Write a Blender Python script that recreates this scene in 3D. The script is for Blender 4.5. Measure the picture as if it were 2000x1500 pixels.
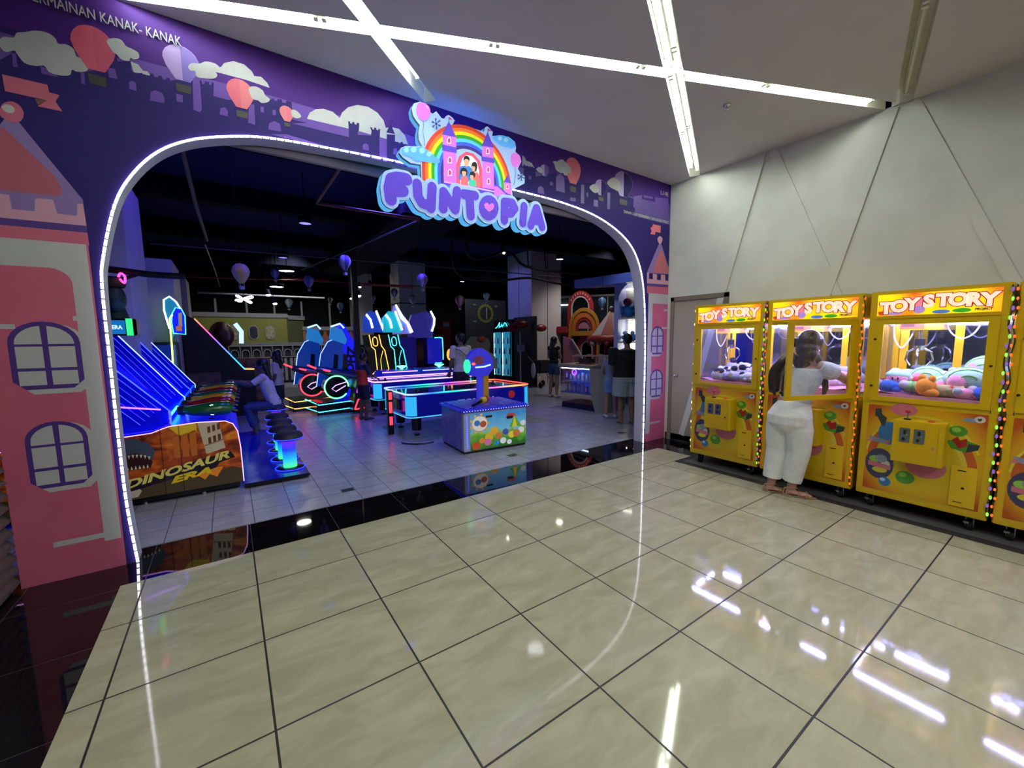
import bpy, bmesh, math, random
from mathutils import Vector, Matrix, geometry
from math import sin, cos, pi, radians as R
random.seed(7)
for o in list(bpy.data.objects): bpy.data.objects.remove(o)
SC = bpy.context.scene; COL = SC.collection

# ---------------------------------------------------------------- camera, world, exposure
FPX = 800.84
YAW, PITCH, ROLL = .6037, -.1096, -.0114
CAM = Vector((.5507, -3.553, 1.538))
fw = Vector((sin(YAW)*cos(PITCH), cos(YAW)*cos(PITCH), sin(PITCH)))
r0 = Vector((cos(YAW), -sin(YAW), 0)); u0 = r0.cross(fw)
RX = r0*cos(ROLL)+u0*sin(ROLL); UY = -r0*sin(ROLL)+u0*cos(ROLL)
cd = bpy.data.cameras.new('camera'); cam = bpy.data.objects.new('camera', cd); COL.objects.link(cam)
cd.sensor_width = 36; cd.lens = FPX*36/2000; cd.clip_start = .05; cd.clip_end = 100
cam.matrix_world = Matrix(((RX.x, UY.x, -fw.x, CAM.x), (RX.y, UY.y, -fw.y, CAM.y), (RX.z, UY.z, -fw.z, CAM.z), (0, 0, 0, 1)))
SC.camera = cam
w = bpy.data.worlds.new('world'); SC.world = w; w.use_nodes = True
w.node_tree.nodes['Background'].inputs[0].default_value = (.30, .33, .42, 1)
w.node_tree.nodes['Background'].inputs[1].default_value = .06
SC.view_settings.view_transform = 'Standard'; SC.view_settings.look = 'None'
SC.view_settings.gamma = 1; SC.view_settings.use_curve_mapping = False
SC.view_settings.exposure = 0.0

CEIL = 3.717; FY = .2262; RWX = 5.988

def lamp(name, kind, loc, energy, col, size=.3, aim=None, spot=None, label=None):
    d = bpy.data.lights.new(name, kind); d.energy = energy; d.color = col
    if kind == 'AREA': d.shape = 'DISK'; d.size = size
    elif kind in ('POINT', 'SPOT'): d.shadow_soft_size = size
    if kind == 'SPOT': d.spot_size = R(spot or 90); d.spot_blend = .6
    o = bpy.data.objects.new(name, d); COL.objects.link(o); o.location = loc
    if aim is not None: o.rotation_euler = (Vector(aim)-Vector(loc)).to_track_quat('-Z', 'Y').to_euler()
    return o
# ultraviolet and coloured house lights under the black ceiling of the arcade, its white downlights, and two added fill spots
lamp('violet_wash', 'SPOT', (1.2, 3.4, 4.3), 120, (.10, .05, 1), .15, (-.6, 5.0, 2.2), 95)
lamp('blue_wash_shooter', 'SPOT', (1.6, 2.8, 4.2), 100, (.05, .06, 1), .15, (.3, 2.9, .4), 75)
lamp('blue_wash_hockey', 'SPOT', (3.0, 3.4, 4.3), 480, (.13, .09, 1), .15, (2.8, 3.4, 0), 105)
lamp('blue_wash_racing', 'SPOT', (4.2, 6.6, 4.3), 170, (.08, .11, 1), .15, (3.6, 8.2, 0), 80)
lamp('violet_wash_column', 'SPOT', (6.6, 8.4, 4.0), 110, (.20, .20, 1), .15, (9.0, 8.2, 2.2), 80)
lamp('house_light_counter', 'SPOT', (7.6, 3.4, 4.4), 130, (1, .93, .84), .15, (7.2, 3.2, 0), 120)
lamp('house_light_door', 'SPOT', (5.0, 2.2, 4.4), 34, (.92, .93, 1), .15, (5.2, 2.0, 0), 110)
lamp('house_light_play', 'SPOT', (10.2, 5.4, 4.3), 170, (1, .88, .78), .15, (11.2, 6.2, 1.2), 120)
lamp('house_light_back', 'SPOT', (2.6, 11.6, 4.3), 260, (.95, .95, .9), .15, (2.2, 15.0, 1.4), 100)
lamp('gear_wall_fill', 'SPOT', (10.0, 10.5, 4.3), 90, (1, .96, .9), .15, (10.5, 13.0, 2.3), 90)  # spot added to lift the dim gear wall
lamp('shelf_fill_spot', 'SPOT', (7.0, 1.6, 4.0), 70, (.75, .8, 1), .1, (8.0, 2.2, 1.8), 70)  # extra spot, added to brighten the shelf unit
lamp('house_light_column', 'SPOT', (11.2, 5.6, 4.4), 60, (1, .9, .86), .15, (9.7, 7.5, 2.0), 80)

# unseen fill lights added behind the camera to brighten the right side
lamp('mall_fill_light', 'AREA', (2.6, -5.6, 3.70), 60, (1, .99, .92), .4, (2.6, -5.6, 0)); lamp('mall_fill_light', 'AREA', (4.6, -5.6, 3.70), 22, (1, .99, .92), .4, (4.6, -5.2, 0)); lamp('mall_fill_light', 'AREA', (.8, -6.2, 3.70), 40, (1, .99, .92), .4, (.8, -6.2, 0))
# ---------------------------------------------------------------- materials
def lin(c):
    if isinstance(c, str): c = tuple(int(c[i:i+2], 16)/255 for i in (0, 2, 4))
    return tuple((x/12.92 if x <= .04045 else ((x+.055)/1.055)**2.4) for x in c[:3])
MATS = {}
def mat(name, col='808080', rough=.5, metal=0., emit=None, es=1., spec=.5, coat=0., trans=0., alpha=1.):
    key = name
    if key in MATS: return MATS[key]
    m = bpy.data.materials.new(name); m.use_nodes = True; b = m.node_tree.nodes['Principled BSDF']
    b.inputs['Base Color'].default_value = (*lin(col), 1); b.inputs['Roughness'].default_value = rough
    b.inputs['Metallic'].default_value = metal; b.inputs['Specular IOR Level'].default_value = spec
    if coat: b.inputs['Coat Weight'].default_value = coat; b.inputs['Coat Roughness'].default_value = .08
    if trans: b.inputs['Transmission Weight'].default_value = trans
    if emit:
        b.inputs['Emission Color'].default_value = (*lin(emit), 1); b.inputs['Emission Strength'].default_value = es
    MATS[key] = m; return m
def neon(name, col, es): return mat(name, '101010', .6, emit=col, es=es)
def noisy(name, c1, c2, scale=6, rough=.5, detail=3, bump=0., stretch=None, spec=.5, lo=.35, hi=.65):
    if name in MATS: return MATS[name]
    m = mat(name, c1, rough, spec=spec); nt = m.node_tree; N = nt.nodes; L = nt.links; b = N['Principled BSDF']
    t = N.new('ShaderNodeTexCoord'); mp = N.new('ShaderNodeMapping'); n = N.new('ShaderNodeTexNoise'); r = N.new('ShaderNodeValToRGB')
    if stretch: mp.inputs['Scale'].default_value = stretch
    n.inputs['Scale'].default_value = scale; n.inputs['Detail'].default_value = detail
    r.color_ramp.elements[0].position = lo; r.color_ramp.elements[1].position = hi
    r.color_ramp.elements[0].color = (*lin(c1), 1); r.color_ramp.elements[1].color = (*lin(c2), 1)
    L.new(t.outputs['Object'], mp.inputs[0]); L.new(mp.outputs[0], n.inputs[0]); L.new(n.outputs[0], r.inputs[0]); L.new(r.outputs[0], b.inputs['Base Color'])
    if bump:
        bp = N.new('ShaderNodeBump'); bp.inputs['Strength'].default_value = bump; bp.inputs['Distance'].default_value = .01
        L.new(n.outputs[0], bp.inputs['Height']); L.new(bp.outputs[0], b.inputs['Normal'])
    return m
def glass(name, tint='e8f0ff', refl=.10, dens=.06):
    if name in MATS: return MATS[name]
    m = bpy.data.materials.new(name); m.use_nodes = True; nt = m.node_tree; N = nt.nodes; L = nt.links; N.clear()
    o = N.new('ShaderNodeOutputMaterial'); tr = N.new('ShaderNodeBsdfTransparent'); g = N.new('ShaderNodeBsdfGlossy'); mx = N.new('ShaderNodeMixShader')
    ge = N.new('ShaderNodeNewGeometry'); dt = N.new('ShaderNodeVectorMath'); dt.operation = 'DOT_PRODUCT'; L.new(ge.outputs['Normal'], dt.inputs[0]); L.new(ge.outputs['Incoming'], dt.inputs[1])
    ab = N.new('ShaderNodeMath'); ab.operation = 'ABSOLUTE'; L.new(dt.outputs['Value'], ab.inputs[0]); iv = N.new('ShaderNodeMath'); iv.operation = 'SUBTRACT'; iv.inputs[0].default_value = 1; L.new(ab.outputs[0], iv.inputs[1])
    pw_ = N.new('ShaderNodeMath'); pw_.operation = 'POWER'; L.new(iv.outputs[0], pw_.inputs[0]); pw_.inputs[1].default_value = 5; ad = N.new('ShaderNodeMath'); ad.operation = 'ADD'; ad.inputs[1].default_value = refl; ad.use_clamp = True; L.new(pw_.outputs[0], ad.inputs[0])
    df = N.new('ShaderNodeBsdfDiffuse'); df.inputs[0].default_value = (*lin(tint), 1); m2 = N.new('ShaderNodeMixShader'); m2.inputs[0].default_value = dens
    g.inputs['Roughness'].default_value = .02; tr.inputs[0].default_value = (*lin(tint), 1)
    L.new(ad.outputs[0], mx.inputs[0]); L.new(tr.outputs[0], m2.inputs[1]); L.new(df.outputs[0], m2.inputs[2])
    L.new(m2.outputs[0], mx.inputs[1]); L.new(g.outputs[0], mx.inputs[2]); L.new(mx.outputs[0], o.inputs[0])
    MATS[name] = m; return m
def tilemat(name, c1, c2, grout, size, ox, oy, rough, gw, spec=.5, coat=0.):
    m = mat(name, c1, rough, spec=spec, coat=coat); nt = m.node_tree; N = nt.nodes; L = nt.links; b = N['Principled BSDF']
    g = N.new('ShaderNodeNewGeometry'); s = N.new('ShaderNodeSeparateXYZ'); L.new(g.outputs['Position'], s.inputs[0])
    def M(op, a, bb=None, cc=None):
        n = N.new('ShaderNodeMath'); n.operation = op
        for i, v in enumerate((a, bb, cc)):
            if v is None: continue
            if hasattr(v, 'links'): L.new(v, n.inputs[i])
            else: n.inputs[i].default_value = v
        return n.outputs[0]
    def edge(sock, off):
        f = M('FRACT', M('DIVIDE', M('SUBTRACT', sock, off), size)); return M('MINIMUM', f, M('SUBTRACT', 1., f))
    d = M('MINIMUM', edge(s.outputs[0], ox), edge(s.outputs[1], oy)); isg = M('LESS_THAN', d, gw/size/2)
    cx = M('FLOOR', M('DIVIDE', M('SUBTRACT', s.outputs[0], ox), size)); cy = M('FLOOR', M('DIVIDE', M('SUBTRACT', s.outputs[1], oy), size))
    cb = N.new('ShaderNodeCombineXYZ'); L.new(cx, cb.inputs[0]); L.new(cy, cb.inputs[1]); wn = N.new('ShaderNodeTexWhiteNoise'); L.new(cb.outputs[0], wn.inputs[0])
    ad = N.new('ShaderNodeVectorMath'); ad.operation = 'ADD'; L.new(g.outputs['Position'], ad.inputs[0]); L.new(wn.outputs['Color'], ad.inputs[1])
    n1 = N.new('ShaderNodeTexNoise'); n1.inputs['Scale'].default_value = 3.2; n1.inputs['Detail'].default_value = 7; n1.inputs['Roughness'].default_value = .62; n1.inputs['Distortion'].default_value = .6
    mp = N.new('ShaderNodeMapping'); mp.inputs['Scale'].default_value = (1, 2.6, 1); mp.inputs['Rotation'].default_value = (0, 0, .5)
    L.new(ad.outputs[0], mp.inputs[0]); L.new(mp.outputs[0], n1.inputs[0])
    rp = N.new('ShaderNodeValToRGB'); rp.color_ramp.elements[0].position = .38; rp.color_ramp.elements[1].position = .68
    rp.color_ramp.elements[0].color = (*lin(c1), 1); rp.color_ramp.elements[1].color = (*lin(c2), 1); L.new(n1.outputs[0], rp.inputs[0])
    mx = N.new('ShaderNodeMix'); mx.data_type = 'RGBA'; L.new(isg, mx.inputs[0]); L.new(rp.outputs[0], mx.inputs[6]); mx.inputs[7].default_value = (*lin(grout), 1)
    L.new(mx.outputs[2], b.inputs['Base Color'])
    rr = M('ADD', rough, M('MULTIPLY', isg, .5)); L.new(rr, b.inputs['Roughness'])
    return m

# ---------------------------------------------------------------- mesh builder
class MB:
    def __init__(s): s.v = []; s.f = []; s.mi = []; s.sm = []; s.mats = []; s.M = Matrix.Identity(4)
    def mid(s, m):
        if m not in s.mats: s.mats.append(m)
        return s.mats.index(m)
    def add(s, vs, fs, m, smooth=False):
        b = len(s.v); k = s.mid(m)
        s.v += [tuple(s.M @ Vector(p)) for p in vs]
        for f in fs: s.f.append([b+i for i in f]); s.mi.append(k); s.sm.append(smooth)
        return s
    def box(s, a, b, m, bev=0.):
        x0, y0, z0 = a; x1, y1, z1 = b
        if bev:
            bm = bmesh.new(); bmesh.ops.create_cube(bm, size=1)
            for v in bm.verts: v.co = Vector(((x0+x1)/2+v.co.x*(x1-x0), (y0+y1)/2+v.co.y*(y1-y0), (z0+z1)/2+v.co.z*(z1-z0)))
            bmesh.ops.bevel(bm, geom=bm.edges[:], offset=bev, segments=2, affect='EDGES')
            bm.verts.index_update(); s.add([v.co[:] for v in bm.verts], [[v.index for v in f.verts] for f in bm.faces], m); bm.free(); return s
        vs = [(x0, y0, z0), (x1, y0, z0), (x1, y1, z0), (x0, y1, z0), (x0, y0, z1), (x1, y0, z1), (x1, y1, z1), (x0, y1, z1)]
        return s.add(vs, [(0, 3, 2, 1), (4, 5, 6, 7), (0, 1, 5, 4), (1, 2, 6, 5), (2, 3, 7, 6), (3, 0, 4, 7)], m)
    def poly(s, pts, m): return s.add(pts, [list(range(len(pts)))], m)
    def prism(s, pts, d, m, side=None):       # planar pts extruded by vector d
        n = len(pts); d = Vector(d); q = [tuple(Vector(p)+d) for p in pts]
        s.add(list(pts)+q, [list(range(n)), [2*n-1-i for i in range(n)]], m)
        s.add(list(pts)+q, [(i, (i+1) % n, n+(i+1) % n, n+i) for i in range(n)], side or m); return s
    def tube(s, pts, r, m, seg=8, caps=True, smooth=True, flat=1.):
        pts = [Vector(p) for p in pts]; n = len(pts); vs = []; rr = r if isinstance(r, (list, tuple)) else [r]*n
        up = None
        for i, p in enumerate(pts):
            t = (pts[min(i+1, n-1)]-pts[max(i-1, 0)])
            if t.length < 1e-9: t = Vector((0, 0, 1))
            t.normalize()
            if up is None: up = Vector((0, 0, 1)) if abs(t.z) < .9 else Vector((0, 1, 0))
            a = t.cross(up); a = a.normalized() if a.length > 1e-6 else t.orthogonal().normalized()
            b = a.cross(t); up = b
            for k in range(seg):
                th = 2*pi*k/seg; vs.append(tuple(p+(a*cos(th)+b*sin(th)*flat)*rr[i]))
        fs = [(i*seg+k, i*seg+(k+1) % seg, (i+1)*seg+(k+1) % seg, (i+1)*seg+k) for i in range(n-1) for k in range(seg)]
        s.add(vs, fs, m, smooth)
        if caps: s.add(vs[:seg], [list(range(seg))[::-1]], m); s.add(vs[-seg:], [list(range(seg))], m)
        return s
    def cyl(s, a, b, r, m, seg=16, r2=None, smooth=True): return s.tube([a, b], [r, r if r2 is None else r2], m, seg, True, smooth)
    def lathe(s, prof, m, c=(0, 0, 0), seg=20, smooth=True, mf=None):
        cx, cy, cz = c; n = len(prof); vs = [(cx+r*cos(2*pi*k/seg), cy+r*sin(2*pi*k/seg), cz+z) for r, z in prof for k in range(seg)]
        for i in range(n-1):
            for k in range(seg):
                f = (i*seg+k, i*seg+(k+1) % seg, (i+1)*seg+(k+1) % seg, (i+1)*seg+k)
                mm = mf(k, i) if mf else m
                s.f.append([len(s.v)+j for j in f]); s.mi.append(s.mid(mm)); s.sm.append(smooth)
        s.v += [tuple(s.M @ Vector(p)) for p in vs]
        return s
    def ell(s, c, r, m, seg=14, rings=9, rot=None):
        if not isinstance(r, (tuple, list)): r = (r, r, r)
        vs = [(0, 0, 1)]
        for i in range(1, rings):
            t = pi*i/rings
            vs += [(sin(t)*cos(2*pi*k/seg), sin(t)*sin(2*pi*k/seg), cos(t)) for k in range(seg)]
        vs.append((0, 0, -1)); c = Vector(c)
        q = []
        for v in vs:
            p = Vector((v[0]*r[0], v[1]*r[1], v[2]*r[2]))
            if rot is not None: p = rot @ p
            q.append(tuple(c+p))
        fs = [(0, 1+k, 1+(k+1) % seg) for k in range(seg)]
        for i in range(rings-2):
            b = 1+i*seg; fs += [(b+k, b+seg+k, b+seg+(k+1) % seg, b+(k+1) % seg) for k in range(seg)]
        b = 1+(rings-2)*seg; fs += [(b+k, len(vs)-1, b+(k+1) % seg) for k in range(seg)]
        return s.add(q, fs, m, True)
    def text(s, txt, M, m, size=.1, ext=0.001, off=0., shear=0., align='LEFT', space=1., fit=None):
        c = bpy.data.curves.new('t', 'FONT'); c.body = txt; c.size = size; c.extrude = ext; c.offset = off; c.shear = shear; c.align_x = align; c.space_character = space; c.resolution_u = 3
        o = bpy.data.objects.new('t', c); COL.objects.link(o); dg = bpy.context.evaluated_depsgraph_get(); dg.update()
        me = bpy.data.meshes.new_from_object(o.evaluated_get(dg))
        vs = [v.co.copy() for v in me.vertices]; fs = [list(p.vertices) for p in me.polygons]
        bpy.data.objects.remove(o); bpy.data.curves.remove(c); bpy.data.meshes.remove(me)
        if fit and vs:
            x0 = min(v.x for v in vs); x1 = max(v.x for v in vs); z0 = min(v.y for v in vs); z1 = max(v.y for v in vs)
            for v in vs: v.x = (v.x-x0)/(x1-x0)*fit[0]; v.y = (v.y-z0)/(z1-z0)*fit[1]
        return s.add([tuple(M @ v) for v in vs], fs, m)
    def build(s, name, parent=None, loc=None):
        me = bpy.data.meshes.new(name); me.from_pydata(s.v, [], s.f)
        for m in s.mats: me.materials.append(m)
        me.polygons.foreach_set('material_index', s.mi); me.polygons.foreach_set('use_smooth', s.sm); me.update()
        o = bpy.data.objects.new(name, me); COL.objects.link(o)
        if parent: o.parent = parent
        if loc: o.location = loc
        return o
def tag(o, label=None, cat=None, group=None, kind=None):
    if label: o['label'] = label
    if cat: o['category'] = cat
    if group: o['group'] = group
    if kind: o['kind'] = kind
    return o
def thing(name, label, cat, loc=(0, 0, 0), rz=0, group=None):
    o = bpy.data.objects.new(name, None); COL.objects.link(o); o.empty_display_size = .1
    o.location = loc; o.rotation_euler = (0, 0, rz); return tag(o, label, cat, group)
def struct(name, mb): return tag(mb.build(name), kind='structure')
def copy_tree(o, parent=None):
    c = o.copy(); COL.objects.link(c)
    if parent: c.parent = parent
    for ch in KIDS.get(o.name, o.children): copy_tree(ch, c)
    return c
KIDS = {}
def dup(o, loc, rz=None, label=None, group=None, scale=None):
    c = copy_tree(o); c.location = loc
    if rz is not None: c.rotation_euler = (0, 0, rz)
    if label: c['label'] = label
    if group: c['group'] = group
    if scale: c.scale = (scale,)*3
    return c
XZ = Matrix(((1, 0, 0, 0), (0, 0, -1, 0), (0, 1, 0, 0), (0, 0, 0, 1)))      # text plane -> wall facing -Y
def at(x, y, z, rot=0): return Matrix.Translation((x, y, z)) @ XZ @ Matrix.Rotation(rot, 4, 'Z')
def catmull(p, n=6, closed=True):
    out = []; N = len(p)
    for i in range(N if closed else N-1):
        g = lambda k: p[(i+k) % N] if closed else p[min(max(i+k, 0), N-1)]
        a, b, c, d = g(-1), g(0), g(1), g(2)
        for j in range(n):
            t = j/n
            out.append(tuple(.5*((2*b[k])+(-a[k]+c[k])*t+(2*a[k]-5*b[k]+4*c[k]-d[k])*t*t+(-a[k]+3*b[k]-3*c[k]+d[k])*t**3) for k in range(len(b))))
    if not closed: out.append(tuple(p[-1]))
    return out
def onwall(px, py, y):                       # measured photo point -> (x, z) on the plane Y = y
    d = RX*((px-1000)/FPX)-UY*((py-750)/FPX)+fw; t = (y-CAM.y)/d.y; p = CAM+d*t; return (p.x, p.z)
def arcpts(cx, cz, r, a0, a1, n, rz=None):
    return [(cx+r*cos(a0+(a1-a0)*i/n), cz+(rz or r)*sin(a0+(a1-a0)*i/n)) for i in range(n+1)]
# ---------------------------------------------------------------- shell
M_white = noisy('white_wall_paint', 'b9b9b6', 'c2c2bf', 3, .55)
M_ceil = noisy('ceiling_paint', 'bdbac0', 'c2bfc5', 2, .6)
M_floor = tilemat('polished_cream_tiles', 'a39f86', 'b5b098', '1c1b1d', .6, 0, 0, .055, .009, spec=.6)
M_gran = tilemat('black_granite', '0a090b', '141114', '3a3338', .6, 0, -.144, .03, .004, spec=.6)
M_infl = tilemat('grey_vinyl_tiles', '8e8f9c', '9c9dac', '2c2d36', .3, .037, .17, .26, .006, spec=.5)
M_blk = mat('black_paint', '0b0c10', .8)
def flat(mb, x0, x1, y0, y1, z, m): mb.poly([(x0, y0, z), (x1, y0, z), (x1, y1, z), (x0, y1, z)], m)
f = MB(); T = -.06
f.box((-.12, -9, T), (5.40, -.1, 0), M_floor); struct('floor', f)
f = MB(); f.box((-1.2, -.1, T), (RWX+.1, .46, 0), M_gran); f.box((-1.2, -9, T), (-.12, -.1, 0), M_gran); f.box((5.40, -9, T), (RWX+.1, -.1, 0), M_gran); struct('floor', f)
f = MB(); f.box((-3, .46, T), (16, 19, 0), M_infl); struct('floor', f)
# dark divider joint across the arcade floor
f = MB(); f.box((-1, 6.68, 0), (9, 6.74, .004), mat('dark_rubber', '15151a', .7)); struct('trim_1', f)

# ceiling with recessed light slots
def slot(a, b, w):
    a = Vector(a); b = Vector(b); d = (b-a).normalized(); n = Vector((-d.y, d.x))*w/2
    return [a-n, b-n, b+n, a+n]
S1 = ((-2.6, 1.237), (5.99, -2.208)); 
def ext(a, b, k0, k1):
    a = Vector(a); b = Vector(b); d = (b-a).normalized(); return (tuple(a-d*k0), tuple(b+d*k1))
L1 = ext((.535, -.010), (5.926, -2.166), .55, .06)
L2 = ext((1.37, -.60), (2.17, .11), 3.6, .1)
L3 = ext((3.02, -1.707), (5.81, -.242), 3.4, .17)
L4 = ext((4.49, -2.69), (5.862, -2.30), 4., .1)
CX0, CX1, CY0, CY1 = -1.2, RWX, -9., FY
from mathutils.geometry import delaunay_2d_cdt
def holed(outer, holes):
    vs = []; es = []
    for lp in [outer]+holes:
        b = len(vs); vs += [Vector(p) for p in lp]; es += [(b+i, b+(i+1) % len(lp)) for i in range(len(lp))]
    V, E, F, *_ = delaunay_2d_cdt(vs, es, [], 1, 1e-5)
    def inside(p, poly):
        c = False; n = len(poly)
        for i in range(n):
            a, b = poly[i], poly[i-1]
            if (a[1] > p[1]) != (b[1] > p[1]) and p[0] < (b[0]-a[0])*(p[1]-a[1])/(b[1]-a[1])+a[0]: c = not c
        return c
    keep = []; rec = []
    for fc in F:
        c = sum((V[i] for i in fc), Vector((0, 0)))/len(fc)
        if not inside(c, outer): continue
        (rec if any(inside(c, h) for h in holes) else keep).append(list(fc))
    return V, keep, rec
slots = [slot(*L1, .115), slot(*L2, .115), slot(*L3, .14), slot(*L4, .13)]
# keep every slot end inside the ceiling outline
V2, keep, rec = holed([(CX0, CY0), (CX1, CY0), (CX1, CY1), (CX0, CY1)], slots)
M_slot = mat('slot_white', 'e8e8e0', .5)
c = MB(); SD = .13
c.add([(v.x, v.y, CEIL) for v in V2], [fc[::-1] for fc in keep], M_ceil)
c.add([(v.x, v.y, CEIL+SD) for v in V2], [fc[::-1] for fc in rec], M_slot)
ed = {}
for fc in rec:
    for i in range(len(fc)):
        k = frozenset((fc[i], fc[(i+1) % len(fc)])); ed[k] = ed.get(k, 0)+1
for k, n in ed.items():
    if n == 1:
        a, b = tuple(k); a = V2[a]; b = V2[b]
        c.add([(a.x, a.y, CEIL), (b.x, b.y, CEIL), (b.x, b.y, CEIL+SD), (a.x, a.y, CEIL+SD)], [(0, 1, 2, 3)], M_slot)
c.box((CX0-.1, CY0, CEIL+SD+.005), (CX1+.1, CY1+.1, CEIL+SD+.06), M_ceil)
struct('ceiling', c)
# mall tubes in the slots
M_tube = neon('fluorescent_glow', 'f4fff0', 43); M_cap = mat('tube_cap', 'd8d8d0', .4)
def run(a, b, offs, lit, lab, L=1.16, side=0., start=0., end=0.):
    a = Vector(a); b = Vector(b); d = (b-a).normalized(); n = Vector((-d.y, d.x)); tot = (b-a).length-start-end; k = max(1, int(tot//(L+.03))); L = (tot-.03*k)/k
    for i in range(k):
        p = a+d*(start+i*(L+.03)+.02)+n*side
        t = thing('ceiling_light', lab, 'light', (p.x, p.y, CEIL+.03), math.atan2(d.y, d.x), 'tubes in the ceiling slots: '+lab)
        q = MB(); q.cyl((.02, 0, 0), (L-.02, 0, 0), .014, M_tube if lit else mat('unlit_tube', 'c8c6b8', .3), 10); q.build('tube', t)
        q = MB(); q.box((.0, -.02, .018), (L, .02, .06), M_cap); q.build('batten', t)
        for e in (0, L-.025):
            q = MB(); q.box((e, -.018, -.018), (e+.025, .018, .02), M_cap); q.build('end_cap', t)
def cut(a, b, s0, s1):
    a = Vector(a); b = Vector(b); d = (b-a).normalized(); return tuple(a+d*s0), tuple(b-d*s1)
run(*L1, 0, True, 'lit fluorescent tube in the long ceiling slot running from upper left to right wall', start=.08, end=.25, side=.0)
run(*L2, 0, True, 'lit fluorescent tube in the slanting ceiling slot above the shop sign', side=-.03, end=.28)
run(*L3, 0, True, 'lit fluorescent tube in the steep ceiling slot ending near the corner', side=-.03, end=.12)
run(*L3, 0, True, 'second lit fluorescent tube of the steep ceiling slot ending near the corner', side=.035, end=.25, L=1.0)
run(*L4, 0, False, 'unlit fluorescent tube in the dark ceiling slot above the claw machines', side=0, end=.1)
# sprinkler and small ceiling seams
t = thing('sprinkler', 'small metal fire sprinkler on the grey ceiling between two light slots', 'sprinkler', (4.606, -1.312, CEIL))
q = MB(); q.lathe([(0, 0), (.035, -.002), (.035, -.008), (.012, -.012), (0, -.012)], mat('chrome', 'c8c8cc', .15, 1)); q.build('flange', t)
q = MB(); q.cyl((0, 0, -.01), (0, 0, -.045), .008, MATS['chrome']); q.lathe([(0, -.05), (.025, -.048), (.025, -.045), (0, -.044)], MATS['chrome']); q.build('deflector', t)

# walls of the mall
wl = MB(); wl.box((RWX, -9, 0), (RWX+.12, .46, CEIL+.2), M_white); struct('wall_right', wl)
wl = MB(); wl.box((-1.5, -9.12, 0), (RWX+.12, -9, CEIL+.2), noisy('dim_far_wall', '4a4a50', '56565c', 3, .5)); struct('wall_front', wl)
M_shut = mat('shutter_metal', '6a6668', .35, .6)
sh = MB(); n = 45
for i in range(n):
    z = .02+i*.08
    sh.add([(-.66, -8.98, z), (-.66, FY, z), (-.625, FY, z+.03), (-.625, -8.98, z+.03), (-.66, FY, z+.075), (-.66, -8.98, z+.075)], [(0, 3, 2, 1), (3, 5, 4, 2)], M_shut, True)
sh.box((-.76, -8.98, 0), (-.67, FY-.001, CEIL-.02), M_blk); tag(sh.build('roller_shutter'), 'closed grey corrugated roller shutter at the far left edge', 'shutter')
b = MB(); b.box((RWX-.012, -9, 0), (RWX, -.70, .10), mat('black_skirting', '09090b', .35)); b.box((RWX-.012, -.70, 0), (RWX, .2, .10), MATS['black_skirting']); struct('baseboard_right', b)
# raised slanting bars on the right wall
def bar(n, y0, z0, y1, z1, w, t=.016):
    a = Vector((y0, z0)); c_ = Vector((y1, z1)); d = (c_-a).normalized(); nn = Vector((-d.y, d.x))*w/2
    pts = [a-nn, c_-nn, c_+nn, a+nn]; m = MB(); m.prism([(RWX-t, p.x, p.y) for p in pts], (t+.005, 0, 0), M_white); struct('trim_%d' % n, m)
bar(2, -1.02, 3.71, -.08, .10, .085, .022)
bar(3, -1.13, 3.71, -2.05, 1.5, .085, .014)
bar(4, -2.19, 3.71, -1.72, 1.85, .09, .018)
bar(5, -2.33, 3.71, -3.30, 1.4, .085, .012)
# service door in the right wall
M_door = mat('beige_door', '8f8578', .45); M_dfr = mat('brown_door_frame', '6d6154', .5)
d = MB(); d.box((RWX-.012, -.63, .02), (RWX-.002, .10, 2.05), M_door); dr = struct('door_1', d)
d = MB()
for a_, b_ in (((RWX-.03, .10, 0), (RWX, .155, 2.11)), ((RWX-.03, -.69, 0), (RWX, -.635, 2.11)), ((RWX-.03, -.69, 2.055), (RWX, .155, 2.115))): d.box(a_, b_, M_dfr)
d.build('door_frame', dr)
d = MB(); d.cyl((RWX-.01, .035, .97), (RWX-.06, .035, .97), .012, MATS['chrome']); d.ell((RWX-.07, .035, .97), (.02, .028, .028), MATS['chrome']); d.cyl((RWX-.018, .035, .97), (RWX-.012, .035, .97), .03, MATS['chrome']); d.build('door_handle', dr)
# rubber mat under the claw machines
m = MB(); m.box((5.10, -6, .001), (RWX-.02, -.68, .008), mat('grey_mat', '55555a', .6)); m.prism([(5.02, -6.05, .001), (5.10, -6.05, .001), (5.10, -6.05, .010)], (0, 5.37, 0), mat('mat_border', '2e2d31', .5)); m.prism([(5.02, -.60, .001), (5.02, -.68, .001), (5.02, -.68, .010)], (RWX-5.04, 0, 0), MATS['mat_border'])
tag(m.build('floor_mat'), 'grey rubber floor mat with dark border under the yellow claw machines', 'mat')
# interior shell
s = MB(); s.box((-3, FY+.17, 4.45), (16, 19, 4.55), mat('navy_black_ceiling', '262a58', .8, spec=.1)); struct('ceiling', s)
s = MB(); s.box((-3, 18.8, 0), (16, 19, 4.6), mat('night_wall', '10121c', .7)); struct('wall_back', s)
s = MB(); s.box((15.8, .5, 0), (16, 18.8, 4.6), MATS['night_wall']); struct('wall_right', s)
s = MB(); s.box((-3, .5, 0), (-2.9, 18.8, 4.6), MATS['night_wall']); struct('wall_left', s)
s = MB(); s.box((RWX+.12, .35, 0), (16, .46, 4.6), MATS['night_wall']); s.box((-3, .35, 0), (-1.2, .46, 4.6), MATS['night_wall']); struct('wall_front', s)

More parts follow.
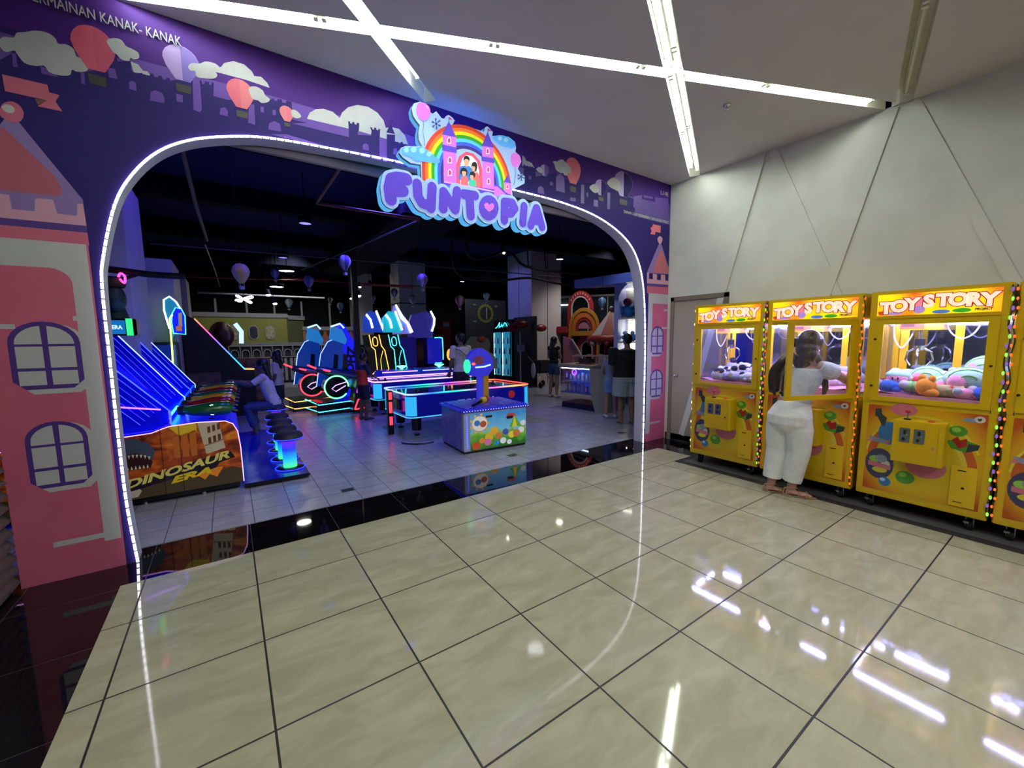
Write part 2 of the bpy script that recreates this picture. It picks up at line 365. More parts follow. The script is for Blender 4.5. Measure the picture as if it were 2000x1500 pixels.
# ---------------------------------------------------------------- facade with mural
arch = [(-.078, 0), (-.1, .42), (-.103, .87), (-.1, 1.37), (-.095, 1.9), (-.071, 2.107), (.012, 2.442), (.117, 2.655), (.261, 2.828), (.435, 2.943), (.647, 3.021), (.907, 3.079), (1.344, 3.11), (2.044, 3.135), (3.186, 3.130), (3.917, 3.115), (4.518, 3.035), (5.006, 2.85), (5.278, 2.583), (5.414, 2.175), (5.471, 1.5), (5.478, .8), (5.48, 0)]
archs = catmull(arch, 5, closed=False)
M_ind = mat('mural_indigo', '2a1f62', .6, spec=.15); M_sky = mat('mural_sky_purple', '421c76', .6, spec=.2); M_lil = mat('mural_lilac', '5f4296', .6, spec=.2)
M_cl = noisy('mural_cloud', 'aaaab0', 'a4a4aa', 20, .42); M_pk = noisy('mural_pink', 'b45472', 'b95976', 4, .5); M_pk2 = mat('mural_light_pink', 'bd8aa4', .42)
M_coral = mat('mural_coral', 'c4606e', .5); M_bk = mat('mural_basket', '2b2a2c', .5); M_wht = mat('mural_offwhite', 'adacb0', .5); M_roof = mat('mural_roof_lilac', '7b62a0', .42)
M_vio = mat('mural_violet', '472a7c', .42); M_rs = mat('mural_rose', 'c4506c', .42)
outer = [(-.63, 0)]+[(-.63, CEIL)]+[(RWX, CEIL)]+[(RWX, 0)]
loop = [(-.63, 0), (-.63, CEIL), (RWX, CEIL), (RWX, 0)]+[(x, z) for x, z in archs[::-1]]
V3, k3, r3 = holed([(-.63, -.001), (-.63, CEIL), (RWX, CEIL), (RWX, -.001)], [[(archs[0][0], -.001)]+archs[1:-1]+[(archs[-1][0], -.001)]])
fc = MB(); fc.add([(v.x, FY, v.y) for v in V3], k3, M_ind)
fc.add([(v.x, FY+.16, v.y) for v in V3], [q_[::-1] for q_ in k3], M_blk)
M_rev = mat('arch_reveal_white', 'b9b6cc', .45)
n = len(archs)
fc.add([(x, FY, z) for x, z in archs]+[(x, FY+.16, z) for x, z in archs], [(i, i+1, n+i+1, n+i) for i in range(n-1)], M_rev, True)
LY = [0]
def dec(pts, m, smooth=False, y=None, px=True, layer=None):
    if px: pts = [onwall(a, b, FY) for a, b in pts]
    if smooth: pts = catmull(pts, 4)
    LY[0] = (LY[0]+1) if layer is None else layer
    yy = FY-.0006-LY[0]*.00004
    ar = sum(pts[i-1][0]*pts[i][1]-pts[i][0]*pts[i-1][1] for i in range(len(pts)))
    if ar < 0: pts = pts[::-1]
    pts = [(min(max(x, -.6299), RWX-.001), min(z, CEIL-.001)) for x, z in pts]
    fc.poly([(x, yy, z) for x, z in pts], m)
def K(ox, oy, s): return lambda pts: [(ox+a*s, oy+b*s) for a, b in pts]
c1 = K(0, 0, .3); c2 = K(500, 100, .3); c5 = K(1020, 290, .11); c6 = K(1240, 420, .13333); c7 = K(1240, 600, .18657); c8 = K(0, 140, .22663); c4 = K(0, 400, .53333); c9 = K(1160, 350, .08)
# sky, lilac haze, castle skyline
dec([(-400, -400), (300, -100), (1308, 359), (1308, 400), (1165, 368), (1050, 336), (900, 292), (760, 250), (640, 220), (540, 190), (450, 166), (275, 118), (150, 100), (80, 70), (0, 50), (-300, -50)], M_sky)
dec([(-60, 40), (0, 62), (60, 80), (150, 104), (275, 118), (450, 166), (540, 190), (640, 220), (760, 250), (830, 275), (830, 335), (780, 322), (560, 270), (440, 240), (330, 190), (240, 165), (120, 150), (0, 130), (-60, 120)], M_lil)
dec([(985, 318), (1100, 350), (1165, 368), (1240, 386), (1308, 400), (1308, 440), (1250, 425), (1160, 400), (1060, 372), (985, 352)], mat('mural_dim_lilac', '4d3a82', .42))
# half-moon clouds
dec(c1([(1440, 435), (1460, 410), (1520, 398), (1590, 420), (1640, 465), (1655, 495), (1700, 500), (1740, 540), (1755, 572), (1600, 520), (1450, 480), (1385, 465)]), M_cl)
dec(c2([(332, 440), (350, 400), (390, 378), (440, 375), (500, 395), (545, 435), (560, 400), (600, 365), (660, 350), (730, 362), (790, 400), (830, 450), (845, 500), (880, 495), (930, 505), (970, 550), (990, 610), (850, 572), (755, 545), (670, 520), (500, 480)]), M_cl)
dec(c1([(700, 400), (745, 400), (760, 440), (720, 435)]), M_cl)
dec(c1([(850, 400), (900, 420), (930, 460), (960, 465), (985, 500), (930, 480), (870, 470)]), M_cl)
dec(c5([(0, 120), (40, 150), (70, 220), (120, 235), (170, 260), (215, 350), (195, 340), (190, 320), (165, 335), (160, 315), (135, 330), (130, 310), (105, 325), (100, 300), (70, 315), (60, 290), (40, 305), (30, 270), (0, 330)]), M_cl)
# castle skyline silhouettes
cas = c1([(-200, 500), (75, 350), (80, 250), (120, 280), (260, 420), (390, 470), (500, 430), (560, 470), (690, 440), (700, 360), (760, 375), (765, 400), (850, 400), (855, 460), (885, 480), (925, 475), (930, 485), (975, 492), (978, 480), (1000, 482), (1002, 500), (1030, 505), (1032, 492), (1055, 497), (1058, 515), (1080, 520), (1085, 505), (1105, 510), (1110, 525), (1145, 520), (1290, 530), (1310, 522), (1315, 545), (1330, 548), (1335, 530), (1360, 535), (1362, 552), (1375, 555), (1378, 538), (1392, 540), (1390, 625), (1480, 650), (1750, 655), (1780, 640), (1785, 655), (1805, 658), (1808, 645), (1835, 650), (1838, 668), (1860, 672), (1864, 655), (1898, 665), (1905, 780), (2000, 800)])+c2([(235, 470), (606, 560), (612, 650)])+[(682, 300), (560, 262), (400, 262), (300, 295), (200, 330), (0, 330), (-200, 200)]
dec(cas, M_ind)
dec(c2([(600, 455), (612, 458), (614, 470), (625, 472), (627, 460), (640, 462), (642, 475), (655, 478), (657, 465), (672, 470), (670, 515), (660, 530), (665, 545), (748, 550), (752, 520), (742, 495), (755, 497), (757, 508), (768, 510), (770, 497), (782, 500), (784, 512), (795, 515), (797, 505), (808, 510), (806, 555), (803, 570), (803, 700), (610, 655)]), M_ind)
dec(c2([(850, 540), (905, 545), (905, 590), (925, 590), (927, 600), (940, 602), (942, 590), (955, 592), (957, 605), (985, 608), (985, 760), (852, 720)]), M_ind)
dec(c2([(875, 470), (905, 540), (848, 530)]), M_ind); dec(c2([(880, 445), (895, 448), (893, 462), (880, 460)]), M_ind); dec(c2([(873, 445), (877, 446), (877, 480), (873, 480)]), M_ind)
dec(c5([(40, 310), (220, 360), (240, 500), (600, 430), (610, 500), (750, 540), (800, 560), (1040, 600), (1100, 600), (1300, 620), (1700, 780), (2000, 900), (2000, 1300), (1500, 1200), (900, 960), (0, 740), (0, 620)]), M_ind)
# windows of the skyline
for q_ in ([(840, 535), (860, 527), (885, 540), (890, 592), (842, 580)], [(975, 655), (980, 600), (1010, 588), (1055, 605), (1072, 640), (1070, 672)], [(1145, 610), (1190, 620), (1190, 668), (1150, 660)], [(1430, 745), (1435, 705), (1465, 700), (1485, 725), (1482, 758)], [(1748, 840), (1755, 800), (1785, 790), (1820, 805), (1832, 858)], [(1700, 695), (1718, 700), (1718, 735), (1700, 730)], [(1775, 715), (1795, 720), (1795, 752), (1777, 748)], [(78, 345), (105, 350), (115, 440), (85, 435)], [(265, 430), (330, 455), (385, 505), (270, 480)], [(525, 470), (550, 475), (555, 550), (530, 545)], [(700, 440), (750, 450), (765, 515), (710, 505)]):
    dec(c1(q_), M_lil)
dec(c1([(1255, 530), (1300, 520), (1310, 640), (1315, 715), (1300, 730), (1260, 715)]), M_lil); dec(c1([(1620, 680), (1655, 680), (1662, 815), (1615, 800)]), M_lil)
for q_ in ([(80, 510), (85, 470), (120, 455), (155, 475), (165, 525)], [(695, 640), (695, 608), (715, 600), (732, 612), (735, 648)], [(892, 670), (895, 635), (915, 632), (925, 680)], [(30, 360), (52, 365), (52, 400), (30, 396)], [(108, 380), (128, 384), (128, 415), (108, 411)]):
    dec(c2(q_), M_lil)
M_dl = mat('mural_deep_lilac', '54398c', .42)
for q_ in ([(275, 790), (275, 700), (320, 660), (375, 700), (388, 815)], [(595, 750), (600, 500), (680, 440), (745, 530), (755, 790)], [(1035, 970), (1045, 640), (1100, 650), (1098, 980)], [(1505, 1070), (1510, 780), (1560, 790), (1555, 1085)], [(1265, 1020), (1270, 910), (1340, 920), (1345, 1045)], [(110, 490), (160, 495), (160, 555), (110, 548)], [(490, 590), (545, 598), (545, 660), (490, 652)], [(850, 870), (945, 880), (945, 945), (850, 930)], [(1140, 780), (1170, 785), (1170, 865), (1140, 855)]):
    dec(c5(q_), M_dl)
for q_ in ([(970, 420), (1170, 390), (1170, 560), (1120, 570), (1080, 520), (1040, 540), (1040, 700), (960, 690)], [(1490, 440), (1810, 470), (1810, 900), (1620, 870), (1600, 650), (1490, 720)], [(1210, 390), (1440, 430), (1430, 480), (1210, 450)], [(1290, 690), (1370, 680), (1380, 800), (1300, 780)]):
    dec(c9(q_), M_dl)
# puffy clouds
dec(c1([(0, 260), (30, 240), (90, 245), (110, 215), (170, 210), (230, 200), (310, 215), (360, 250), (380, 285), (430, 290), (480, 320), (500, 370), (560, 385), (580, 430), (560, 465), (500, 468), (470, 455), (455, 490), (390, 492), (320, 470), (290, 430), (230, 430), (160, 410), (110, 350), (95, 330), (40, 340), (5, 310)]), M_cl, True)
# hot-air balloons of the mural
def mballoon(k, c, rx, rz, m1, m2, bas, tilt=0):
    (a, b), = k([c]); cx, cz = onwall(a, b, FY)
    pts = [(cx+rx*cos(t), cz+rz*sin(t)) for t in [pi*i/10 for i in range(11)]]
    L_ = pts+[(cx-rx*.85, cz-rz*.5), (cx-rx*.4, cz-rz*1.25), (cx+rx*.4, cz-rz*1.25), (cx+rx*.85, cz-rz*.5)]
    dec(L_, m1, px=False); dec([(cx, cz+rz*.99)]+[p for p in pts[::-1][5:]][::-1][0:0]+[(cx+rx*.55, cz+rz*.82), (cx+rx*.9, cz+rz*.42), (cx+rx*.99, cz), (cx+rx*.84, cz-rz*.5), (cx+rx*.4, cz-rz*1.24), (cx, cz-rz*1.24)], m2, px=False)
    if bas: dec([(cx-rx*.42, cz-rz*1.5), (cx+rx*.42, cz-rz*1.5), (cx+rx*.38, cz-rz*2.0), (cx-rx*.38, cz-rz*2.0)], M_bk, px=False)
M_rs2 = mat('mural_rose_dark', 'b44a68', .42); M_bv = mat('mural_balloon_violet', '6c58b0', .42); M_bl = mat('mural_balloon_lilac', '9a80c0', .42)
mballoon(c1, (610, 300), .102, .115, M_rs, M_rs2, True)
mballoon(c1, (1180, 400), .10, .10, M_bl, M_bv, True)
mballoon(c1, (1565, 600), .085, .088, M_rs, M_coral, True)
mballoon(c1, (1865, 735), .048, .05, M_coral, M_rs, True)
mballoon(c5, (900, 370), .125, .13, M_coral, M_coral, True)
mballoon(c5, (1400, 680), .11, .085, M_bl, M_ind, True)
mballoon(c5, (1800, 610), .18, .14, M_bl, M_ind, True)
mballoon(c5, (395, 380), .062, .055, M_bl, M_dl, False)
dec(c1([(695, 270), (740, 250), (790, 262), (820, 300), (860, 320), (900, 345), (905, 380), (870, 388), (850, 378), (840, 398), (790, 390), (760, 355), (735, 340)]), M_cl, True)
dec(c1([(1225, 435), (1250, 412), (1300, 415), (1340, 402), (1400, 415), (1435, 445), (1440, 460), (1400, 462), (1415, 490), (1395, 512), (1330, 512), (1280, 500), (1270, 465), (1240, 460)]), M_cl, True)
dec(c1([(1620, 575), (1665, 565), (1710, 590), (1725, 620), (1755, 645), (1745, 665), (1705, 672), (1680, 655), (1640, 640)]), M_cl, True)
dec(c1([(1895, 722), (1915, 715), (1945, 735), (1960, 760), (1935, 772), (1905, 760)]), M_cl, True)
dec(c5([(540, 240), (580, 225), (620, 235), (650, 205), (720, 200), (765, 250), (800, 280), (850, 340), (875, 400), (850, 440), (810, 440), (790, 480), (750, 475), (720, 440), (660, 430), (590, 370), (570, 290)]), M_cl, True)
dec(c5([(1190, 690), (1230, 650), (1280, 635), (1330, 670), (1360, 730), (1350, 770), (1300, 795), (1250, 770), (1210, 730)]), M_cl, True)
dec(c5([(1505, 600), (1560, 540), (1630, 515), (1700, 560), (1750, 650), (1740, 710), (1690, 755), (1640, 730), (1560, 690), (1510, 630)]), M_cl, True)
dec(c5([(245, 370), (300, 330), (350, 370), (370, 420), (320, 435), (270, 405)]), M_cl, True)
# left tower
dec(c8([(20, 25), (410, 115), (425, 180), (515, 205), (480, 260), (540, 345), (325, 300), (410, 250), (45, 170)]), M_pk); dec(c8([(300, 235), (415, 250), (330, 290)]), mat('mural_brown', '6b3a38', .5))
dec(c8([(-120, 620), (40, 410), (160, 430), (330, 640), (520, 870), (715, 1105), (745, 1330), (0, 1255), (-160, 1240)]), M_roof)
dec(c8([(20, 285), (90, 258), (160, 285), (205, 350), (195, 410), (150, 440), (60, 420), (0, 370)]), M_pk, True); dec(c8([(15, 310), (50, 285), (100, 295), (130, 330), (110, 358), (60, 352)]), M_wht, True)
dec(c8([(-160, 500), (40, 490), (250, 690), (480, 910), (545, 1030), (510, 1075), (300, 1055), (0, 1020), (-160, 1010)]), mat('mural_red_roof', '9e4c62', .5))
dec(c8([(-160, 1040), (80, 1062), (105, 1185), (300, 1205), (305, 1100), (340, 1092), (460, 1105), (495, 1225), (665, 1245), (668, 1140), (715, 1140), (748, 1330), (0, 1258), (-160, 1240)]), M_pk2)
dec(c8([(-160, 1240), (0, 1258), (748, 1330), (755, 1390), (0, 1320), (-160, 1300)]), M_vio)
dec(c8([(-160, 1300), (0, 1320), (755, 1390), (770, 1500), (0, 1465), (-160, 1460)])+[], M_pk)
# left tower body
TWX = -.138
def wp(x, z): return (x, z)
def wrect(x0, z0, x1, z1, m): dec([(x0, z0), (x1, z0), (x1, z1), (x0, z1)], m, px=False)
def pw(a, b): return onwall(a, b, FY)
z_t = pw(170, 478)[1]; 
wrect(-.63, .0, TWX, z_t, M_pk)
wx0 = pw(198, 1000)[0]
wrect(wx0, .20, TWX-.01, z_t, M_wht); wrect(-.63, z_t-.16, TWX-.01, z_t, M_wht); wrect(-.63, .0, TWX, .20, M_pk)
zc = z_t-.16; rr = .10
dec([(wx0+.002, zc-rr)]+[(wx0-rr+rr*cos(t)+.002, zc-rr+rr*sin(t)) for t in [pi/2*i/6 for i in range(7)]]+[(wx0+.002, zc+.002)], M_wht, px=False)
def lineb(a, b, h, m=M_wht):
    (x0, z0), (x1, z1) = pw(*a), pw(*b); z = (z0+z1)/2; wrect(x0, z-h/2, x1, z+h/2, m)
lineb((105, 1065), (222, 1040), .035); lineb((0, 638), (30, 638), .03); lineb((143, 622), (168, 622), .03); lineb((182, 932), (208, 930), .03); wrect(-.63, pw(0, 552)[1]-.015, -.60, pw(0, 552)[1]+.02, M_wht)
def archwin(x0, x1, z0, z1, dx=.025, panec=M_wht):
    cx = (x0+x1)/2; w = (x1-x0); rad = w/2
    def shape(ax0, ax1, az0, az1, r):
        c_ = (ax0+ax1)/2; w2 = (ax1-ax0)/2; k = .05*w/.3
        return [(ax0+k, az0), (ax1-k, az0), (ax1, az0+k)]+[(c_+w2*cos(t), az1-w2*.85+w2*.85*sin(t)) for t in [pi*i/12 for i in range(13)]]+[(ax0, az0+k)]
    dec(shape(x0+dx, x1+dx, z0-.03, z1-.01, rad), M_wht, px=False)
    dec(shape(x0, x1, z0, z1, rad), M_vio, px=False)
    t_ = w*.085; h = z1-z0
    i0, i1, j0, j1 = x0+t_, x1-t_, z0+t_, z1-t_
    zz = [j0, j0+h*.21, j0+h*.255, j0+h*.575, j0+h*.63]
    for a_, b_ in ((i0, cx-t_*.5), (cx+t_*.5, i1)):
        wrect(a_, j0, b_, zz[1], panec); wrect(a_, zz[2], b_, zz[3]-.002, panec)
    w2 = (i1-i0)/2; zt = j1-w2*.85; zb = zz[4]-.01
    L_ = [(cx-t_*.5, zb), (i0, zb)]+[(cx+w2*cos(t), zt+w2*.85*sin(t)) for t in [pi-(pi/2-.12)*i/6 for i in range(7)]]
    dec(L_, panec, px=False); dec([(2*cx-x, z) for x, z in L_], panec, px=False)
for (a, b, c_, d_) in ((18, 160, 628, 760), (52, 176, 822, 950)):
    x0 = pw(a, (c_+d_)/2)[0]; x1 = pw(b, (c_+d_)/2)[0]; zt = pw((a+b)/2, c_)[1]; zb = pw((a+b)/2, d_)[1]; archwin(x0+.0, x1, zb, zt, .03)
# right tower
dec(c6([(260, 135), (375, 160), (370, 265), (300, 245), (290, 290), (220, 280), (240, 240), (225, 185), (250, 175)]), M_coral)
dec(c6([(345, 425), (385, 430), (490, 770), (485, 870), (175, 850), (180, 820)]), M_roof)
dec(c6([(330, 380), (330, 340), (360, 310), (395, 335), (395, 385), (365, 430)]), M_pk2, True)
dec(c6([(360, 520), (400, 530), (485, 800), (485, 860), (260, 840)]), mat('mural_red_roof2', 'b05c66', .5))
XR0 = pw(1263, 620)[0]+.0
zq = [pw(1283, y)[1] for y in (533, 552, 553, 559, 573, 586)]
dec(c6([(172, 845), (202, 848), (202, 935), (258, 940), (258, 860), (320, 868), (320, 950), (375, 955), (378, 872), (440, 880), (440, 962), (485, 965), (483, 1022), (172, 1000)]), M_pk2)
dec(c6([(172, 1000), (483, 1022), (483, 1060), (172, 1040)]), M_vio); dec(c6([(172, 1040), (483, 1060), (482, 1165), (172, 1145)]), M_pk)
ztR = pw(1285, 574)[1]; xa = pw(1263, 700)[0]; xb = pw(1303, 700)[0]
wrect(xa, 0, xb, ztR, M_pk); wrect(xa, .12, xa+.10, ztR, M_wht); wrect(xa, ztR-.14, xb, ztR, M_wht); wrect(xb, 0, RWX-.001, 2.30, mat('mural_edge_pale', 'b7b1ae', .5))
wrect(xa, 0, xb, .12, M_pk)
for (a, b, c_, d_) in ((1271, 1295, 637, 692), (1269, 1293, 721, 775)):
    x0 = pw(a, (c_+d_)/2)[0]; x1 = pw(b, (c_+d_)/2)[0]; zt = pw((a+b)/2, c_)[1]; zb = pw((a+b)/2, d_)[1]; archwin(x0, x1, zb, zt, -.02, mat('mural_pane_lilac', 'a8a4ba', .4))
lineb((1262, 828), (1288, 823), .03); lineb((1296, 606), (1304, 606), .03); lineb((1292, 641), (1304, 641), .03); lineb((1266, 775), (1270, 775), .03)
# lettering on the mural
M_let = mat('mural_lettering', 'b4b4ba', .4)
fc.text('ERMAINAN KANAK- KANAK', Matrix.Translation((-.245, FY-.012, 3.548)) @ XZ, M_let, fit=(.685, .058), ext=.002)
fc.text('P', Matrix.Translation((-.285, FY-.012, 3.548)) @ XZ, M_let, fit=(.03, .058), ext=.002)
x_, z_ = onwall(1290, 380, FY); fc.text('L1-9E', Matrix.Translation((x_, FY-.006, z_)) @ XZ, M_let, fit=(.17, .055), ext=.002)
x_, z_ = onwall(1217, 413, FY); fc.text('TAMAN OLIM PERMAINAN DAN BOLEH PUSAT', Matrix.Translation((x_, FY-.006, z_-.02)) @ XZ, M_let, fit=(.98, .038), ext=.002)
struct('wall_arch', fc)
# LED rope around the arch
M_led = neon('led_rope_white', 'f2f2ff', 9); M_ledc = mat('led_rope_sleeve', 'd0d0dc', .3)
q = MB(); pts = [(x, FY-.012, z) for x, z in archs]
M_ledd = neon('led_rope_dim', 'c8c8e8', 2.2)
q.tube(pts, .0075, M_led, 8)
pth = catmull(arch, 22, closed=False)
for i in range(0, len(pth)-1, 1):
    x, z = pth[i]; x2, z2 = pth[i+1]
    if i % 3 == 0: q.tube([(x, FY-.012, z), (x+(x2-x)*.5, FY-.012, z+(z2-z)*.5)], .0095, M_ledc, 8)
tag(q.build('light_rope'), 'glowing white LED rope outlining the whole arch opening', 'light rope')
# raised roller shutter behind the arch head
q = MB(); M_al = mat('shutter_aluminium', '8d8778', .35, .5)
for i, (z0, z1, yo) in enumerate([(3.05, 3.115, .0), (3.13, 3.16, .03), (3.165, 3.24, .02), (3.25, 3.32, .05), (3.33, 3.40, .06), (3.41, 3.5, .08)]):
    q.box((-.1, FY+.19+yo, z0), (5.6, FY+.24+yo, z1), M_al if i else mat('shutter_rail', '837c88', .45, .3), .006)
tag(q.build('roller_shutter'), 'rolled-up aluminium shutter with bottom rail behind the arch head', 'shutter')
# ---------------------------------------------------------------- illuminated shop sign hung before the arch
SY = -.08
c3 = K(720, 180, .19335)
sign = thing('shop_sign', 'large glowing rainbow castle sign reading FUNTOPIA above the arch', 'sign', (2.5, 0, 2.55))
OFF = Vector((-2.5, 0, -2.55))
def smb():
    q = MB(); q.M = Matrix.Translation(OFF); return q
M_sface = mat('sign_face_pale_blue', '9db8e8', .5, emit='a4c4f4', es=.42, spec=.2); M_sside = neon('sign_side_glow', '58b4f0', .95); M_smet = mat('sign_metal_return', '8a9ea6', .35, .5)
def P2(pts): return [onwall(a, b, SY) for a, b in c3(pts)]
def ccw(pts):
    ar = sum(pts[i-1][0]*pts[i][1]-pts[i][0]*pts[i-1][1] for i in range(len(pts)))
    return pts if ar > 0 else pts[::-1]
sil = [(460, 110), (520, 92), (580, 110), (620, 160), (625, 200), (650, 215), (685, 190), (740, 260), (768, 268), (785, 238), (812, 226), (850, 255), (872, 285), (858, 310), (845, 335), (900, 335), (1000, 345), (1100, 375), (1165, 400), (1180, 352), (1205, 343), (1258, 400), (1250, 440), (1330, 435), (1420, 450), (1480, 500), (1492, 560), (1485, 600), (1530, 640), (1545, 700), (1510, 770), (1525, 800), (1580, 850), (1578, 920), (1480, 970), (1450, 985), (1462, 1100), (1000, 1040), (540, 960), (528, 730), (430, 715), (350, 660), (310, 610), (330, 560), (380, 540), (470, 545), (545, 545), (510, 480), (505, 400), (520, 330), (480, 280), (450, 230), (438, 160)]
pp = ccw(P2(sil))
q = smb(); q.prism([(x, SY+.035, z) for x, z in pp], (0, -.03, 0), M_sface, M_smet); q.prism([(x, SY+.085, z) for x, z in pp], (0, -.048, 0), M_sside); q.build('picture_panel', sign)
LV = [0]
def sd(q, pts, m, conv=True, smooth=False, lift=None, th=.004):
    if conv: pts = P2(pts)
    if smooth: pts = catmull(pts, 4)
    pts = ccw(pts); LV[0] += .00012
    y = SY+.005-LV[0]-(lift or 0)
    q.prism([(x, y, z) for x, z in pts], (0, -.0003, 0), m)
def em(n, c, es=.75): return mat(n, c, .5, emit=c, es=es*.62, spec=.2)
# rainbow
(xl, zl), (xr, zr), (xt, zt) = P2([(545, 900), (1445, 1070), (985, 345)])
rcx = (xl+xr)/2; rad = (xr-xl)/2; rcz = zt-rad+.01; zb = onwall(*c3([(1000, 990)])[0], SY)[1]
q = smb()
cols = ['c23a2c', 'e0702a', 'd4d81e', '2f9a2c', '5ac2f0', '3a5ae8', '3a2a86']
def ring(q, cx, cz, r0_, r1_, m, zmin, lift=0):
    n = 40; a = []; 
    for rr_ in (r1_, r0_):
        L_ = [(cx+rr_*cos(pi*i/n), cz+rr_*sin(pi*i/n)) for i in range(n+1)]
        L_ = [(cx+rr_, zmin)]+L_+[(cx-rr_, zmin)]
        a.append(L_)
    o_, i_ = a; LV[0] += .00012; y = SY+.005-LV[0]-lift
    vs = [(x, y, z) for x, z in o_]+[(x, y, z) for x, z in i_]; n2 = len(o_)
    q.add(vs, [(k, n2+k, n2+k+1, k+1) for k in range(n2-1)], m)
step = rad*.062
for i, c_ in enumerate(cols): ring(q, rcx, rcz, rad-step*(i+1), rad-step*i, em('rainbow_%d' % i, c_, .85), zb)
LV[0] += .0001
q.build('rainbow', sign)
q = smb()
P_pink = em('sign_pink', 'd070d8'); P_pur = em('sign_purple', '5a40c8', .7); P_dk = em('sign_dark_blue', '20387a', .5); P_lp = em('sign_light_pink', 'f4a8e0'); P_mag = em('sign_magenta', 'c03a80'); P_bl = em('sign_cloud_blue', '5aa6ee'); P_lb = em('sign_cloud_light', '8ecbf8')
P_wh = em('sign_white', 'e8ecff'); P_sk = em('sign_skin', 'f0a888'); P_hr = em('sign_hair', '1a1a24', .3); P_rd = em('sign_red', 'e05070'); P_te = em('sign_teal', '40c0a0'); P_bs = em('sign_shirt_blue', '3a78c8'); P_co = em('sign_coral', 'f06a70')
# arch with family
sd(q, [(885, 935), (888, 720), (915, 645), (985, 598), (1060, 618), (1125, 690), (1150, 780), (1155, 975)], P_rd)
sd(q, [(925, 930), (930, 730), (950, 665), (990, 632), (1045, 645), (1095, 700), (1118, 790), (1122, 965)], P_wh)
sd(q, [(915, 830), (915, 770), (950, 742), (1030, 752), (1040, 830), (1030, 900), (915, 880)], P_bs, smooth=True); sd(q, [(968, 680), (1015, 690), (1010, 735), (990, 750), (970, 730)], P_sk, smooth=True); sd(q, [(962, 690), (965, 655), (990, 640), (1018, 660), (1020, 695), (1005, 680), (980, 675)], P_hr, smooth=True)
sd(q, [(1055, 830), (1100, 810), (1125, 870), (1125, 955), (1065, 945)], P_co, smooth=True); sd(q, [(1040, 775), (1045, 720), (1075, 702), (1098, 730), (1092, 790), (1080, 800), (1050, 810)], P_hr, smooth=True); sd(q, [(1045, 750), (1075, 755), (1072, 795), (1050, 795)], P_sk, smooth=True)
sd(q, [(930, 930), (935, 860), (970, 840), (1005, 865), (1008, 945)], P_co); sd(q, [(928, 820), (935, 775), (965, 762), (995, 785), (998, 830), (975, 838), (945, 830)], P_hr, smooth=True); sd(q, [(945, 800), (985, 805), (980, 840), (955, 845)], P_sk, smooth=True)
sd(q, [(1010, 940), (1015, 890), (1050, 872), (1082, 900), (1085, 955)], P_te); sd(q, [(1020, 850), (1028, 810), (1055, 802), (1078, 825), (1072, 860), (1050, 855)], P_hr, smooth=True); sd(q, [(1028, 838), (1060, 845), (1050, 882), (1032, 875)], P_sk, smooth=True)
q.build('family_picture', sign)
q = smb()
# towers
def wn(cx, cy, w=20, h=32, m=P_wh):
    sd(q, [(cx-w, cy+h), (cx-w, cy-h*.4), (cx-w*.6, cy-h*.9), (cx, cy-h*1.1), (cx+w*.6, cy-h*.9), (cx+w, cy-h*.4), (cx+w, cy+h)], m)
    w *= .65; h *= .75; sd(q, [(cx-w, cy+h), (cx-w, cy-h*.4), (cx-w*.6, cy-h*.9), (cx, cy-h*1.1), (cx+w*.6, cy-h*.9), (cx+w, cy-h*.4), (cx+w, cy+h)], P_mag)
sd(q, [(748, 425), (885, 445), (888, 935), (762, 905)], P_pink); sd(q, [(742, 525), (890, 560), (890, 615), (745, 590)], P_pur); sd(q, [(812, 290), (885, 455), (742, 425)], P_pur)
for a, b in ((814, 487), (822, 685), (822, 812)): wn(a, b)
sd(q, [(1145, 545), (1262, 558), (1268, 1005), (1157, 975)], P_pink); sd(q, [(1138, 645), (1270, 670), (1270, 718), (1142, 695)], P_pur); sd(q, [(1203, 400), (1265, 560), (1142, 543)], P_pur)
for a, b in ((1203, 595), (1208, 782), (1212, 900)): wn(a, b, 17, 30)
for (a, b) in ((808, 250), (1203, 365)):
    sd(q, [(a, b), (a+5, b), (a+5, b+50), (a, b+50)], P_dk); sd(q, [(a+4, b), (a+45, b+28), (a+4, b+26)], P_mag)
sd(q, [(540, 905), (760, 930), (760, 905), (1275, 985), (1275, 1040), (545, 942)], P_pur); sd(q, [(762, 900), (1160, 975), (1268, 1000), (1272, 1012), (762, 912)], P_lp)
sd(q, [(1268, 945), (1310, 950), (1350, 990), (1400, 1040), (1450, 1060), (1448, 1088), (1268, 1050)], P_pink); sd(q, [(1268, 935), (1310, 940), (1350, 975), (1400, 1025), (1445, 1042), (1445, 1055), (1395, 1042), (1345, 995), (1305, 955), (1268, 950)], P_pur)
sd(q, [(1368, 905), (1435, 915), (1440, 1042), (1375, 1000)], P_pink); sd(q, [(1402, 835), (1440, 920), (1362, 908)], P_pur); wn(1400, 955, 14, 24)
q.build('castle_picture', sign)
q = smb()
sd(q, [(325, 600), (350, 560), (400, 562), (440, 548), (480, 560), (520, 552), (560, 560), (600, 590), (640, 620), (680, 660), (720, 690), (700, 720), (620, 712), (540, 700), (470, 690), (420, 650), (370, 640)], P_bl, smooth=True)
for a, b, r_ in ((380, 585, 26), (455, 580, 30), (540, 590, 30), (610, 625, 26)): sd(q, [(a+r_*cos(t), b+r_*sin(t)) for t in [2*pi*i/12 for i in range(12)]], P_lb)
q.build('cloud_picture', sign); q = smb()
sd(q, [(1250, 460), (1290, 440), (1350, 438), (1410, 455), (1460, 490), (1485, 540), (1450, 570), (1400, 560), (1340, 545), (1290, 510)], P_bl, smooth=True)
for a, b, r_ in ((1325, 468, 22), (1385, 485, 22)): sd(q, [(a+r_*cos(t), b+r_*sin(t)) for t in [2*pi*i/12 for i in range(12)]], P_lb)
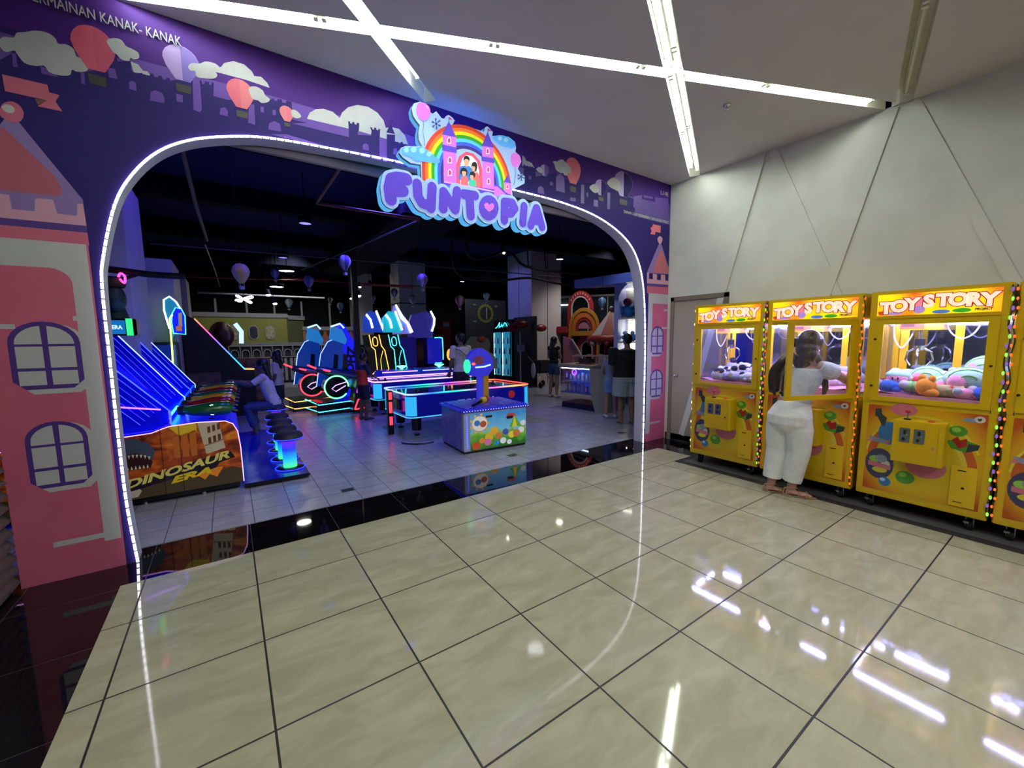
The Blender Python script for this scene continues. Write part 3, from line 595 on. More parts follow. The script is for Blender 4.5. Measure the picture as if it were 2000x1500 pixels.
q.build('cloud_picture', sign); q = smb()
sd(q, [(480, 170), (500, 115), (560, 108), (610, 150), (622, 210), (600, 265), (560, 290), (510, 265), (485, 220)], P_pink, smooth=True); sd(q, [(565, 125), (600, 150), (605, 190), (590, 165)], P_lp)
bal2 = [(1432, 680), (1445, 625), (1485, 615), (1525, 645), (1535, 700), (1515, 745), (1480, 765), (1448, 740)]
def ln(a, b, w=4, m=P_dk):
    a = Vector(a); b = Vector(b); d = (b-a).normalized(); n = Vector((-d.y, d.x))*w/2; sd(q, [tuple(a-n), tuple(b-n), tuple(b+n), tuple(a+n)], m)
sn = [(550, 292), (555, 340), (545, 390), (552, 440), (562, 490), (560, 545)]
for a, b in zip(sn, sn[1:]): ln(a, b)
q.build('balloon_picture', sign); q = smb(); sd(q, bal2, P_pink, smooth=True)
sn = [(1480, 768), (1483, 820), (1475, 880), (1465, 940)]
for a, b in zip(sn, sn[1:]): ln(a, b)
q.build('balloon_picture', sign)
for cx, cy, r_ in ((680, 322, 56), (1535, 855, 44)):
    q = smb()
    for k in range(6):
        t = pi/3*k+.4; e = (cx+r_*.85*cos(t), cy+r_*sin(t)); ln((cx, cy), e, 7)
        for s_ in (.55, .8):
            b = (cx+r_*.85*s_*cos(t), cy+r_*s_*sin(t))
            for dt in (-.7, .7): ln(b, (b[0]+r_*.25*cos(t+dt), b[1]+r_*.25*sin(t+dt)), 5)
    q.build('snowflake_picture', sign)
# letters: fat rounded strokes
def capsule(a, b, r0_, r1_=None, n=8):
    r1_ = r1_ or r0_; a = Vector(a); b = Vector(b); d = b-a; th = math.atan2(d.y, d.x)
    return [(b.x+r1_*cos(th-pi/2+pi*i/n), b.y+r1_*sin(th-pi/2+pi*i/n)) for i in range(n+1)]+[(a.x+r0_*cos(th+pi/2+pi*i/n), a.y+r0_*sin(th+pi/2+pi*i/n)) for i in range(n+1)]
letters = {
 'F': [[(205, 905), (185, 1000), (200, 1105)], [(205, 905), (270, 890), (355, 905)], [(200, 1018), (320, 1018)]],
 'U': [[(462, 950), (470, 1070), (510, 1140), (570, 1160), (600, 1140)], [(612, 980), (600, 1190)]],
 'N': [[(722, 1195), (728, 1030)], [(728, 1030), (842, 1205)], [(842, 1205), (862, 1020)]],
 'T': [[(930, 1050), (1040, 1065)], [(985, 1060), (998, 1265)]],
 'O': [[(1178+60*cos(2*pi*i/14), 1187+80*sin(2*pi*i/14)) for i in range(15)]],
 'P': [[(1338, 1128), (1335, 1310)], [(1338, 1128), (1415, 1138), (1440, 1190), (1400, 1240), (1338, 1236)]],
 'I': [[(1533, 1170), (1520, 1335)]],
 'A': [[(1655, 1190), (1600, 1360)], [(1662, 1190), (1715, 1375)], [(1625, 1305), (1690, 1318)]]}
pxm = (P2([(1000, 1000)])[0][0]-P2([(900, 1000)])[0][0])/100
for L_, st in letters.items():
    i0 = LV[0]
    q = smb(); e = 0
    for s_ in st:
        w_ = [onwall(*p, SY) for p in c3(s_)]
        for a, b in zip(w_, w_[1:]):
            e += .0004; pts = ccw(capsule(a, b, .072))
            q.prism([(x, SY-.055-e*.3, z) for x, z in pts], (0, .02, 0), M_sface, M_smet)
            q.prism([(x, SY+.050-e, z) for x, z in pts], (0, -.080, 0), M_sside)
    o_ = q.build('letter', sign); o_['label'] = 'pale blue backlit letter '+L_
    q = smb(); e = 0
    hw = .048 if L_ == 'F' else .041
    for s_ in st:
        w_ = [onwall(*p, SY) for p in c3(s_)]
        for a, b in zip(w_, w_[1:]):
            e += .0003; q.prism([(x, SY-.066-e, z) for x, z in ccw(capsule(a, b, hw))], (0, .006, 0), P_pur)
    if L_ == 'O':
        hp = [(1180, 1228), (1135, 1190), (1128, 1155), (1145, 1138), (1165, 1140), (1180, 1160), (1200, 1142), (1222, 1148), (1230, 1175), (1215, 1205)]
        q.prism([(x, SY-.071, z) for x, z in ccw([onwall(*p, SY) for p in c3(hp)])], (0, .004, 0), P_pink)
    q.build('letter_face', o_)
q = smb()
for x in (2.15, 2.45, 2.75):
    for z in (3.18, 3.32): q = smb(); q.box((x-.012, SY+.048, z), (x+.012, FY-.006, z+.03), mat('sign_bracket', '303038', .5)); q.build('bracket', sign)
M_halo = neon('sign_halo_led', '2a70ff', 42)
for i in range(14):
    x, z = rcx-rad*.9*cos(pi*i/13), rcz+rad*.86*sin(pi*i/13); q = smb(); q.box((x-.03, SY+.087, z-.02), (x+.03, SY+.095, z+.02), M_halo); q.build('halo_led', sign)
# ---------------------------------------------------------------- claw machines
M_yel = mat('yellow_enamel', 'c9a400', .32, coat=.2); M_yel2 = mat('yellow_enamel_light', 'd8b010', .35)
M_gl = glass('machine_glass', 'f4f6ff', .05, .01); M_chr = mat('chrome', 'c8c8cc', .15, 1)
M_rub = mat('black_rubber', '0c0c0e', .5); M_plate = mat('steel_plate', '8a94a0', .25, .9)
M_wled = neon('cabinet_led', 'bcbcff', 170); M_cloth = noisy('pink_cloth', 'f0a4b4', 'e08ca4', 5, .75, bump=.4)
M_mir = mat('mirror_back', '8088a0', .04, 1)
W = .785; D = .79; Z0 = .13; Z1 = 1.90
def sign_mat():
    m = mat('claw_header_print', 'ffd800', .3); nt = m.node_tree; N = nt.nodes; L = nt.links; b = N['Principled BSDF']
    t = N.new('ShaderNodeTexCoord'); s = N.new('ShaderNodeSeparateXYZ'); L.new(t.outputs['Object'], s.inputs[0])
    v = N.new('ShaderNodeTexNoise'); v.inputs['Scale'].default_value = 3.; v.inputs['Detail'].default_value = 1
    L.new(t.outputs['Object'], v.inputs[0])
    r = N.new('ShaderNodeValToRGB'); r.color_ramp.elements[0].position = .42; r.color_ramp.elements[0].color = (*lin('f0e010'), 1)
    r.color_ramp.elements[1].position = .66; r.color_ramp.elements[1].color = (*lin('f03018'), 1)
    e = r.color_ramp.elements.new(.54); e.color = (*lin('ffb018'), 1)
    L.new(v.outputs[0], r.inputs[0]); L.new(r.outputs[0], b.inputs['Base Color']); L.new(r.outputs[0], b.inputs['Emission Color']); b.inputs['Emission Strength'].default_value = .75
    return m
M_head = sign_mat()
def art_mat():
    m = mat('claw_art_print', 'd8b000', .35); nt = m.node_tree; N = nt.nodes; L = nt.links; b = N['Principled BSDF']
    t = N.new('ShaderNodeTexCoord'); s = N.new('ShaderNodeMapping'); s.inputs['Location'].default_value = (0, 0, -.963); s.inputs['Scale'].default_value = (1.9, 0, 1.75)
    L.new(t.outputs['Object'], s.inputs[0]); ln_ = N.new('ShaderNodeVectorMath'); ln_.operation = 'LENGTH'; L.new(s.outputs[0], ln_.inputs[0])
    r = N.new('ShaderNodeValToRGB'); r.color_ramp.elements[0].position = .50; r.color_ramp.elements[0].color = (*lin('c9ab10'), 1)
    r.color_ramp.elements[1].position = .84; r.color_ramp.elements[1].color = (*lin('b04a10'), 1); e = r.color_ramp.elements.new(.68); e.color = (*lin('c89008'), 1)
    L.new(ln_.outputs['Value'], r.inputs[0]); L.new(r.outputs[0], b.inputs['Base Color']); return m
M_art = art_mat()
def D2(q, pts, m, y=-.0015):
    q.poly([(x, y, z) for x, z in ccw(pts)], m)
def disc(cx, cz, rx, rz=None, n=18): rz = rz or rx; return [(cx+rx*cos(2*pi*i/n), cz+rz*sin(2*pi*i/n)) for i in range(n)]
def band(cx, cz, r_, w_, a0, a1, n=14): return [(cx+r_*cos(a0+(a1-a0)*i/n), cz+r_*1.1*sin(a0+(a1-a0)*i/n)) for i in range(n+1)]+[(cx+(r_-w_)*cos(a1+(a0-a1)*i/n), cz+(r_-w_)*1.1*sin(a1+(a0-a1)*i/n)) for i in range(n+1)]
def claw_machine(pos, label, door_open=False, pink=False):
    t = thing('claw_machine', label, 'claw machine', pos, -pi/2, 'yellow claw machines along the white wall')
    h = W/2; q = MB()
    # frame: base box, posts, header
    q.box((-h, 0, Z0), (h, D, .955), M_yel, .006)
    wz0, wz1 = .985, 1.645; wx = .315
    q.box((-h, 0, 1.665), (h, D, Z1), M_yel, .006); q.box((-h+.045, .01, 1.645), (h-.045, .045, 1.67), M_yel)
    for a, b in ((-h, -h+.045), (h-.045, h)):
        q.box((a, 0, .95), (b, .05, 1.67), M_yel); q.box((a, D-.05, .95), (b, D, 1.67), M_yel)
        q.box((a, .05, .95), (b, D-.05, .985), M_yel)
    q.box((-h+.04, 0, .95), (h-.04, .05, .975), M_yel)
    q.build('body', t)
    for a in (-h+.004, h-.008): q = MB(); q.box((a, .05, .985), (a+.004, D-.05, 1.665), M_gl); q.build('side_glass', t)
    q = MB(); q.box((-h+.045, D-.03, .985), (h-.045, D-.02, 1.665), M_mir)
    q.box((-h+.05, D-.034, .985), (-h+.11, D-.030, 1.665), M_yel2); q.box((.02, D-.034, .985), (.075, D-.030, 1.665), M_yel2); q.build('mirror_panel', t)
    # door
    dr = MB(); fw_ = .04
    x0, x1, z0, z1 = -h+.045, h-.045, .972, 1.662
    def frame(q, yy, th):
        q.box((x0, yy, z0), (x0+.055, yy+th, z1), M_yel); q.box((x1-.055, yy, z0), (x1, yy+th, z1), M_yel)
        q.box((x0+.055, yy, z0), (x1-.055, yy+th, z0+.04), M_yel); q.box((x0+.055, yy, z1-.04), (x1-.055, yy+th, z1), M_yel)
    if not door_open:
        frame(dr, -.012, .02); d = dr.build('door', t)
        g = MB(); g.box((x0+.05, -.004, z0+.035), (x1-.05, .0, z1-.035), M_gl); g.build('door_glass', d)
        for z in (1.10, 1.50): g = MB(); g.cyl((x0+.008, -.012, z), (x0+.008, -.02, z), .010, mat('dark_hinge', '3a3010', .4, .6), 8); g.build('hinge', d)
        g = MB(); g.cyl((x1-.02, -.012, 1.3), (x1-.02, -.02, 1.3), .009, MATS['dark_hinge'], 8); g.build('lock', d)
    else:
        frame(dr, -.01, .02); d = dr.build('door', t)
        g = MB(); g.box((x0+.05, -.002, z0+.035), (x1-.05, .002, z1-.035), M_gl); g.build('door_glass', d)
        A = R(65)
        piv = Vector((x1, 0, 0)); Mx = Matrix.Translation(piv) @ Matrix.Rotation(A, 4, 'Z') @ Matrix.Translation(-piv)
        d.matrix_local = Mx
        d['label'] = 'glass door swung open'
    # header sign
    q = MB(); q.box((-.345, -.006, 1.695), (.345, 0, 1.87), M_head, .001); q.build('header_sign', t)
    q = MB()
    D2(q, disc(.15, 1.715, .05, .016), mat('sign_leaf_green', '3aa020', .4, emit='3aa020', es=.5), -.0068); D2(q, disc(.04, 1.712, .05, .014), mat('sign_balloon_blue', '4878c8', .4, emit='4878c8', es=.5), -.0068); D2(q, disc(-.24, 1.713, .06, .014), mat('sign_patch_lilac', 'b088d8', .4, emit='b088d8', es=.5), -.0068)
    D2(q, [(-.33, 1.70), (-.27, 1.70), (-.28, 1.74), (-.34, 1.73)], mat('sign_patch_red', 'd04020', .4, emit='d04020', es=.5), -.0068)
    D2(q, disc(-.10, 1.79, .055, .05), mat('sign_patch_pink', 'f08090', .4, emit='f08090', es=.6), -.0068); D2(q, disc(-.085, 1.735, .035, .03), MATS['sign_patch_lilac'], -.0070)
    Mo = mat('sign_outline_plum', '8a1838', .4, emit='a01c40', es=.5); Mi = mat('sign_letter_pink', 'ffc8b0', .4, emit='ffc8b4', es=.9)
    x = -.325
    for k, chh in enumerate('TOY STORY'):
        if chh == ' ': x += .032; continue
        zz = 1.738+.018*sin(k*.5-.6)+.006*(k-4)*.5
        wd = .068 if chh != 'O' else .078
        q.text(chh, at(x-.006, -.0085, zz-.008), Mo, fit=(wd+.014, .112), off=.0, ext=.0008, size=.1) if False else q.text(chh, at(x, -.0080, zz), Mo, size=.128, off=.013, ext=.0004)
        q.text(chh, at(x, -.0100, zz), Mi, size=.128, off=.0075, ext=.0004)
        x += {'T': .066, 'O': .092, 'Y': .072, 'S': .072, 'R': .080}[chh]
    q.text('PROJECT', at(.215, -.008, 1.712), mat('sign_ink', '402848', .4), size=.022, off=.001, ext=.0004, shear=.3)
    q.build('header_lettering', t)
    # art panel
    q = MB(); q.box((-.345, -.003, .19), (.345, 0, .935), M_art); q.build('art_panel', t)
    q = MB()
    mo = mat('art_orange', 'b8541a', .4); mye = mat('art_yellow', 'cdbb38', .4); mrd = mat('art_red', '9c1c14', .4); mgr = mat('art_green', '4a8a28', .35); mgr2 = mat('art_green_light', '88b840', .35)
    mbl = mat('art_blue', '3870a8', .35); mnv = mat('art_navy', '3a3a58', .4); mpk = mat('art_pink', 'c06878', .35); mdk = mat('art_dark', '2c3830', .4); mgy = mat('art_grey', '8088a0', .35); mwh = mat('art_white', 'c8c0b8', .4)
    y = -.0032
    
    D2(q, band(0, .50, .345, .015, .35, pi-.1), mye, y-.0002); D2(q, band(0, .50, .33, .055, 2.2, pi), mo, y-.0002); D2(q, band(0, .48, .32, .05, 0, .7), mo, y-.0002); D2(q, band(0, .48, .27, .03, 0, .7), mye, y-.0003)
    D2(q, disc(-.12, .915, .085, .05), mpk, y-.0004); D2(q, disc(-.20, .70, .07, .10), mbl, y-.0004); D2(q, [(-.30, .90), (-.26, .91), (-.255, .86), (-.22, .83), (-.23, .76), (-.25, .76), (-.28, .83), (-.30, .84)], mdk, y-.0005)
    D2(q, [(-.325, .62), (-.21, .60), (-.21, .64), (-.325, .66)], mgy, y-.0006); 
    for s_ in (-.325, -.21): D2(q, [(s_-.022, .60), (s_+.022, .66), (s_-.022, .66), (s_+.022, .60)][0:0] or [(s_-.02, .61), (s_+.02, .65), (s_+.02, .61), (s_-.02, .65)][0:3], mpk, y-.0007)
    # round navy medallion with green and pink blobs
    D2(q, disc(-.245, .425, .095, .135), mnv, y-.0005); D2(q, disc(-.275, .46, .04, .03), mgr2, y-.0006); D2(q, disc(-.235, .47, .04, .035), mgy, y-.0007); D2(q, [(-.32, .40), (-.17, .38), (-.17, .42), (-.32, .44)], mpk, y-.0008); D2(q, disc(-.24, .37, .05, .025), mye, y-.0007); D2(q, disc(-.205, .43, .03, .03), mwh, y-.0006)
    D2(q, disc(-.20, .275, .04, .04), mbl, y-.0007); D2(q, disc(-.215, .29, .018, .014), mat('art_gloss', 'a8c8e0', .3), y-.0009)
    D2(q, disc(-.05, .54, .06, .05), mpk, y-.0004); D2(q, disc(.04, .47, .12, .10), mpk, y-.0004)
    D2(q, disc(-.075, .345, .06, .055), mgr, y-.0005); D2(q, disc(-.09, .365, .025, .02), mgr2, y-.0006)
    D2(q, disc(.20, .79, .05, .042), mgr, y-.0005); D2(q, disc(.19, .80, .025, .02), mgr2, y-.0006)
    D2(q, [(.14, .71), (.17, .65), (.25, .63), (.31, .66), (.32, .70), (.25, .725)], mgr, y-.0005); D2(q, [(.17, .715), (.20, .75), (.215, .72), (.25, .74), (.255, .68), (.21, .655), (.19, .69)], mrd, y-.0006); D2(q, [(.25, .63), (.31, .66), (.32, .70), (.26, .70)], mdk, y-.0006)
    D2(q, disc(.27, .885, .055, .016), mgy, y-.0005); D2(q, disc(.305, .895, .028, .026), mwh, y-.0006); D2(q, [(.29, .90), (.315, .905), (.312, .888), (.30, .882)], mdk, y-.0007)
    q.build('art_print', t)
    # coin box
    q = MB(); q.box((-.15, -.13, .50), (.15, 0, .845), M_yel, .004); q.build('coin_box', t)
    q = MB(); q.box((-.125, -.134, .53), (.115, -.130, .82), mat('yellow_enamel_door', 'c9a000', .3)); cb = q.build('coin_door', t)
    for x in (-.075, .01):
        q = MB(); q.box((x-.032, -.140, .67), (x+.032, -.134, .785), M_plate, .002); q.box((x-.008, -.144, .735), (x+.008, -.14, .77), M_rub); q.cyl((x+.014, -.14, .735), (x+.014, -.147, .735), .008, M_chr, 10); q.box((x-.014, -.144, .685), (x+.004, -.14, .71), M_rub); q.build('coin_slot', cb)
    q = MB(); q.cyl((.095, -.134, .65), (.095, -.142, .65), .010, M_chr, 10); q.build('lock', cb)
    q = MB(); q.cyl((-.08, -.07, .845), (-.08, -.07, .855), .022, M_rub, 10); q.cyl((-.08, -.07, .855), (-.08, -.07, .91), .006, M_chr, 8); q.ell((-.08, -.07, .915), .017, mat('red_knob', 'b02030', .3)); q.build('joystick', t)
    q = MB(); q.cyl((.06, -.07, .845), (.06, -.07, .862), .02, mat('orange_button', 'd06028', .3), 12); q.build('push_button', t)
    # slot plate
    q = MB(); q.box((.185, -.008, .20), (.325, -.003, .52), M_yel2, .001); q.box((.22, -.010, .482), (.265, -.008, .490), M_rub); q.cyl((.255, -.008, .35), (.255, -.011, .35), .009, M_rub, 8); q.box((.21, -.010, .232), (.26, -.008, .237), M_rub); q.build('cash_door', t)
    # casters
    for x in (-h+.09, h-.09):
        for yy in (.09, D-.09):
            q = MB(); q.box((x-.03, yy-.03, .115), (x+.03, yy+.03, .13), M_plate); q.box((x-.024, yy-.02, .04), (x-.018, yy+.03, .118), M_plate); q.box((x+.018, yy-.02, .04), (x+.024, yy+.03, .118), M_plate); q.box((x-.03, yy-.055, .07), (x+.0, yy-.02, .085), M_plate)
            q.cyl((x-.015, yy+.005, .045), (x+.015, yy+.005, .045), .042, M_rub, 16); q.build('caster', t)
    # inside: bed with cloth, chute, lights, crane
    q = MB(); n = 9; vs = []; 
    for i in range(n):
        for j in range(n):
            x = -h+.02+(W-.04)*i/(n-1); yy = .03+(D-.07)*j/(n-1); vs.append((x, yy, 1.03+.012*sin(i*1.9+j)+.01*cos(j*2.3)))
    q.add(vs, [(i*n+j, (i+1)*n+j, (i+1)*n+j+1, i*n+j+1) for i in range(n-1) for j in range(n-1)], M_cloth, True)
    q.box((-h+.02, .025, .96), (h-.02, .03, 1.035), M_cloth); q.build('cloth_bed', t)
    q = MB()
    for x in (-.30, -.10): q.box((x-.003, .08, 1.0), (x+.003, .30, 1.16), M_gl)
    q.box((-.30, .297, 1.0), (-.10, .303, 1.16), M_gl); q.box((-.30, .077, 1.0), (-.10, .083, 1.10), M_gl); q.build('prize_chute', t)
    q = MB(); q.box((-h+.07, .065, 1.638), (h-.07, .08, 1.65), M_wled); q.box((-h+.07, D-.1, 1.638), (h-.07, D-.085, 1.65), M_wled); q.box((-h+.05, .2, 1.638), (-h+.063, D-.2, 1.65), M_wled); q.build('cabinet_light', t)
    cr = MB(); cr.box((-.26, .24, 1.575), (.02, .46, 1.655), M_yel2, .004); cr.box((-h+.05, .33, 1.61), (h-.05, .36, 1.64), M_chr); crn = cr.build('crane_carriage', t)
    cr = MB(); cr.box((-.245, .236, 1.583), (-.09, .239, 1.645), mo); cr.box((-.235, .234, 1.60), (-.15, .236, 1.63), mat('decal_dark', '5a1a10', .5)); cr.build('carriage_decal', crn)
    cx = -.13; q = MB(); q.cyl((cx, .35, 1.575), (cx, .35, 1.47), .012, M_chr, 10); q.cyl((cx, .35, 1.50), (cx, .35, 1.43), .035, mat('claw_motor', '30323a', .3, .5), 14); q.cyl((cx, .35, 1.44), (cx, .35, 1.40), .042, M_chr, 14, .03)
    for k in range(3):
        a = 2*pi*k/3+.6; u = Vector((cos(a), sin(a), 0))
        q.tube([Vector((cx, .35, 1.415))+u*.03, Vector((cx, .35, 1.385))+u*.085, Vector((cx, .35, 1.315))+u*.10, Vector((cx, .35, 1.265))+u*.06], [.008, .009, .008, .007], M_chr, 6)
    q.build('claw', crn)
    M_cab = mat('white_cable', 'd8d8de', .4)
    q = MB(); q.tube(catmull([(-.30, .33, 1.64), (-.29, .33, 1.50), (-.24, .33, 1.42), (-.19, .33, 1.50), (-.17, .34, 1.58)], 6, False), .006, M_cab, 6); q.tube(catmull([(.02, .35, 1.62), (.06, .35, 1.54), (.12, .35, 1.50), (.18, .35, 1.54), (.22, .35, 1.63)], 6, False), .006, M_cab, 6); q.build('crane_cable', crn)
    return t
XM = 5.15
machines = []
for i, (yc, lab, op) in enumerate([(-1.122, 'yellow claw machine nearest the beige door, leftmost of the row', False), (-1.930, 'yellow claw machine with open glass door behind the woman in white', True), (-2.752, 'yellow claw machine full of green and pink plush, right of the open one', False), (-3.562, 'yellow claw machine cut off by the right edge of the picture', False)]):
    machines.append(claw_machine((XM, yc, 0), lab, op))
# string lights between the machines
M_wire = mat('green_wire', '0f2a14', .6)
bulbm = {'g': neon('bulb_green', '90e850', 1.3), 'p': neon('bulb_purple', '8a60c8', .9), 'o': neon('bulb_orange', 'ff5c20', 1.8), 'w': neon('bulb_warm', 'ffd890', 2.5)}
def garland(name, y, pat, label, x=XM-.012, z0=.16, z1=1.88, n=34, amp=.006, grp=None):
    t = thing('string_light', label, 'string lights', (x, y, z0), 0, 'strings of bulbs beside the claw machines')
    q = MB(); q.tube([(0.008, amp*1.6*sin(i*1.3), (z1-z0)*i/30) for i in range(31)], .004, M_wire, 5); q.build('wire', t)
    for i in range(n):
        q = MB(); z = (z1-z0)*(i+.5)/n; q.ell((-.004, amp*sin(i*2.1), z), (.006, .008, .0165) if pat != 'o' else (.006, .007, .012), bulbm[pat[i % len(pat)]], 8, 5); q.build('bulb', t)
garland('a', -1.515, 'gp', 'string of green and purple bulbs between the first and second claw machine')
garland('b', -1.537, 'o', 'string of small orange bulbs just right of the green and purple one', n=26)
garland('c', -2.318, 'o', 'string of orange bulbs down the right edge of the open claw machine', n=30)
garland('d', -3.146, 'gp', 'string of green and purple bulbs between the third and last claw machine', n=26)
garland('e', -3.168, 'o', 'string of orange bulbs left of the last claw machine at the right edge', n=26)
garland('f', -.735, 'w', 'string of pale warm bulbs along the left edge of the first claw machine', n=22, x=XM+.01)
# plush toys
pm = {k: noisy('plush_'+k, a, b, 60, .95, bump=.3) for k, a, b in [('mint', '9fd0b8', 'b0e0c8'), ('green', '7ab868', '90c878'), ('pink', 'e090b0', 'f0a8c0'), ('orange', 'e88a20', 'f09a30'), ('tan', 'a89868', 'b8a878'), ('blue', '2a5ac0', '3a6ad0'), ('white', 'b8b8c0', 'c8c8d0'), ('black', '101018', '181820'), ('red', 'c02838', 'd03040'), ('cream', 'd8c8a0', 'e0d0b0'), ('lilac', '9a98c8', 'a8a8d8')]}
M_eye = mat('plush_eye', '0a0a0c', .2)
def plush(kind, wpos, s, rz, label, group):
    t = thing('plush_toy', label, 'plush toy', wpos, rz, group)
    q = MB()
    if kind == 'melon':      # round pink creature tucked into a green shell
        q.ell((0, 0, .07), (.10, .08, .07), pm['mint'], 16, 10)
        for k in range(5): q.tube([(.10*cos(a)*cos(k*.6-1.2)*.98, .081*sin(k*.6-1.2), .07+.072*sin(a)*cos(k*.6-1.2)) for a in [pi*j/8 for j in range(9)]], .004, pm['green'], 5)
        q.build('shell', t); q = MB(); q.ell((-.04, -.055, .055), (.045, .035, .045), pm['pink'], 12, 8); q.ell((-.06, -.085, .02), (.02, .02, .015), pm['red'], 8, 6); q.build('body', t)
    elif kind == 'ball':
        q.ell((0, 0, .06), (.075, .07, .06), pm['pink'], 14, 9); q.build('body', t); q = MB(); q.ell((0, .01, .085), (.085, .075, .045), pm['mint'], 14, 8); q.build('hat', t)
        q = MB(); q.ell((-.025, -.068, .06), (.006, .004, .013), M_eye, 6, 5); q.ell((.01, -.07, .06), (.006, .004, .013), M_eye, 6, 5); q.ell((-.06, -.05, .03), (.025, .02, .02), pm['pink'], 8, 6); q.ell((.05, -.06, .03), (.025, .02, .02), pm['pink'], 8, 6); q.build('face', t)
    elif kind == 'penguin':
        q.ell((0, 0, .06), (.06, .055, .065), pm['white'], 12, 8); q.build('body', t); q = MB(); q.ell((.02, 0, .12), (.045, .045, .04), pm['black'], 10, 7); q.ell((-.045, .01, .06), (.02, .035, .045), pm['lilac'], 8, 6); q.build('head', t)
        q = MB(); q.ell((.02, -.045, .115), (.010, .014, .008), pm['orange'], 6, 5); q.build('beak', t)
    elif kind == 'orange':
        q.ell((0, 0, .07), (.065, .055, .07), pm['orange'], 12, 8); q.ell((.04, -.01, .03), (.055, .04, .035), pm['orange'], 10, 7); q.ell((-.03, .0, .14), (.028, .02, .03), pm['orange'], 8, 6); q.ell((.035, .0, .135), (.025, .02, .03), pm['orange'], 8, 6); q.build('body', t)
    elif kind == 'roll':
        q.tube([(-.09, 0, .05), (-.07, 0, .05), (.07, 0, .05), (.09, 0, .05)], [.02, .05, .05, .02], pm['tan'], 12); q.build('body', t); q = MB(); q.ell((.10, 0, .05), (.022, .03, .03), pm['cream'], 8, 6); q.build('head', t)
    else:
        q.ell((0, 0, .05), (.075, .06, .05), pm[kind], 12, 8); q.build('body', t); q = MB(); q.ell((-.06, -.02, .07), (.035, .03, .035), pm['white' if kind != 'white' else 'black'], 10, 7); q.ell((.06, -.03, .03), (.03, .025, .022), pm[kind], 8, 6); q.build('head', t)
    t.scale = (s, s, s); return t
random.seed(11)
def lpos(mi, x, y, z): m = machines[mi].location; return (m.x+y, m.y-x, z)
names = {'melon': 'green shell plush with pink face', 'ball': 'round pink plush with mint hat', 'penguin': 'white and black bird plush', 'orange': 'orange bear plush', 'roll': 'tan rolled plush', 'blue': 'blue plush', 'white': 'pale plush', 'lilac': 'lilac plush', 'pink': 'pink plush', 'red': 'red plush', 'black': 'black plush', 'green': 'green plush', 'mint': 'mint green plush'}
lay3 = [('blue', -.26, .13, 1.04, 1.05, 'at the lower left'), ('ball', -.22, .20, 1.10, 1.0, 'at the left'), ('green', -.12, .16, 1.045, 1.0, 'in front beside the chute'), ('mint', -.20, .42, 1.10, 1.3, 'at the back left'), ('melon', -.06, .36, 1.10, 1.15, 'in the middle'), ('red', -.10, .24, 1.10, .8, 'between the green ones'), ('orange', -.015, .07, 1.035, 1.05, 'against the glass'), ('roll', .12, .085, 1.035, 1.0, 'against the glass'), ('melon', .19, .20, 1.085, 1.35, 'at the right, upper'), ('melon', .07, .24, 1.06, 1.0, 'behind the orange one'), ('blue', .30, .09, 1.035, 1.0, 'at the lower right'), ('melon', .28, .45, 1.15, 1.5, 'at the back right'), ('pink', .12, .5, 1.16, .9, 'on top at the back'), ('mint', .10, .40, 1.10, 1.25, 'behind the right shell'), ('green', .0, .30, 1.04, 1.0, 'under the middle shell'), ('red', .25, .30, 1.18, .8, 'on the upper right'), ('black', -.06, .5, 1.12, .9, 'at the back middle'), ('pink', .20, .07, 1.035, .85, 'beside the tan one')]
for k, x, y, z, s, wh in lay3: plush(k, lpos(2, x, y, z), s, random.uniform(-2.2, -.9), names[k]+' '+wh+' in the third claw machine', 'plush toys in the third claw machine')
lay1 = []
for i in range(26):
    r_ = i % 7; row = i//7
    x = -.16+.078*r_+random.uniform(-.02, .02); y = .08+.12*row+random.uniform(-.02, .02)
    k = ['penguin', 'white', 'lilac', 'penguin', 'black', 'white', 'lilac'][(i*3+row) % 7]
    plush(k, lpos(0, x, y, 1.035+.028*row+random.uniform(0, .015)), random.uniform(.85, 1.05), random.uniform(-2.6, -.6), 'small '+names[k]+' in the heap of the first claw machine', 'heap of '+names[k]+' in the first claw machine')
for i in range(14):
    r_ = i % 5; row = i//5
    plush(['white', 'lilac', 'pink'][i % 3], lpos(1, -.28+.13*r_, .34+.13*row, 1.035+.04*row), 1.05, random.uniform(-2.6, -.6), names[['white', 'lilac', 'pink'][i % 3]]+' at the back of the open claw machine', 'heap of '+names[['white', 'lilac', 'pink'][i % 3]]+' in the open machine')
for i in range(6):
    plush(['pink', 'mint', 'melon'][i % 3], lpos(3, -.28+.10*i, .12+.1*(i % 2), 1.04), 1.0, -1.5, names[['pink', 'mint', 'melon'][i % 3]]+' in the last claw machine at the right edge', 'plush in the last claw machine '+names[['pink', 'mint', 'melon'][i % 3]])
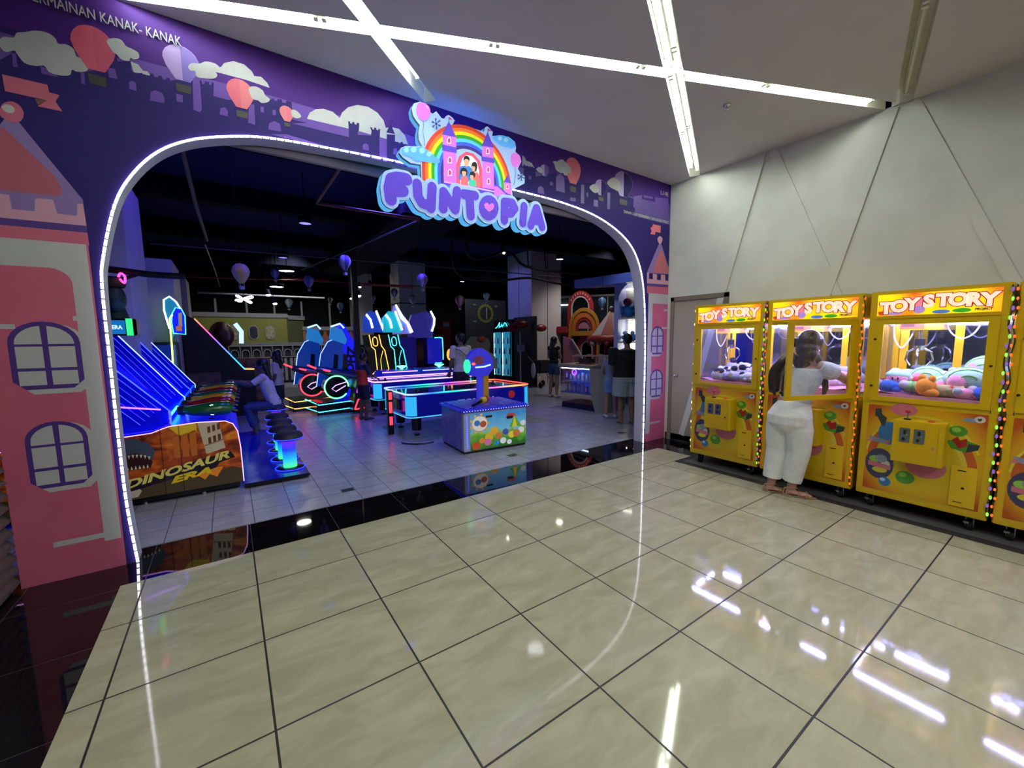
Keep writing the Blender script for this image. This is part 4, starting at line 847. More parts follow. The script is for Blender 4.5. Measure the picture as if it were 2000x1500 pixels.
# ---------------------------------------------------------------- people
def fuse(mb, name, parent, voxel=.008, smooth=4, m=None):
    me = bpy.data.meshes.new(name); me.from_pydata(mb.v, [], mb.f); me.update()
    o = bpy.data.objects.new(name, me); COL.objects.link(o)
    md = o.modifiers.new('r', 'REMESH'); md.mode = 'VOXEL'; md.voxel_size = voxel
    s_ = o.modifiers.new('s', 'SMOOTH'); s_.factor = .5; s_.iterations = smooth
    dg = bpy.context.evaluated_depsgraph_get(); dg.update()
    nm = bpy.data.meshes.new_from_object(o.evaluated_get(dg)); bpy.data.objects.remove(o)
    nm.materials.clear(); nm.materials.append(m or mb.mats[0]); nm.name = name
    nm.polygons.foreach_set('use_smooth', [True]*len(nm.polygons)); nm.update()
    o = bpy.data.objects.new(name, nm); COL.objects.link(o); o.parent = parent; return o
def rings(q, L, m, seg=20):      # (x, y, z, rx, ry) horizontal elliptical sections
    vs = [(x+rx*cos(2*pi*k/seg), y+ry*sin(2*pi*k/seg), z) for x, y, z, rx, ry in L for k in range(seg)]
    n = len(L); fs = [(i*seg+k, i*seg+(k+1) % seg, (i+1)*seg+(k+1) % seg, (i+1)*seg+k) for i in range(n-1) for k in range(seg)]
    q.add(vs, fs+[list(range(seg))[::-1], [(n-1)*seg+k for k in range(seg)]], m, True)
def lerp(a, b, t): return tuple(a[i]+(b[i]-a[i])*t for i in range(3))
def limb(q, a, b, c, ra, rb, rc, m, bulge=1.06):
    q.tube([a, lerp(a, b, .35), lerp(a, b, .8), b, lerp(b, c, .3), lerp(b, c, .75), c], [ra, ra*bulge, rb*1.05, rb, rb*1.08 if bulge else rb, rc*1.15, rc], m, 12)
def hand(q, w, d, m, s=1., curl=.35, side=1):      # wrist point, pointing direction, thumb on one side
    d = Vector(d).normalized(); w = Vector(w); n = d.cross(Vector((0, 0, 1)))
    n = n.normalized() if n.length > .2 else Vector((0, 1, 0)); b = n.cross(d).normalized()
    q.tube([w-d*.01, w+d*.03*s, w+d*.075*s, w+d*.09*s], [.022*s, .030*s, .036*s, .03*s], m, 10, flat=.5)
    for i, L in enumerate((.068, .078, .073, .058)):
        o_ = n*(i-1.5)*.018*s*side; p0 = w+d*.08*s+o_; p1 = p0+d*L*.5*s-b*.006*s; p2 = p1+(d*cos(curl*1.6)-b*sin(curl*1.6))*L*.5*s
        q.tube([p0, p1, p2], [.0092*s, .0085*s, .007*s], m, 8)
    p0 = w+d*.03*s-n*.028*s*side; p1 = p0+(d*.7-n*.7*side)*.035*s; p2 = p1+(d*.9-b*.3)*.03*s
    q.tube([p0, p1, p2], [.012*s, .010*s, .008*s], m, 8)
def foot(q, a, d, m, s=1.):
    d = Vector((d[0], d[1], 0)).normalized(); a = Vector(a); g = Vector((a.x, a.y, 0))
    q.tube([a, g+Vector((0, 0, .045*s))-d*.01], [.038*s, .042*s], m, 10)
    q.tube([g-d*.05*s+Vector((0, 0, .03*s)), g+d*.03*s+Vector((0, 0, .04*s)), g+d*.12*s+Vector((0, 0, .03*s)), g+d*.18*s+Vector((0, 0, .02*s))], [.028*s, .038*s, .042*s, .022*s], m, 10, flat=.62)
SKIN = {}
def skin(n, c): return noisy('skin_'+n, c, c, 8, .5)
def person(label, loc, rz, J, skinc, clothes, hair, s=1., voxel=.009, group=None, shoes=None):
    t = thing('person', label, 'person', loc, rz, group); sk = skin(skinc, skinc)
    q = MB(); q.M = Matrix.Scale(s, 4)
    pel, wst, chs, nk, hd = J['pelvis'], J['waist'], J['chest'], J['neck'], J['head']
    w_ = J.get('w', 1.)
    rings(q, [(pel[0], pel[1], pel[2]-.10, .14*w_, .10*w_), (pel[0], pel[1], pel[2], .165*w_, .115*w_), (wst[0], wst[1], wst[2], .125*w_, .095*w_), (chs[0], chs[1], chs[2], .155*w_, .11*w_), (nk[0], nk[1]-.01, nk[2]-.06, .13*w_, .075*w_), (nk[0], nk[1], nk[2]-.02, .06, .055)], sk)
    q.tube([(nk[0], nk[1], nk[2]-.06), (nk[0]*.5+hd[0]*.5, nk[1]*.5+hd[1]*.5-.01, nk[2]*.5+hd[2]*.5), (hd[0], hd[1]-.01, hd[2]-.04)], [.058, .05, .052], sk, 12)
    F = Matrix.Rotation(J.get('hturn', 0), 3, 'Z') @ Matrix.Rotation(J.get('hnod', 0), 3, 'X')
    def hp(x, y, z): return Vector(hd)+F @ Vector((x, y, z))
    q.ell(hp(0, -.005, .02), (.075, .094, .095), sk, 18, 12, F); q.ell(hp(0, .03, -.045), (.052, .058, .058), sk, 14, 10, F)
    q.tube([hp(0, .088, .015), hp(0, .105, -.012), hp(0, .092, -.022)], [.009, .013, .010], sk, 8); q.ell(hp(0, .085, -.055), (.024, .012, .010), sk, 10, 6, F)
    for e in (-1, 1): q.ell(hp(.077*e, -.005, -.005), (.010, .018, .030), sk, 8, 6, F)
    for side, k in ((-1, 'L'), (1, 'R')):
        sh, el, wr = J['sh'+k], J['el'+k], J['wr'+k]
        q.ell(sh, (.055*w_, .055, .055), sk, 12, 8); limb(q, sh, el, wr, .048*w_, .038, .026, sk); hand(q, wr, Vector(wr)-Vector(el), sk, .95, side=-side)
        hp_, kn, an = J['hip'+k], J['kn'+k], J['an'+k]
        limb(q, hp_, kn, an, .082*w_, .055, .038, sk, 1.04); q.tube([lerp(kn, an, .12), lerp(kn, an, .35), lerp(kn, an, .6)], [.048, .058, .045], sk, 12)
        foot(q, an, J.get('fd'+k, (0.15*side, 1)), sk, .9)
    fuse(q, 'body', t, voxel*s if s < 1 else voxel, 3, sk)
    q = MB(); q.M = Matrix.Scale(s, 4)
    for e in (-1, 1): q.ell(hp(.028*e, .082, .012), (.013, .008, .008), mat('eye_white', 'c8c8c4', .3), 8, 6); q.ell(hp(.028*e, .089, .012), (.006, .003, .006), mat('eye_dark', '120c0a', .2), 8, 5)
    q.tube([hp(-.022, .093, -.052), hp(0, .098, -.050), hp(.022, .093, -.052)], .004, mat('lip', '8a4a44', .5), 6); q.build('face', t)
    for nm, fn, m_ in clothes:
        q = MB(); q.M = Matrix.Scale(s, 4); fn(q, m_, J, hp); fuse(q, nm, t, voxel*.9, 14 if nm == 'trousers' else 4, m_)
    q = MB(); q.M = Matrix.Scale(s, 4); hair[0](q, hair[1], J, hp, F); fuse(q, 'hair', t, voxel*.8, 2, hair[1])
    if shoes:
        for k in ('L', 'R'):
            q = MB(); q.M = Matrix.Scale(s, 4); an = J['an'+k]; d = Vector((*J.get('fd'+k, ((-.15 if k == 'L' else .15), 1)), 0)).normalized(); g = Vector((an[0], an[1], 0))
            q.tube([g-d*.06+Vector((0, 0, .04)), g-d*.01+Vector((0, 0, .05)), g+d*.10+Vector((0, 0, .038)), g+d*.20+Vector((0, 0, .024))], [.034, .048, .048, .026], shoes, 12, flat=.75)
            q.tube([g+Vector((0, 0, .04)), g+Vector((0, 0, .085))], [.05, .046], shoes, 12); q.box((g.x-.03, g.y-.03, .0), (g.x+.03, g.y+.03, .03), shoes); fuse(q, 'shoe', t, voxel*.8, 2, shoes)
    return t
def stand(w=1., pel=(0, 0, .90), lean=0.):
    return dict(w=w, pelvis=pel, waist=(0, .0, 1.05), chest=(0, lean*.6, 1.26), neck=(0, lean, 1.45), head=(0, lean+.02, 1.575), shL=(-.17*w, lean, 1.385), shR=(.17*w, lean, 1.385), elL=(-.22*w, -.02, 1.12), elR=(.22*w, -.02, 1.12), wrL=(-.20*w, .10, .90), wrR=(.20*w, .10, .90), hipL=(-.085, 0, .87), hipR=(.085, 0, .87), knL=(-.10, .02, .48), knR=(.10, .02, .48), anL=(-.11, -.02, .08), anR=(.11, -.02, .08))
def shirt(ext=.0, sleeve=.6, low=-.02, neckz=-.03):
    def f(q, m, J, hp):
        w_ = J['w']; pel, wst, chs, nk = J['pelvis'], J['waist'], J['chest'], J['neck']
        rings(q, [(pel[0], pel[1], pel[2]+low, .175*w_, .13*w_), (pel[0], pel[1], pel[2]+.06, .17*w_, .125*w_), (wst[0], wst[1], wst[2], .145*w_, .115*w_), (chs[0], chs[1], chs[2], .172*w_, .126*w_), (nk[0], nk[1]-.01, nk[2]-.065, .145*w_, .09*w_), (nk[0], nk[1], nk[2]+neckz, .07, .062)], m)
        for k in 'LR':
            sh, el, wr = J['sh'+k], J['el'+k], J['wr'+k]; q.ell(sh, (.068*w_, .066, .062), m, 12, 8)
            if sleeve > 0: q.tube([sh, lerp(sh, el, min(sleeve, 1)*.5), lerp(sh, el, min(sleeve, 1))], [.064*w_, .062*w_, .060*w_], m, 12)
    return f
def legs(r0_=.10, r1_=.085, r2_=.075, length=2., top=.10):
    def f(q, m, J, hp):
        w_ = J['w']; pel = J['pelvis']
        rings(q, [(pel[0], pel[1], pel[2]-.10, .165*w_, .125*w_), (pel[0], pel[1], pel[2]-.02, .18*w_, .132*w_), (pel[0]*.6+J['waist'][0]*.4, pel[1], pel[2]+top, .142*w_, .112*w_)], m)
        for k in 'LR':
            hp_, kn, an = J['hip'+k], J['kn'+k], J['an'+k]
            pts = [hp_, lerp(hp_, kn, .5), kn] if length >= 1 else [hp_, lerp(hp_, kn, length*.5), lerp(hp_, kn, length)]
            rr = [r0_*w_, r0_*w_, r1_*w_]
            if length > 1: e = lerp(kn, an, length-1); pts += [lerp(kn, e, .5), e]; rr += [(r1_+r2_)/2, r2_]
            q.tube(pts, rr, m, 14)
    return f
def skirt(z1, r=.2):
    def f(q, m, J, hp):
        pel = J['pelvis']; w_ = J['w']; rings(q, [(pel[0], pel[1], z1, r*w_, r*.8*w_), (pel[0], pel[1], pel[2]-.05, .185*w_, .14*w_), (J['waist'][0], J['waist'][1], pel[2]+.12, .14*w_, .11*w_)], m)
    return f
def hair_short(q, m, J, hp, F):
    q.ell(hp(0, -.018, .045), (.084, .098, .088), m, 18, 12, F); q.ell(hp(0, -.05, .0), (.076, .062, .07), m, 14, 9, F)
def hair_long(length=.42, bun=False):
    def f(q, m, J, hp, F):
        q.ell(hp(0, -.018, .042), (.088, .102, .092), m, 18, 12, F); q.ell(hp(0, -.055, -.02), (.082, .065, .09), m, 14, 9, F)
        b = hp(0, -.075, -.05); q.tube([b, b+Vector((0, -.03, -length*.4)), b+Vector((0, -.02, -length*.8)), b+Vector((0, -.01, -length))], [.078, .085, .07, .03], m, 14, flat=.5)
    return f
M_hair = noisy('hair_dark_brown', '241814', '3a2a24', 60, .38, stretch=(1, 1, .15)); M_hairb = noisy('hair_black', '08080a', '141216', 60, .4, stretch=(1, 1, .15))
M_denim = noisy('denim_blue', '25355e', '2c3d68', 50, .8); M_navy = mat('navy_cloth', '10142c', .8); M_blkc = noisy('black_cotton', '0c0d12', '101116', 30, .85); M_whc = noisy('white_cotton', 'b8b8b4', 'c4c4c0', 30, .8, bump=.2)
# foreground woman reaching into the open claw machine
JW = dict(w=1., pelvis=(0.0, .0, .80), waist=(.03, .02, .97), chest=(.055, .07, 1.13), neck=(.07, .105, 1.30), head=(.085, .115, 1.452), hturn=-.25, hnod=-.15, shL=(-.095, .08, 1.235), shR=(.20, .09, 1.245), elL=(-.16, .16, 1.03), wrL=(-.13, .33, 1.0), elR=(.30, .245, 1.155), wrR=(.305, .43, 1.08),
 hipL=(-.085, 0, .76), hipR=(.085, .0, .76), knL=(-.10, .01, .44), knR=(.085, .03, .44), anL=(-.115, -.03, .09), anR=(.045, .02, .09), fdL=(.8, .6), fdR=(.85, .5))
M_top = noisy('white_crop_top', 'cccec4', 'dadcd2', 26, .8, bump=.5); M_jean = noisy('white_trousers', 'd6d6d6', 'e0e0df', 14, .75, bump=.35)
def croptop(q, m, J, hp):
    rings(q, [(.032, .02, .915, .135, .105), (.034, .03, 1.0, .138, .108), (.052, .06, 1.09, .155, .118), (.055, .08, 1.17, .168, .118), (.055, .088, 1.225, .172, .10), (.055, .088, 1.235, .165, .09)], m)
    for k in 'LR':
        sh, el = J['sh'+k], J['el'+k]; q.tube([lerp(sh, el, -.15), lerp(sh, el, .15), lerp(sh, el, .45), lerp(sh, el, .66), lerp(sh, el, .72)], [.055, .074, .080, .060, .045], m, 14)
def trousers(q, m, J, hp):
    rings(q, [(0, 0, .60, .09, .08), (0, -.005, .65, .15, .115), (0, -.01, .71, .188, .142), (0, -.01, .79, .190, .145), (.015, .005, .88, .155, .12), (.026, .015, .935, .128, .10)], m)
    for k, xo in (('L', 1), ('R', 1)):
        a, kn, an = J['hip'+k], J['kn'+k], J['an'+k]; hem = (an[0], an[1], .145)
        q.tube([a, lerp(a, kn, .3), lerp(a, kn, .7), kn, lerp(kn, hem, .5), hem], [.100, .113, .104, .094, .086, .080], m, 16)
def womanhair(q, m, J, hp, F):
    q.ell(hp(0, -.02, .035), (.098, .112, .103), m, 20, 14, F); q.ell(hp(.0, -.04, -.04), (.094, .085, .09), m, 16, 10, F); q.ell(hp(.02, -.045, -.10), (.088, .06, .075), m, 14, 9, F); q.ell((.05, .045, 1.30), (.075, .045, .085), m, 14, 9)
    q.tube(catmull([(-.02, .04, 1.37), (-.085, -.02, 1.30), (-.135, -.035, 1.20), (-.15, -.02, 1.10), (-.14, -.03, 1.0), (-.135, -.02, .965)], 4, False), [.03+.022*sin(pi*i/20) if i < 17 else .012 for i in range(21)], m, 12)
    q.tube([(.01, .0, 1.36), (-.01, -.05, 1.25), (-.035, -.06, 1.15), (-.05, -.055, 1.03), (-.052, -.05, .99)], [.022, .020, .017, .015, .006], m, 10)
    q.tube([(.14, .10, 1.36), (.185, .16, 1.22), (.20, .18, 1.05), (.19, .17, .97)], [.028, .030, .026, .01], m, 10)
wom = person('person in white crop top and white trousers reaching into the open claw machine', (4.915, -1.885, 0), R(-95), JW, 'b98a78', [('crop_top', croptop, M_top), ('trousers', trousers, M_jean)], (womanhair, M_hair), voxel=.0065)
M_sand = mat('tan_sandal', 'a08468', .5)
for k in 'LR':
    an = JW['an'+k]; d = Vector((*JW['fd'+k], 0)).normalized(); g = Vector((an[0], an[1], 0)); n = Vector((-d.y, d.x, 0))
    q = MB(); q.prism([tuple(g+d*a+n*b+Vector((0, 0, .004))) for a, b in ((-.07, -.028), (-.07, .028), (.05, .04), (.15, .042), (.20, .0), (.15, -.042), (.05, -.036))], (0, 0, .008), M_sand)
    q.cyl(tuple(g-d*.045), tuple(g-d*.045+Vector((0, 0, .02))), .026, M_sand, 12)
    for a, h_ in ((.05, .058), (.11, .050)): q.tube([g+d*a+n*.045+Vector((0, 0, .01)), g+d*(a+.01)+n*.028+Vector((0, 0, h_)), g+d*(a+.015)-n*.028+Vector((0, 0, h_)), g+d*a-n*.045+Vector((0, 0, .01))], .008, M_sand, 8, flat=.4)
    q.tube([g-d*.07+Vector((0, 0, .02)), g-d*.055+Vector((0, 0, .07)), g+n*.045+Vector((0, 0, .085)), g+d*.045+Vector((0, 0, .08)), g-n*.045+Vector((0, 0, .085)), g-d*.055+Vector((0, 0, .07))], .006, M_sand, 8); q.build('sandal', wom)
q = MB(); 
for dz in (-.02, .02): q.ell((-.018, -.02+.06, 1.475+dz), (.012, .03, .026), mat('black_bow', '08080c', .4), 8, 6)
q.build('hair_bow', wom)
q = MB(); q.ell((-.053, -.062, 1.0), (.022, .018, .016), MATS['black_bow'], 8, 6); q.ell((-.04, -.065, .985), (.018, .014, .020), MATS['black_bow'], 8, 6); q.build('hair_bow', wom)
# man in black at the counter
JM = stand(1.5); JM.update(hturn=.1, wrL=(-.18, .28, 1.02), elL=(-.26, .06, 1.08), elR=(.27, -.0, 1.10), wrR=(.22, .2, .98))
man = person('person in black t-shirt and pale grey shorts seen from behind at the counter', (6.36, 1.27, 0), R(-30), JM, '8a6a5c', [('t_shirt', shirt(sleeve=.85, low=-.06), M_blkc), ('shorts', legs(.115, .115, .11, .85, .05), noisy('grey_blue_shorts', '8e9aa8', '98a4b0', 20, .8))], (hair_short, M_hairb), s=.945)
JC = stand(.85); JC.update(elL=(-.2, .02, 1.15), wrL=(-.16, .16, 1.1))
person('person, a child in a pale blue dress with white shoes beside the one in black', (6.55, 1.80, 0), R(-40), JC, 'a08074', [('dress', skirt(.62, .20), noisy('pale_blue_dress', '5a78b8', '6888c4', 20, .8)), ('top', shirt(sleeve=.5), noisy('lilac_print', '8088b0', '9098c0', 60, .8))], (hair_long(.3), M_hairb), s=.80, shoes=mat('white_shoe', 'b8bcc8', .6))
# girl by the column
JG = stand(.86); JG.update(elR=(.20, .05, 1.12), wrR=(.02, .16, 1.14), elL=(-.20, .05, 1.12), wrL=(-.02, .17, 1.10), hturn=-.2)
person('person with long dark hair, black top and denim shorts standing by the white column', (7.50, 4.60, 0), R(-75), JG, '9a7466', [('top', shirt(sleeve=0, low=.14), M_blkc), ('shorts', legs(.10, .105, .1, .55), M_denim)], (hair_long(.34), M_hairb), s=.93, shoes=mat('white_shoe2', 'a8a8ac', .6))
# man in white shirt behind the hockey table
JH = stand(1.12); JH.update(elL=(-.24, .0, 1.12), wrL=(-.20, .12, .9), elR=(.25, .03, 1.12), wrR=(.18, .22, 1.0), hturn=.3)
mh = person('person in white t-shirt with dark crossbody strap behind the air hockey table', (4.50, 4.02, 0), R(10), JH, '6e5248', [('t_shirt', shirt(sleeve=.8), M_whc), ('trousers', legs(length=1.9), M_navy)], (hair_short, M_hairb), s=.985, shoes=mat('dark_shoe', '18181c', .6))
q = MB(); q.tube(catmull([(-.19, -.05, 1.36), (-.10, -.15, 1.30), (.06, -.165, 1.15), (.17, -.14, 1.0), (.19, .0, .93), (.10, .15, 1.05), (-.08, .14, 1.3), (-.18, .05, 1.38)], 4), .016, mat('black_strap', '0c0c10', .6), 8, flat=.35); q.build('crossbody_strap', mh)
# boy by the racing game
JB = stand(.92); JB.update(head=(0, .05, 1.575), elR=(.20, .10, 1.15), wrR=(.14, .30, 1.06), elL=(-.20, .10, 1.15), wrL=(-.12, .30, 1.06), hturn=.0)
def redpanel(q, m, J, hp): rings(q, [(-.0, -.012, .90, .168, .135), (0, -.014, 1.08, .145, .12), (0, -.014, 1.28, .168, .132)], m)
person('person, a child in dark blue and red shirt at the racing machines', (2.66, 4.60, 0), R(-70), JB, '6a4c44', [('shirt', shirt(sleeve=.95), mat('dark_blue_jersey', '161a48', .7)), ('red_front', redpanel, mat('red_jersey', 'c03420', .7)), ('shorts', legs(.105, .11, .10, .85), M_navy)], (hair_short, M_hairb), s=.765, shoes=mat('sandal_grey', '3a3a50', .6))
# seated girl at the shooting game and the child behind her
JS = dict(w=.92, pelvis=(0, 0, .56), waist=(0, .05, .74), chest=(0, .10, .94), neck=(0, .13, 1.12), head=(0, .15, 1.245), hturn=0, hnod=-.1, shL=(-.155, .13, 1.06), shR=(.155, .13, 1.06), elL=(-.20, .32, .93), elR=(.20, .32, .93), wrL=(-.10, .54, 1.0), wrR=(.08, .52, .98), hipL=(-.09, .02, .54), hipR=(.09, .02, .54), knL=(-.13, .40, .54), knR=(.13, .40, .54), anL=(-.13, .30, .14), anR=(.13, .30, .14), fdL=(-.1, 1), fdR=(.1, 1))
person('person in white t-shirt and blue jeans seated on a glowing stool at the shooting game', (1.12, 4.22, 0.0), R(80), JS, '5c4448', [('t_shirt', shirt(sleeve=.8), M_whc), ('jeans', legs(.092, .075, .06, 1.85), M_denim)], (hair_long(.40), M_hairb), s=.92, shoes=mat('dark_shoe3', '14141c', .6))
JK = stand(.85)
person('person with black hair and white shirt standing behind the seated one', (1.30, 5.35, 0), R(60), JK, '5c4448', [('shirt', shirt(sleeve=.8), M_whc), ('shorts', legs(.10, .105, .1, .8), M_navy)], (hair_long(.30), M_hairb), s=.80, shoes=MATS['dark_shoe3'])
# ---------------------------------------------------------------- arcade: structure
M_col = noisy('white_column_panel', 'b4b2b8', 'bcbac0', 2, .6); M_joint = mat('panel_joint', '2a2a34', .7)
q = MB(); q.box((9.0, 7.5, 0), (10.3, 8.9, 4.45), M_col); q.box((9.68, 7.495, 0), (9.70, 7.5, 4.45), M_joint); q.box((8.995, 8.2, 0), (9.0, 8.215, 4.45), M_joint); struct('trim_6', q)
q = MB(); q.box((5.95, 11.6, 0), (7.0, 12.6, 4.45), M_col); q.box((5.9, 11.55, 2.9), (7.05, 12.65, 2.93), M_joint); struct('trim_7', q)
q = MB(); q.box((5.2, 15.2, 0), (6.0, 16.0, 4.45), M_col); struct('trim_8', q)
q = MB(); q.prism([(-.62, 3.0, 0), (-.36, 3.2, 0), (-.36, 4.6, 0), (-2.9, 4.6, 0), (-2.9, 3.0, 0)], (0, 0, 3.6), M_col); struct('trim_9', q)
q = MB(); q.box((-1.4, 6.0, 0), (-.16, 7.4, 3.0), M_col); q.box((-.6, 5.99, 0), (-.585, 6.0, 3.0), M_joint); struct('trim_10', q)
q = MB(); q.box((-1.4, 9.0, 0), (-.15, 10.0, 3.05), M_col); struct('trim_11', q)
# beams and ducts in the dark ceiling
M_duct = mat('black_duct', '0c0e1e', .85, spec=.1)
for i, y in enumerate((3.0, 6.0, 9.2, 12.5)):
    q = MB(); q.box((-2.9, y, 4.1), (15.8, y+.3, 4.45), M_duct); struct('trim_%d' % (12+i), q)
t = tag(MB().box((3.2, 3.5, 3.7), (4.4, 11, 4.05), M_duct, .02).build('air_duct'), 'long dark rectangular air duct under the black ceiling', 'duct')
M_pipe = mat('grey_pipe', '4a4650', .5); M_rpipe = mat('red_sprinkler_pipe', '8a1a20', .45)
def pipe(pts, r, m, label, cat='pipe', group=None): q = MB(); q.tube(pts, r, m, 8); return tag(q.build('ceiling_pipe'), label, cat, group)
pipe([(.349, 1.15, 3.2), (.36, 3.0, 3.2), (.40, 5.0, 3.2)], .022, mat('dull_red_pipe', '4a2830', .5), 'thin dull red pipe running away at the left of the black ceiling')
pipe([(.36, 5.4, 3.2), (.44, 8.5, 3.2), (.49, 11.8, 3.2)], .014, mat('pale_pipe', '7a7468', .4), 'thin pale pipe running away above the orange balloon')
pipe([(1.75, 1.2, 3.5), (1.74, 2.9, 3.5), (1.74, 3.05, 3.5), (2.95, 3.05, 3.5), (3.3, 3.05, 3.5)], .025, mat('maroon_pipe', '5e2030', .4), 'maroon L-shaped sprinkler pipe behind the sign')
pipe([(-.4, 5.75, 3.2), (1.965, 5.55, 3.2), (6.37, 5.2, 3.2), (8.3, 5.1, 3.2)], .012, M_pipe, 'thin horizontal conduit crossing the whole black ceiling')
pipe([(3.3, 3.1, 3.5), (2.72, 5.2, 3.35), (2.2, 8.0, 3.3)], .014, M_pipe, 'slanting grey conduit under the black ceiling')
pipe([(1.9, 9.4, 3.25), (3.1, 9.3, 3.25)], .05, mat('bright_red_pipe', 'b02824', .4), 'short bright red pipe between hanging balloons at left centre')
pipe([(4.0, 9.2, 3.2), (5.5, 9.0, 3.2)], .04, MATS['bright_red_pipe'], 'short bright red pipe above the racing machines')
pipe([(-.1, 12.9, 3.1), (3.6, 12.9, 3.1)], .03, mat('white_rail', '9a9aa2', .5), 'white rail above the yellow facade')
pipe([(-.5, 8.0, 2.95), (2.5, 8.0, 3.05), (6.0, 8.0, 3.1)], .015, M_rpipe, 'thin red pipe crossing the left half of the arcade ceiling')
# cable bundles around the column
M_blkw = mat('black_cable', '06060a', .6)
def cable(pts, r, label): q = MB(); q.tube(catmull(pts, 6, False), r, M_blkw, 8); tag(q.build('cable_bundle'), label, 'cable', 'black cable bundles hanging from the arcade ceiling: '+label)
cable([(5.2, 4.9, 4.45), (5.25, 4.9, 3.4), (6.3, 4.9, 3.62), (7.0, 5.2, 3.42), (7.9, 5.3, 3.38), (9.0, 5.2, 3.36)], .035, 'thick black cable bundle sagging in front of the white column')
cable([(5.0, 5.2, 4.45), (5.05, 5.2, 3.1), (6.2, 5.2, 3.0), (7.2, 5.2, 3.12), (8.1, 5.1, 3.02), (9.5, 5.0, 2.95)], .03, 'lower black cable bundle crossing the white column')
cable([(7.1, 5.2, 4.45), (7.12, 5.2, 3.7), (7.15, 5.2, 3.42)], .018, 'short black cable dropping to the bundle at the column')
cable([(7.75, 5.25, 4.45), (7.74, 5.25, 3.7), (7.8, 5.25, 3.4)], .016, 'second black cable dropping to the bundle at the column')
cable([(-1.2, 2.6, 2.33), (-.5, 2.6, 2.33), (-.1, 2.6, 2.30), (.2, 2.6, 2.3)], .035, 'black cable bundle in front of the violet wall at left')
cable([(-.9, 2.62, 2.33), (-.5, 2.62, 2.2), (-.15, 2.62, 2.32)], .018, 'loop of black cable under the bundle at the violet wall')
# ceiling lights of the arcade
M_dl = neon('downlight_white', 'fff8e8', 30); M_dls = neon('downlight_blueish', '8a88ff', 1.6)
def downlight(x, y, z, r, m, label):
    t = thing('ceiling_lamp', label, 'lamp', (x, y, z), 0, None)
    q = MB(); q.cyl((0, 0, 0), (0, 0, .01), r, m, 20); q.build('diffuser', t); q = MB(); q.lathe([(r*1.01, -.01), (r*1.15, -.01), (r*1.1, .10), (.02, .12)], M_duct); q.build('shade', t)
    q = MB(); q.cyl((0, 0, .12), (0, 0, 4.45-z), .008, M_duct, 6); q.build('rod', t)
downlight(1.91, 8.33, 3.3, .17, M_dl, 'round white ceiling lamp left of centre, the brighter and higher of two')
downlight(2.0, 11.9, 3.3, .2, M_dl, 'round white ceiling lamp further back above the yellow facade')
downlight(1.83, 4.65, 3.6, .10, M_dls, 'small oval lamp glowing violet under the black ceiling')
downlight(7.87, 4.79, 3.6, .09, M_dl, 'small bright lamp at the upper right edge of the white column')
downlight(6.6, 7.85, 3.3, .07, M_dl, 'small bright round lamp between the two white columns')
downlight(1.65, 6.5, 3.3, .09, M_dls, 'faint small lamp above the left hanging balloons')
def spot(x, y, z, label, s=.06, m=None):
    t = thing('spotlight', label, 'spotlight', (x, y, z))
    q = MB(); q.cyl((0, 0, 0), (-.03, .0, .16), s, M_duct, 12, s*.8); q.build('housing', t); q = MB(); q.ell((0.005, 0, -.012), (s*.85, s*.85, s*.5), m or M_dl, 10, 6); q.build('bulb', t)
    q = MB(); q.cyl((-.03, 0, .16), (-.03, 0, 4.45-z), .007, M_duct, 6); q.build('rod', t)
spot(6.15, 4.87, 3.6, 'bright spotlight at the upper left edge of the white column', .05); spot(.9, 9.5, 2.62, 'bright spotlight above the yellow facade, left one', .07); spot(1.7, 9.5, 2.58, 'bright spotlight above the yellow facade, right one', .06)
spot(1.75, 12.0, 3.05, 'distant spotlight above the yellow facade near the lamp', .08); spot(4.2, 11.4, 3.0, 'bright spotlight above the racing machines, front', .09); spot(4.55, 11.9, 3.15, 'bright spotlight above the racing machines, rear', .10)
spot(4.9, 13.0, 3.6, 'tiny spotlight left of the small column', .06); spot(5.3, 13.0, 3.7, 'tiny spotlight left of the small column, upper', .06)
# cross-shaped lamp
t = thing('pendant_lamp', 'white neon lamp of crossed loops hanging under the orange balloon', 'lamp', (.98, 9.0, 2.63))
q = MB(); M_x = neon('crossed_neon', 'f4fff8', 9); q.tube(catmull([(-.16, 0, -.06), (0, 0, .01), (.16, 0, .07), (.19, 0, .03), (0, .02, -.02), (-.16, 0, -.03)], 5), .014, M_x, 8); q.build('tube', t)
q = MB(); q.tube(catmull([(-.16, .02, .05), (0, .02, .0), (.16, .02, -.08), (.12, .02, -.10), (0, .02, -.02), (-.12, .02, .08)], 5), .014, M_x, 8); q.build('tube', t)
q = MB(); q.cyl((0, .01, .02), (0, .01, 1.8), .005, M_duct, 6); q.build('rod', t)
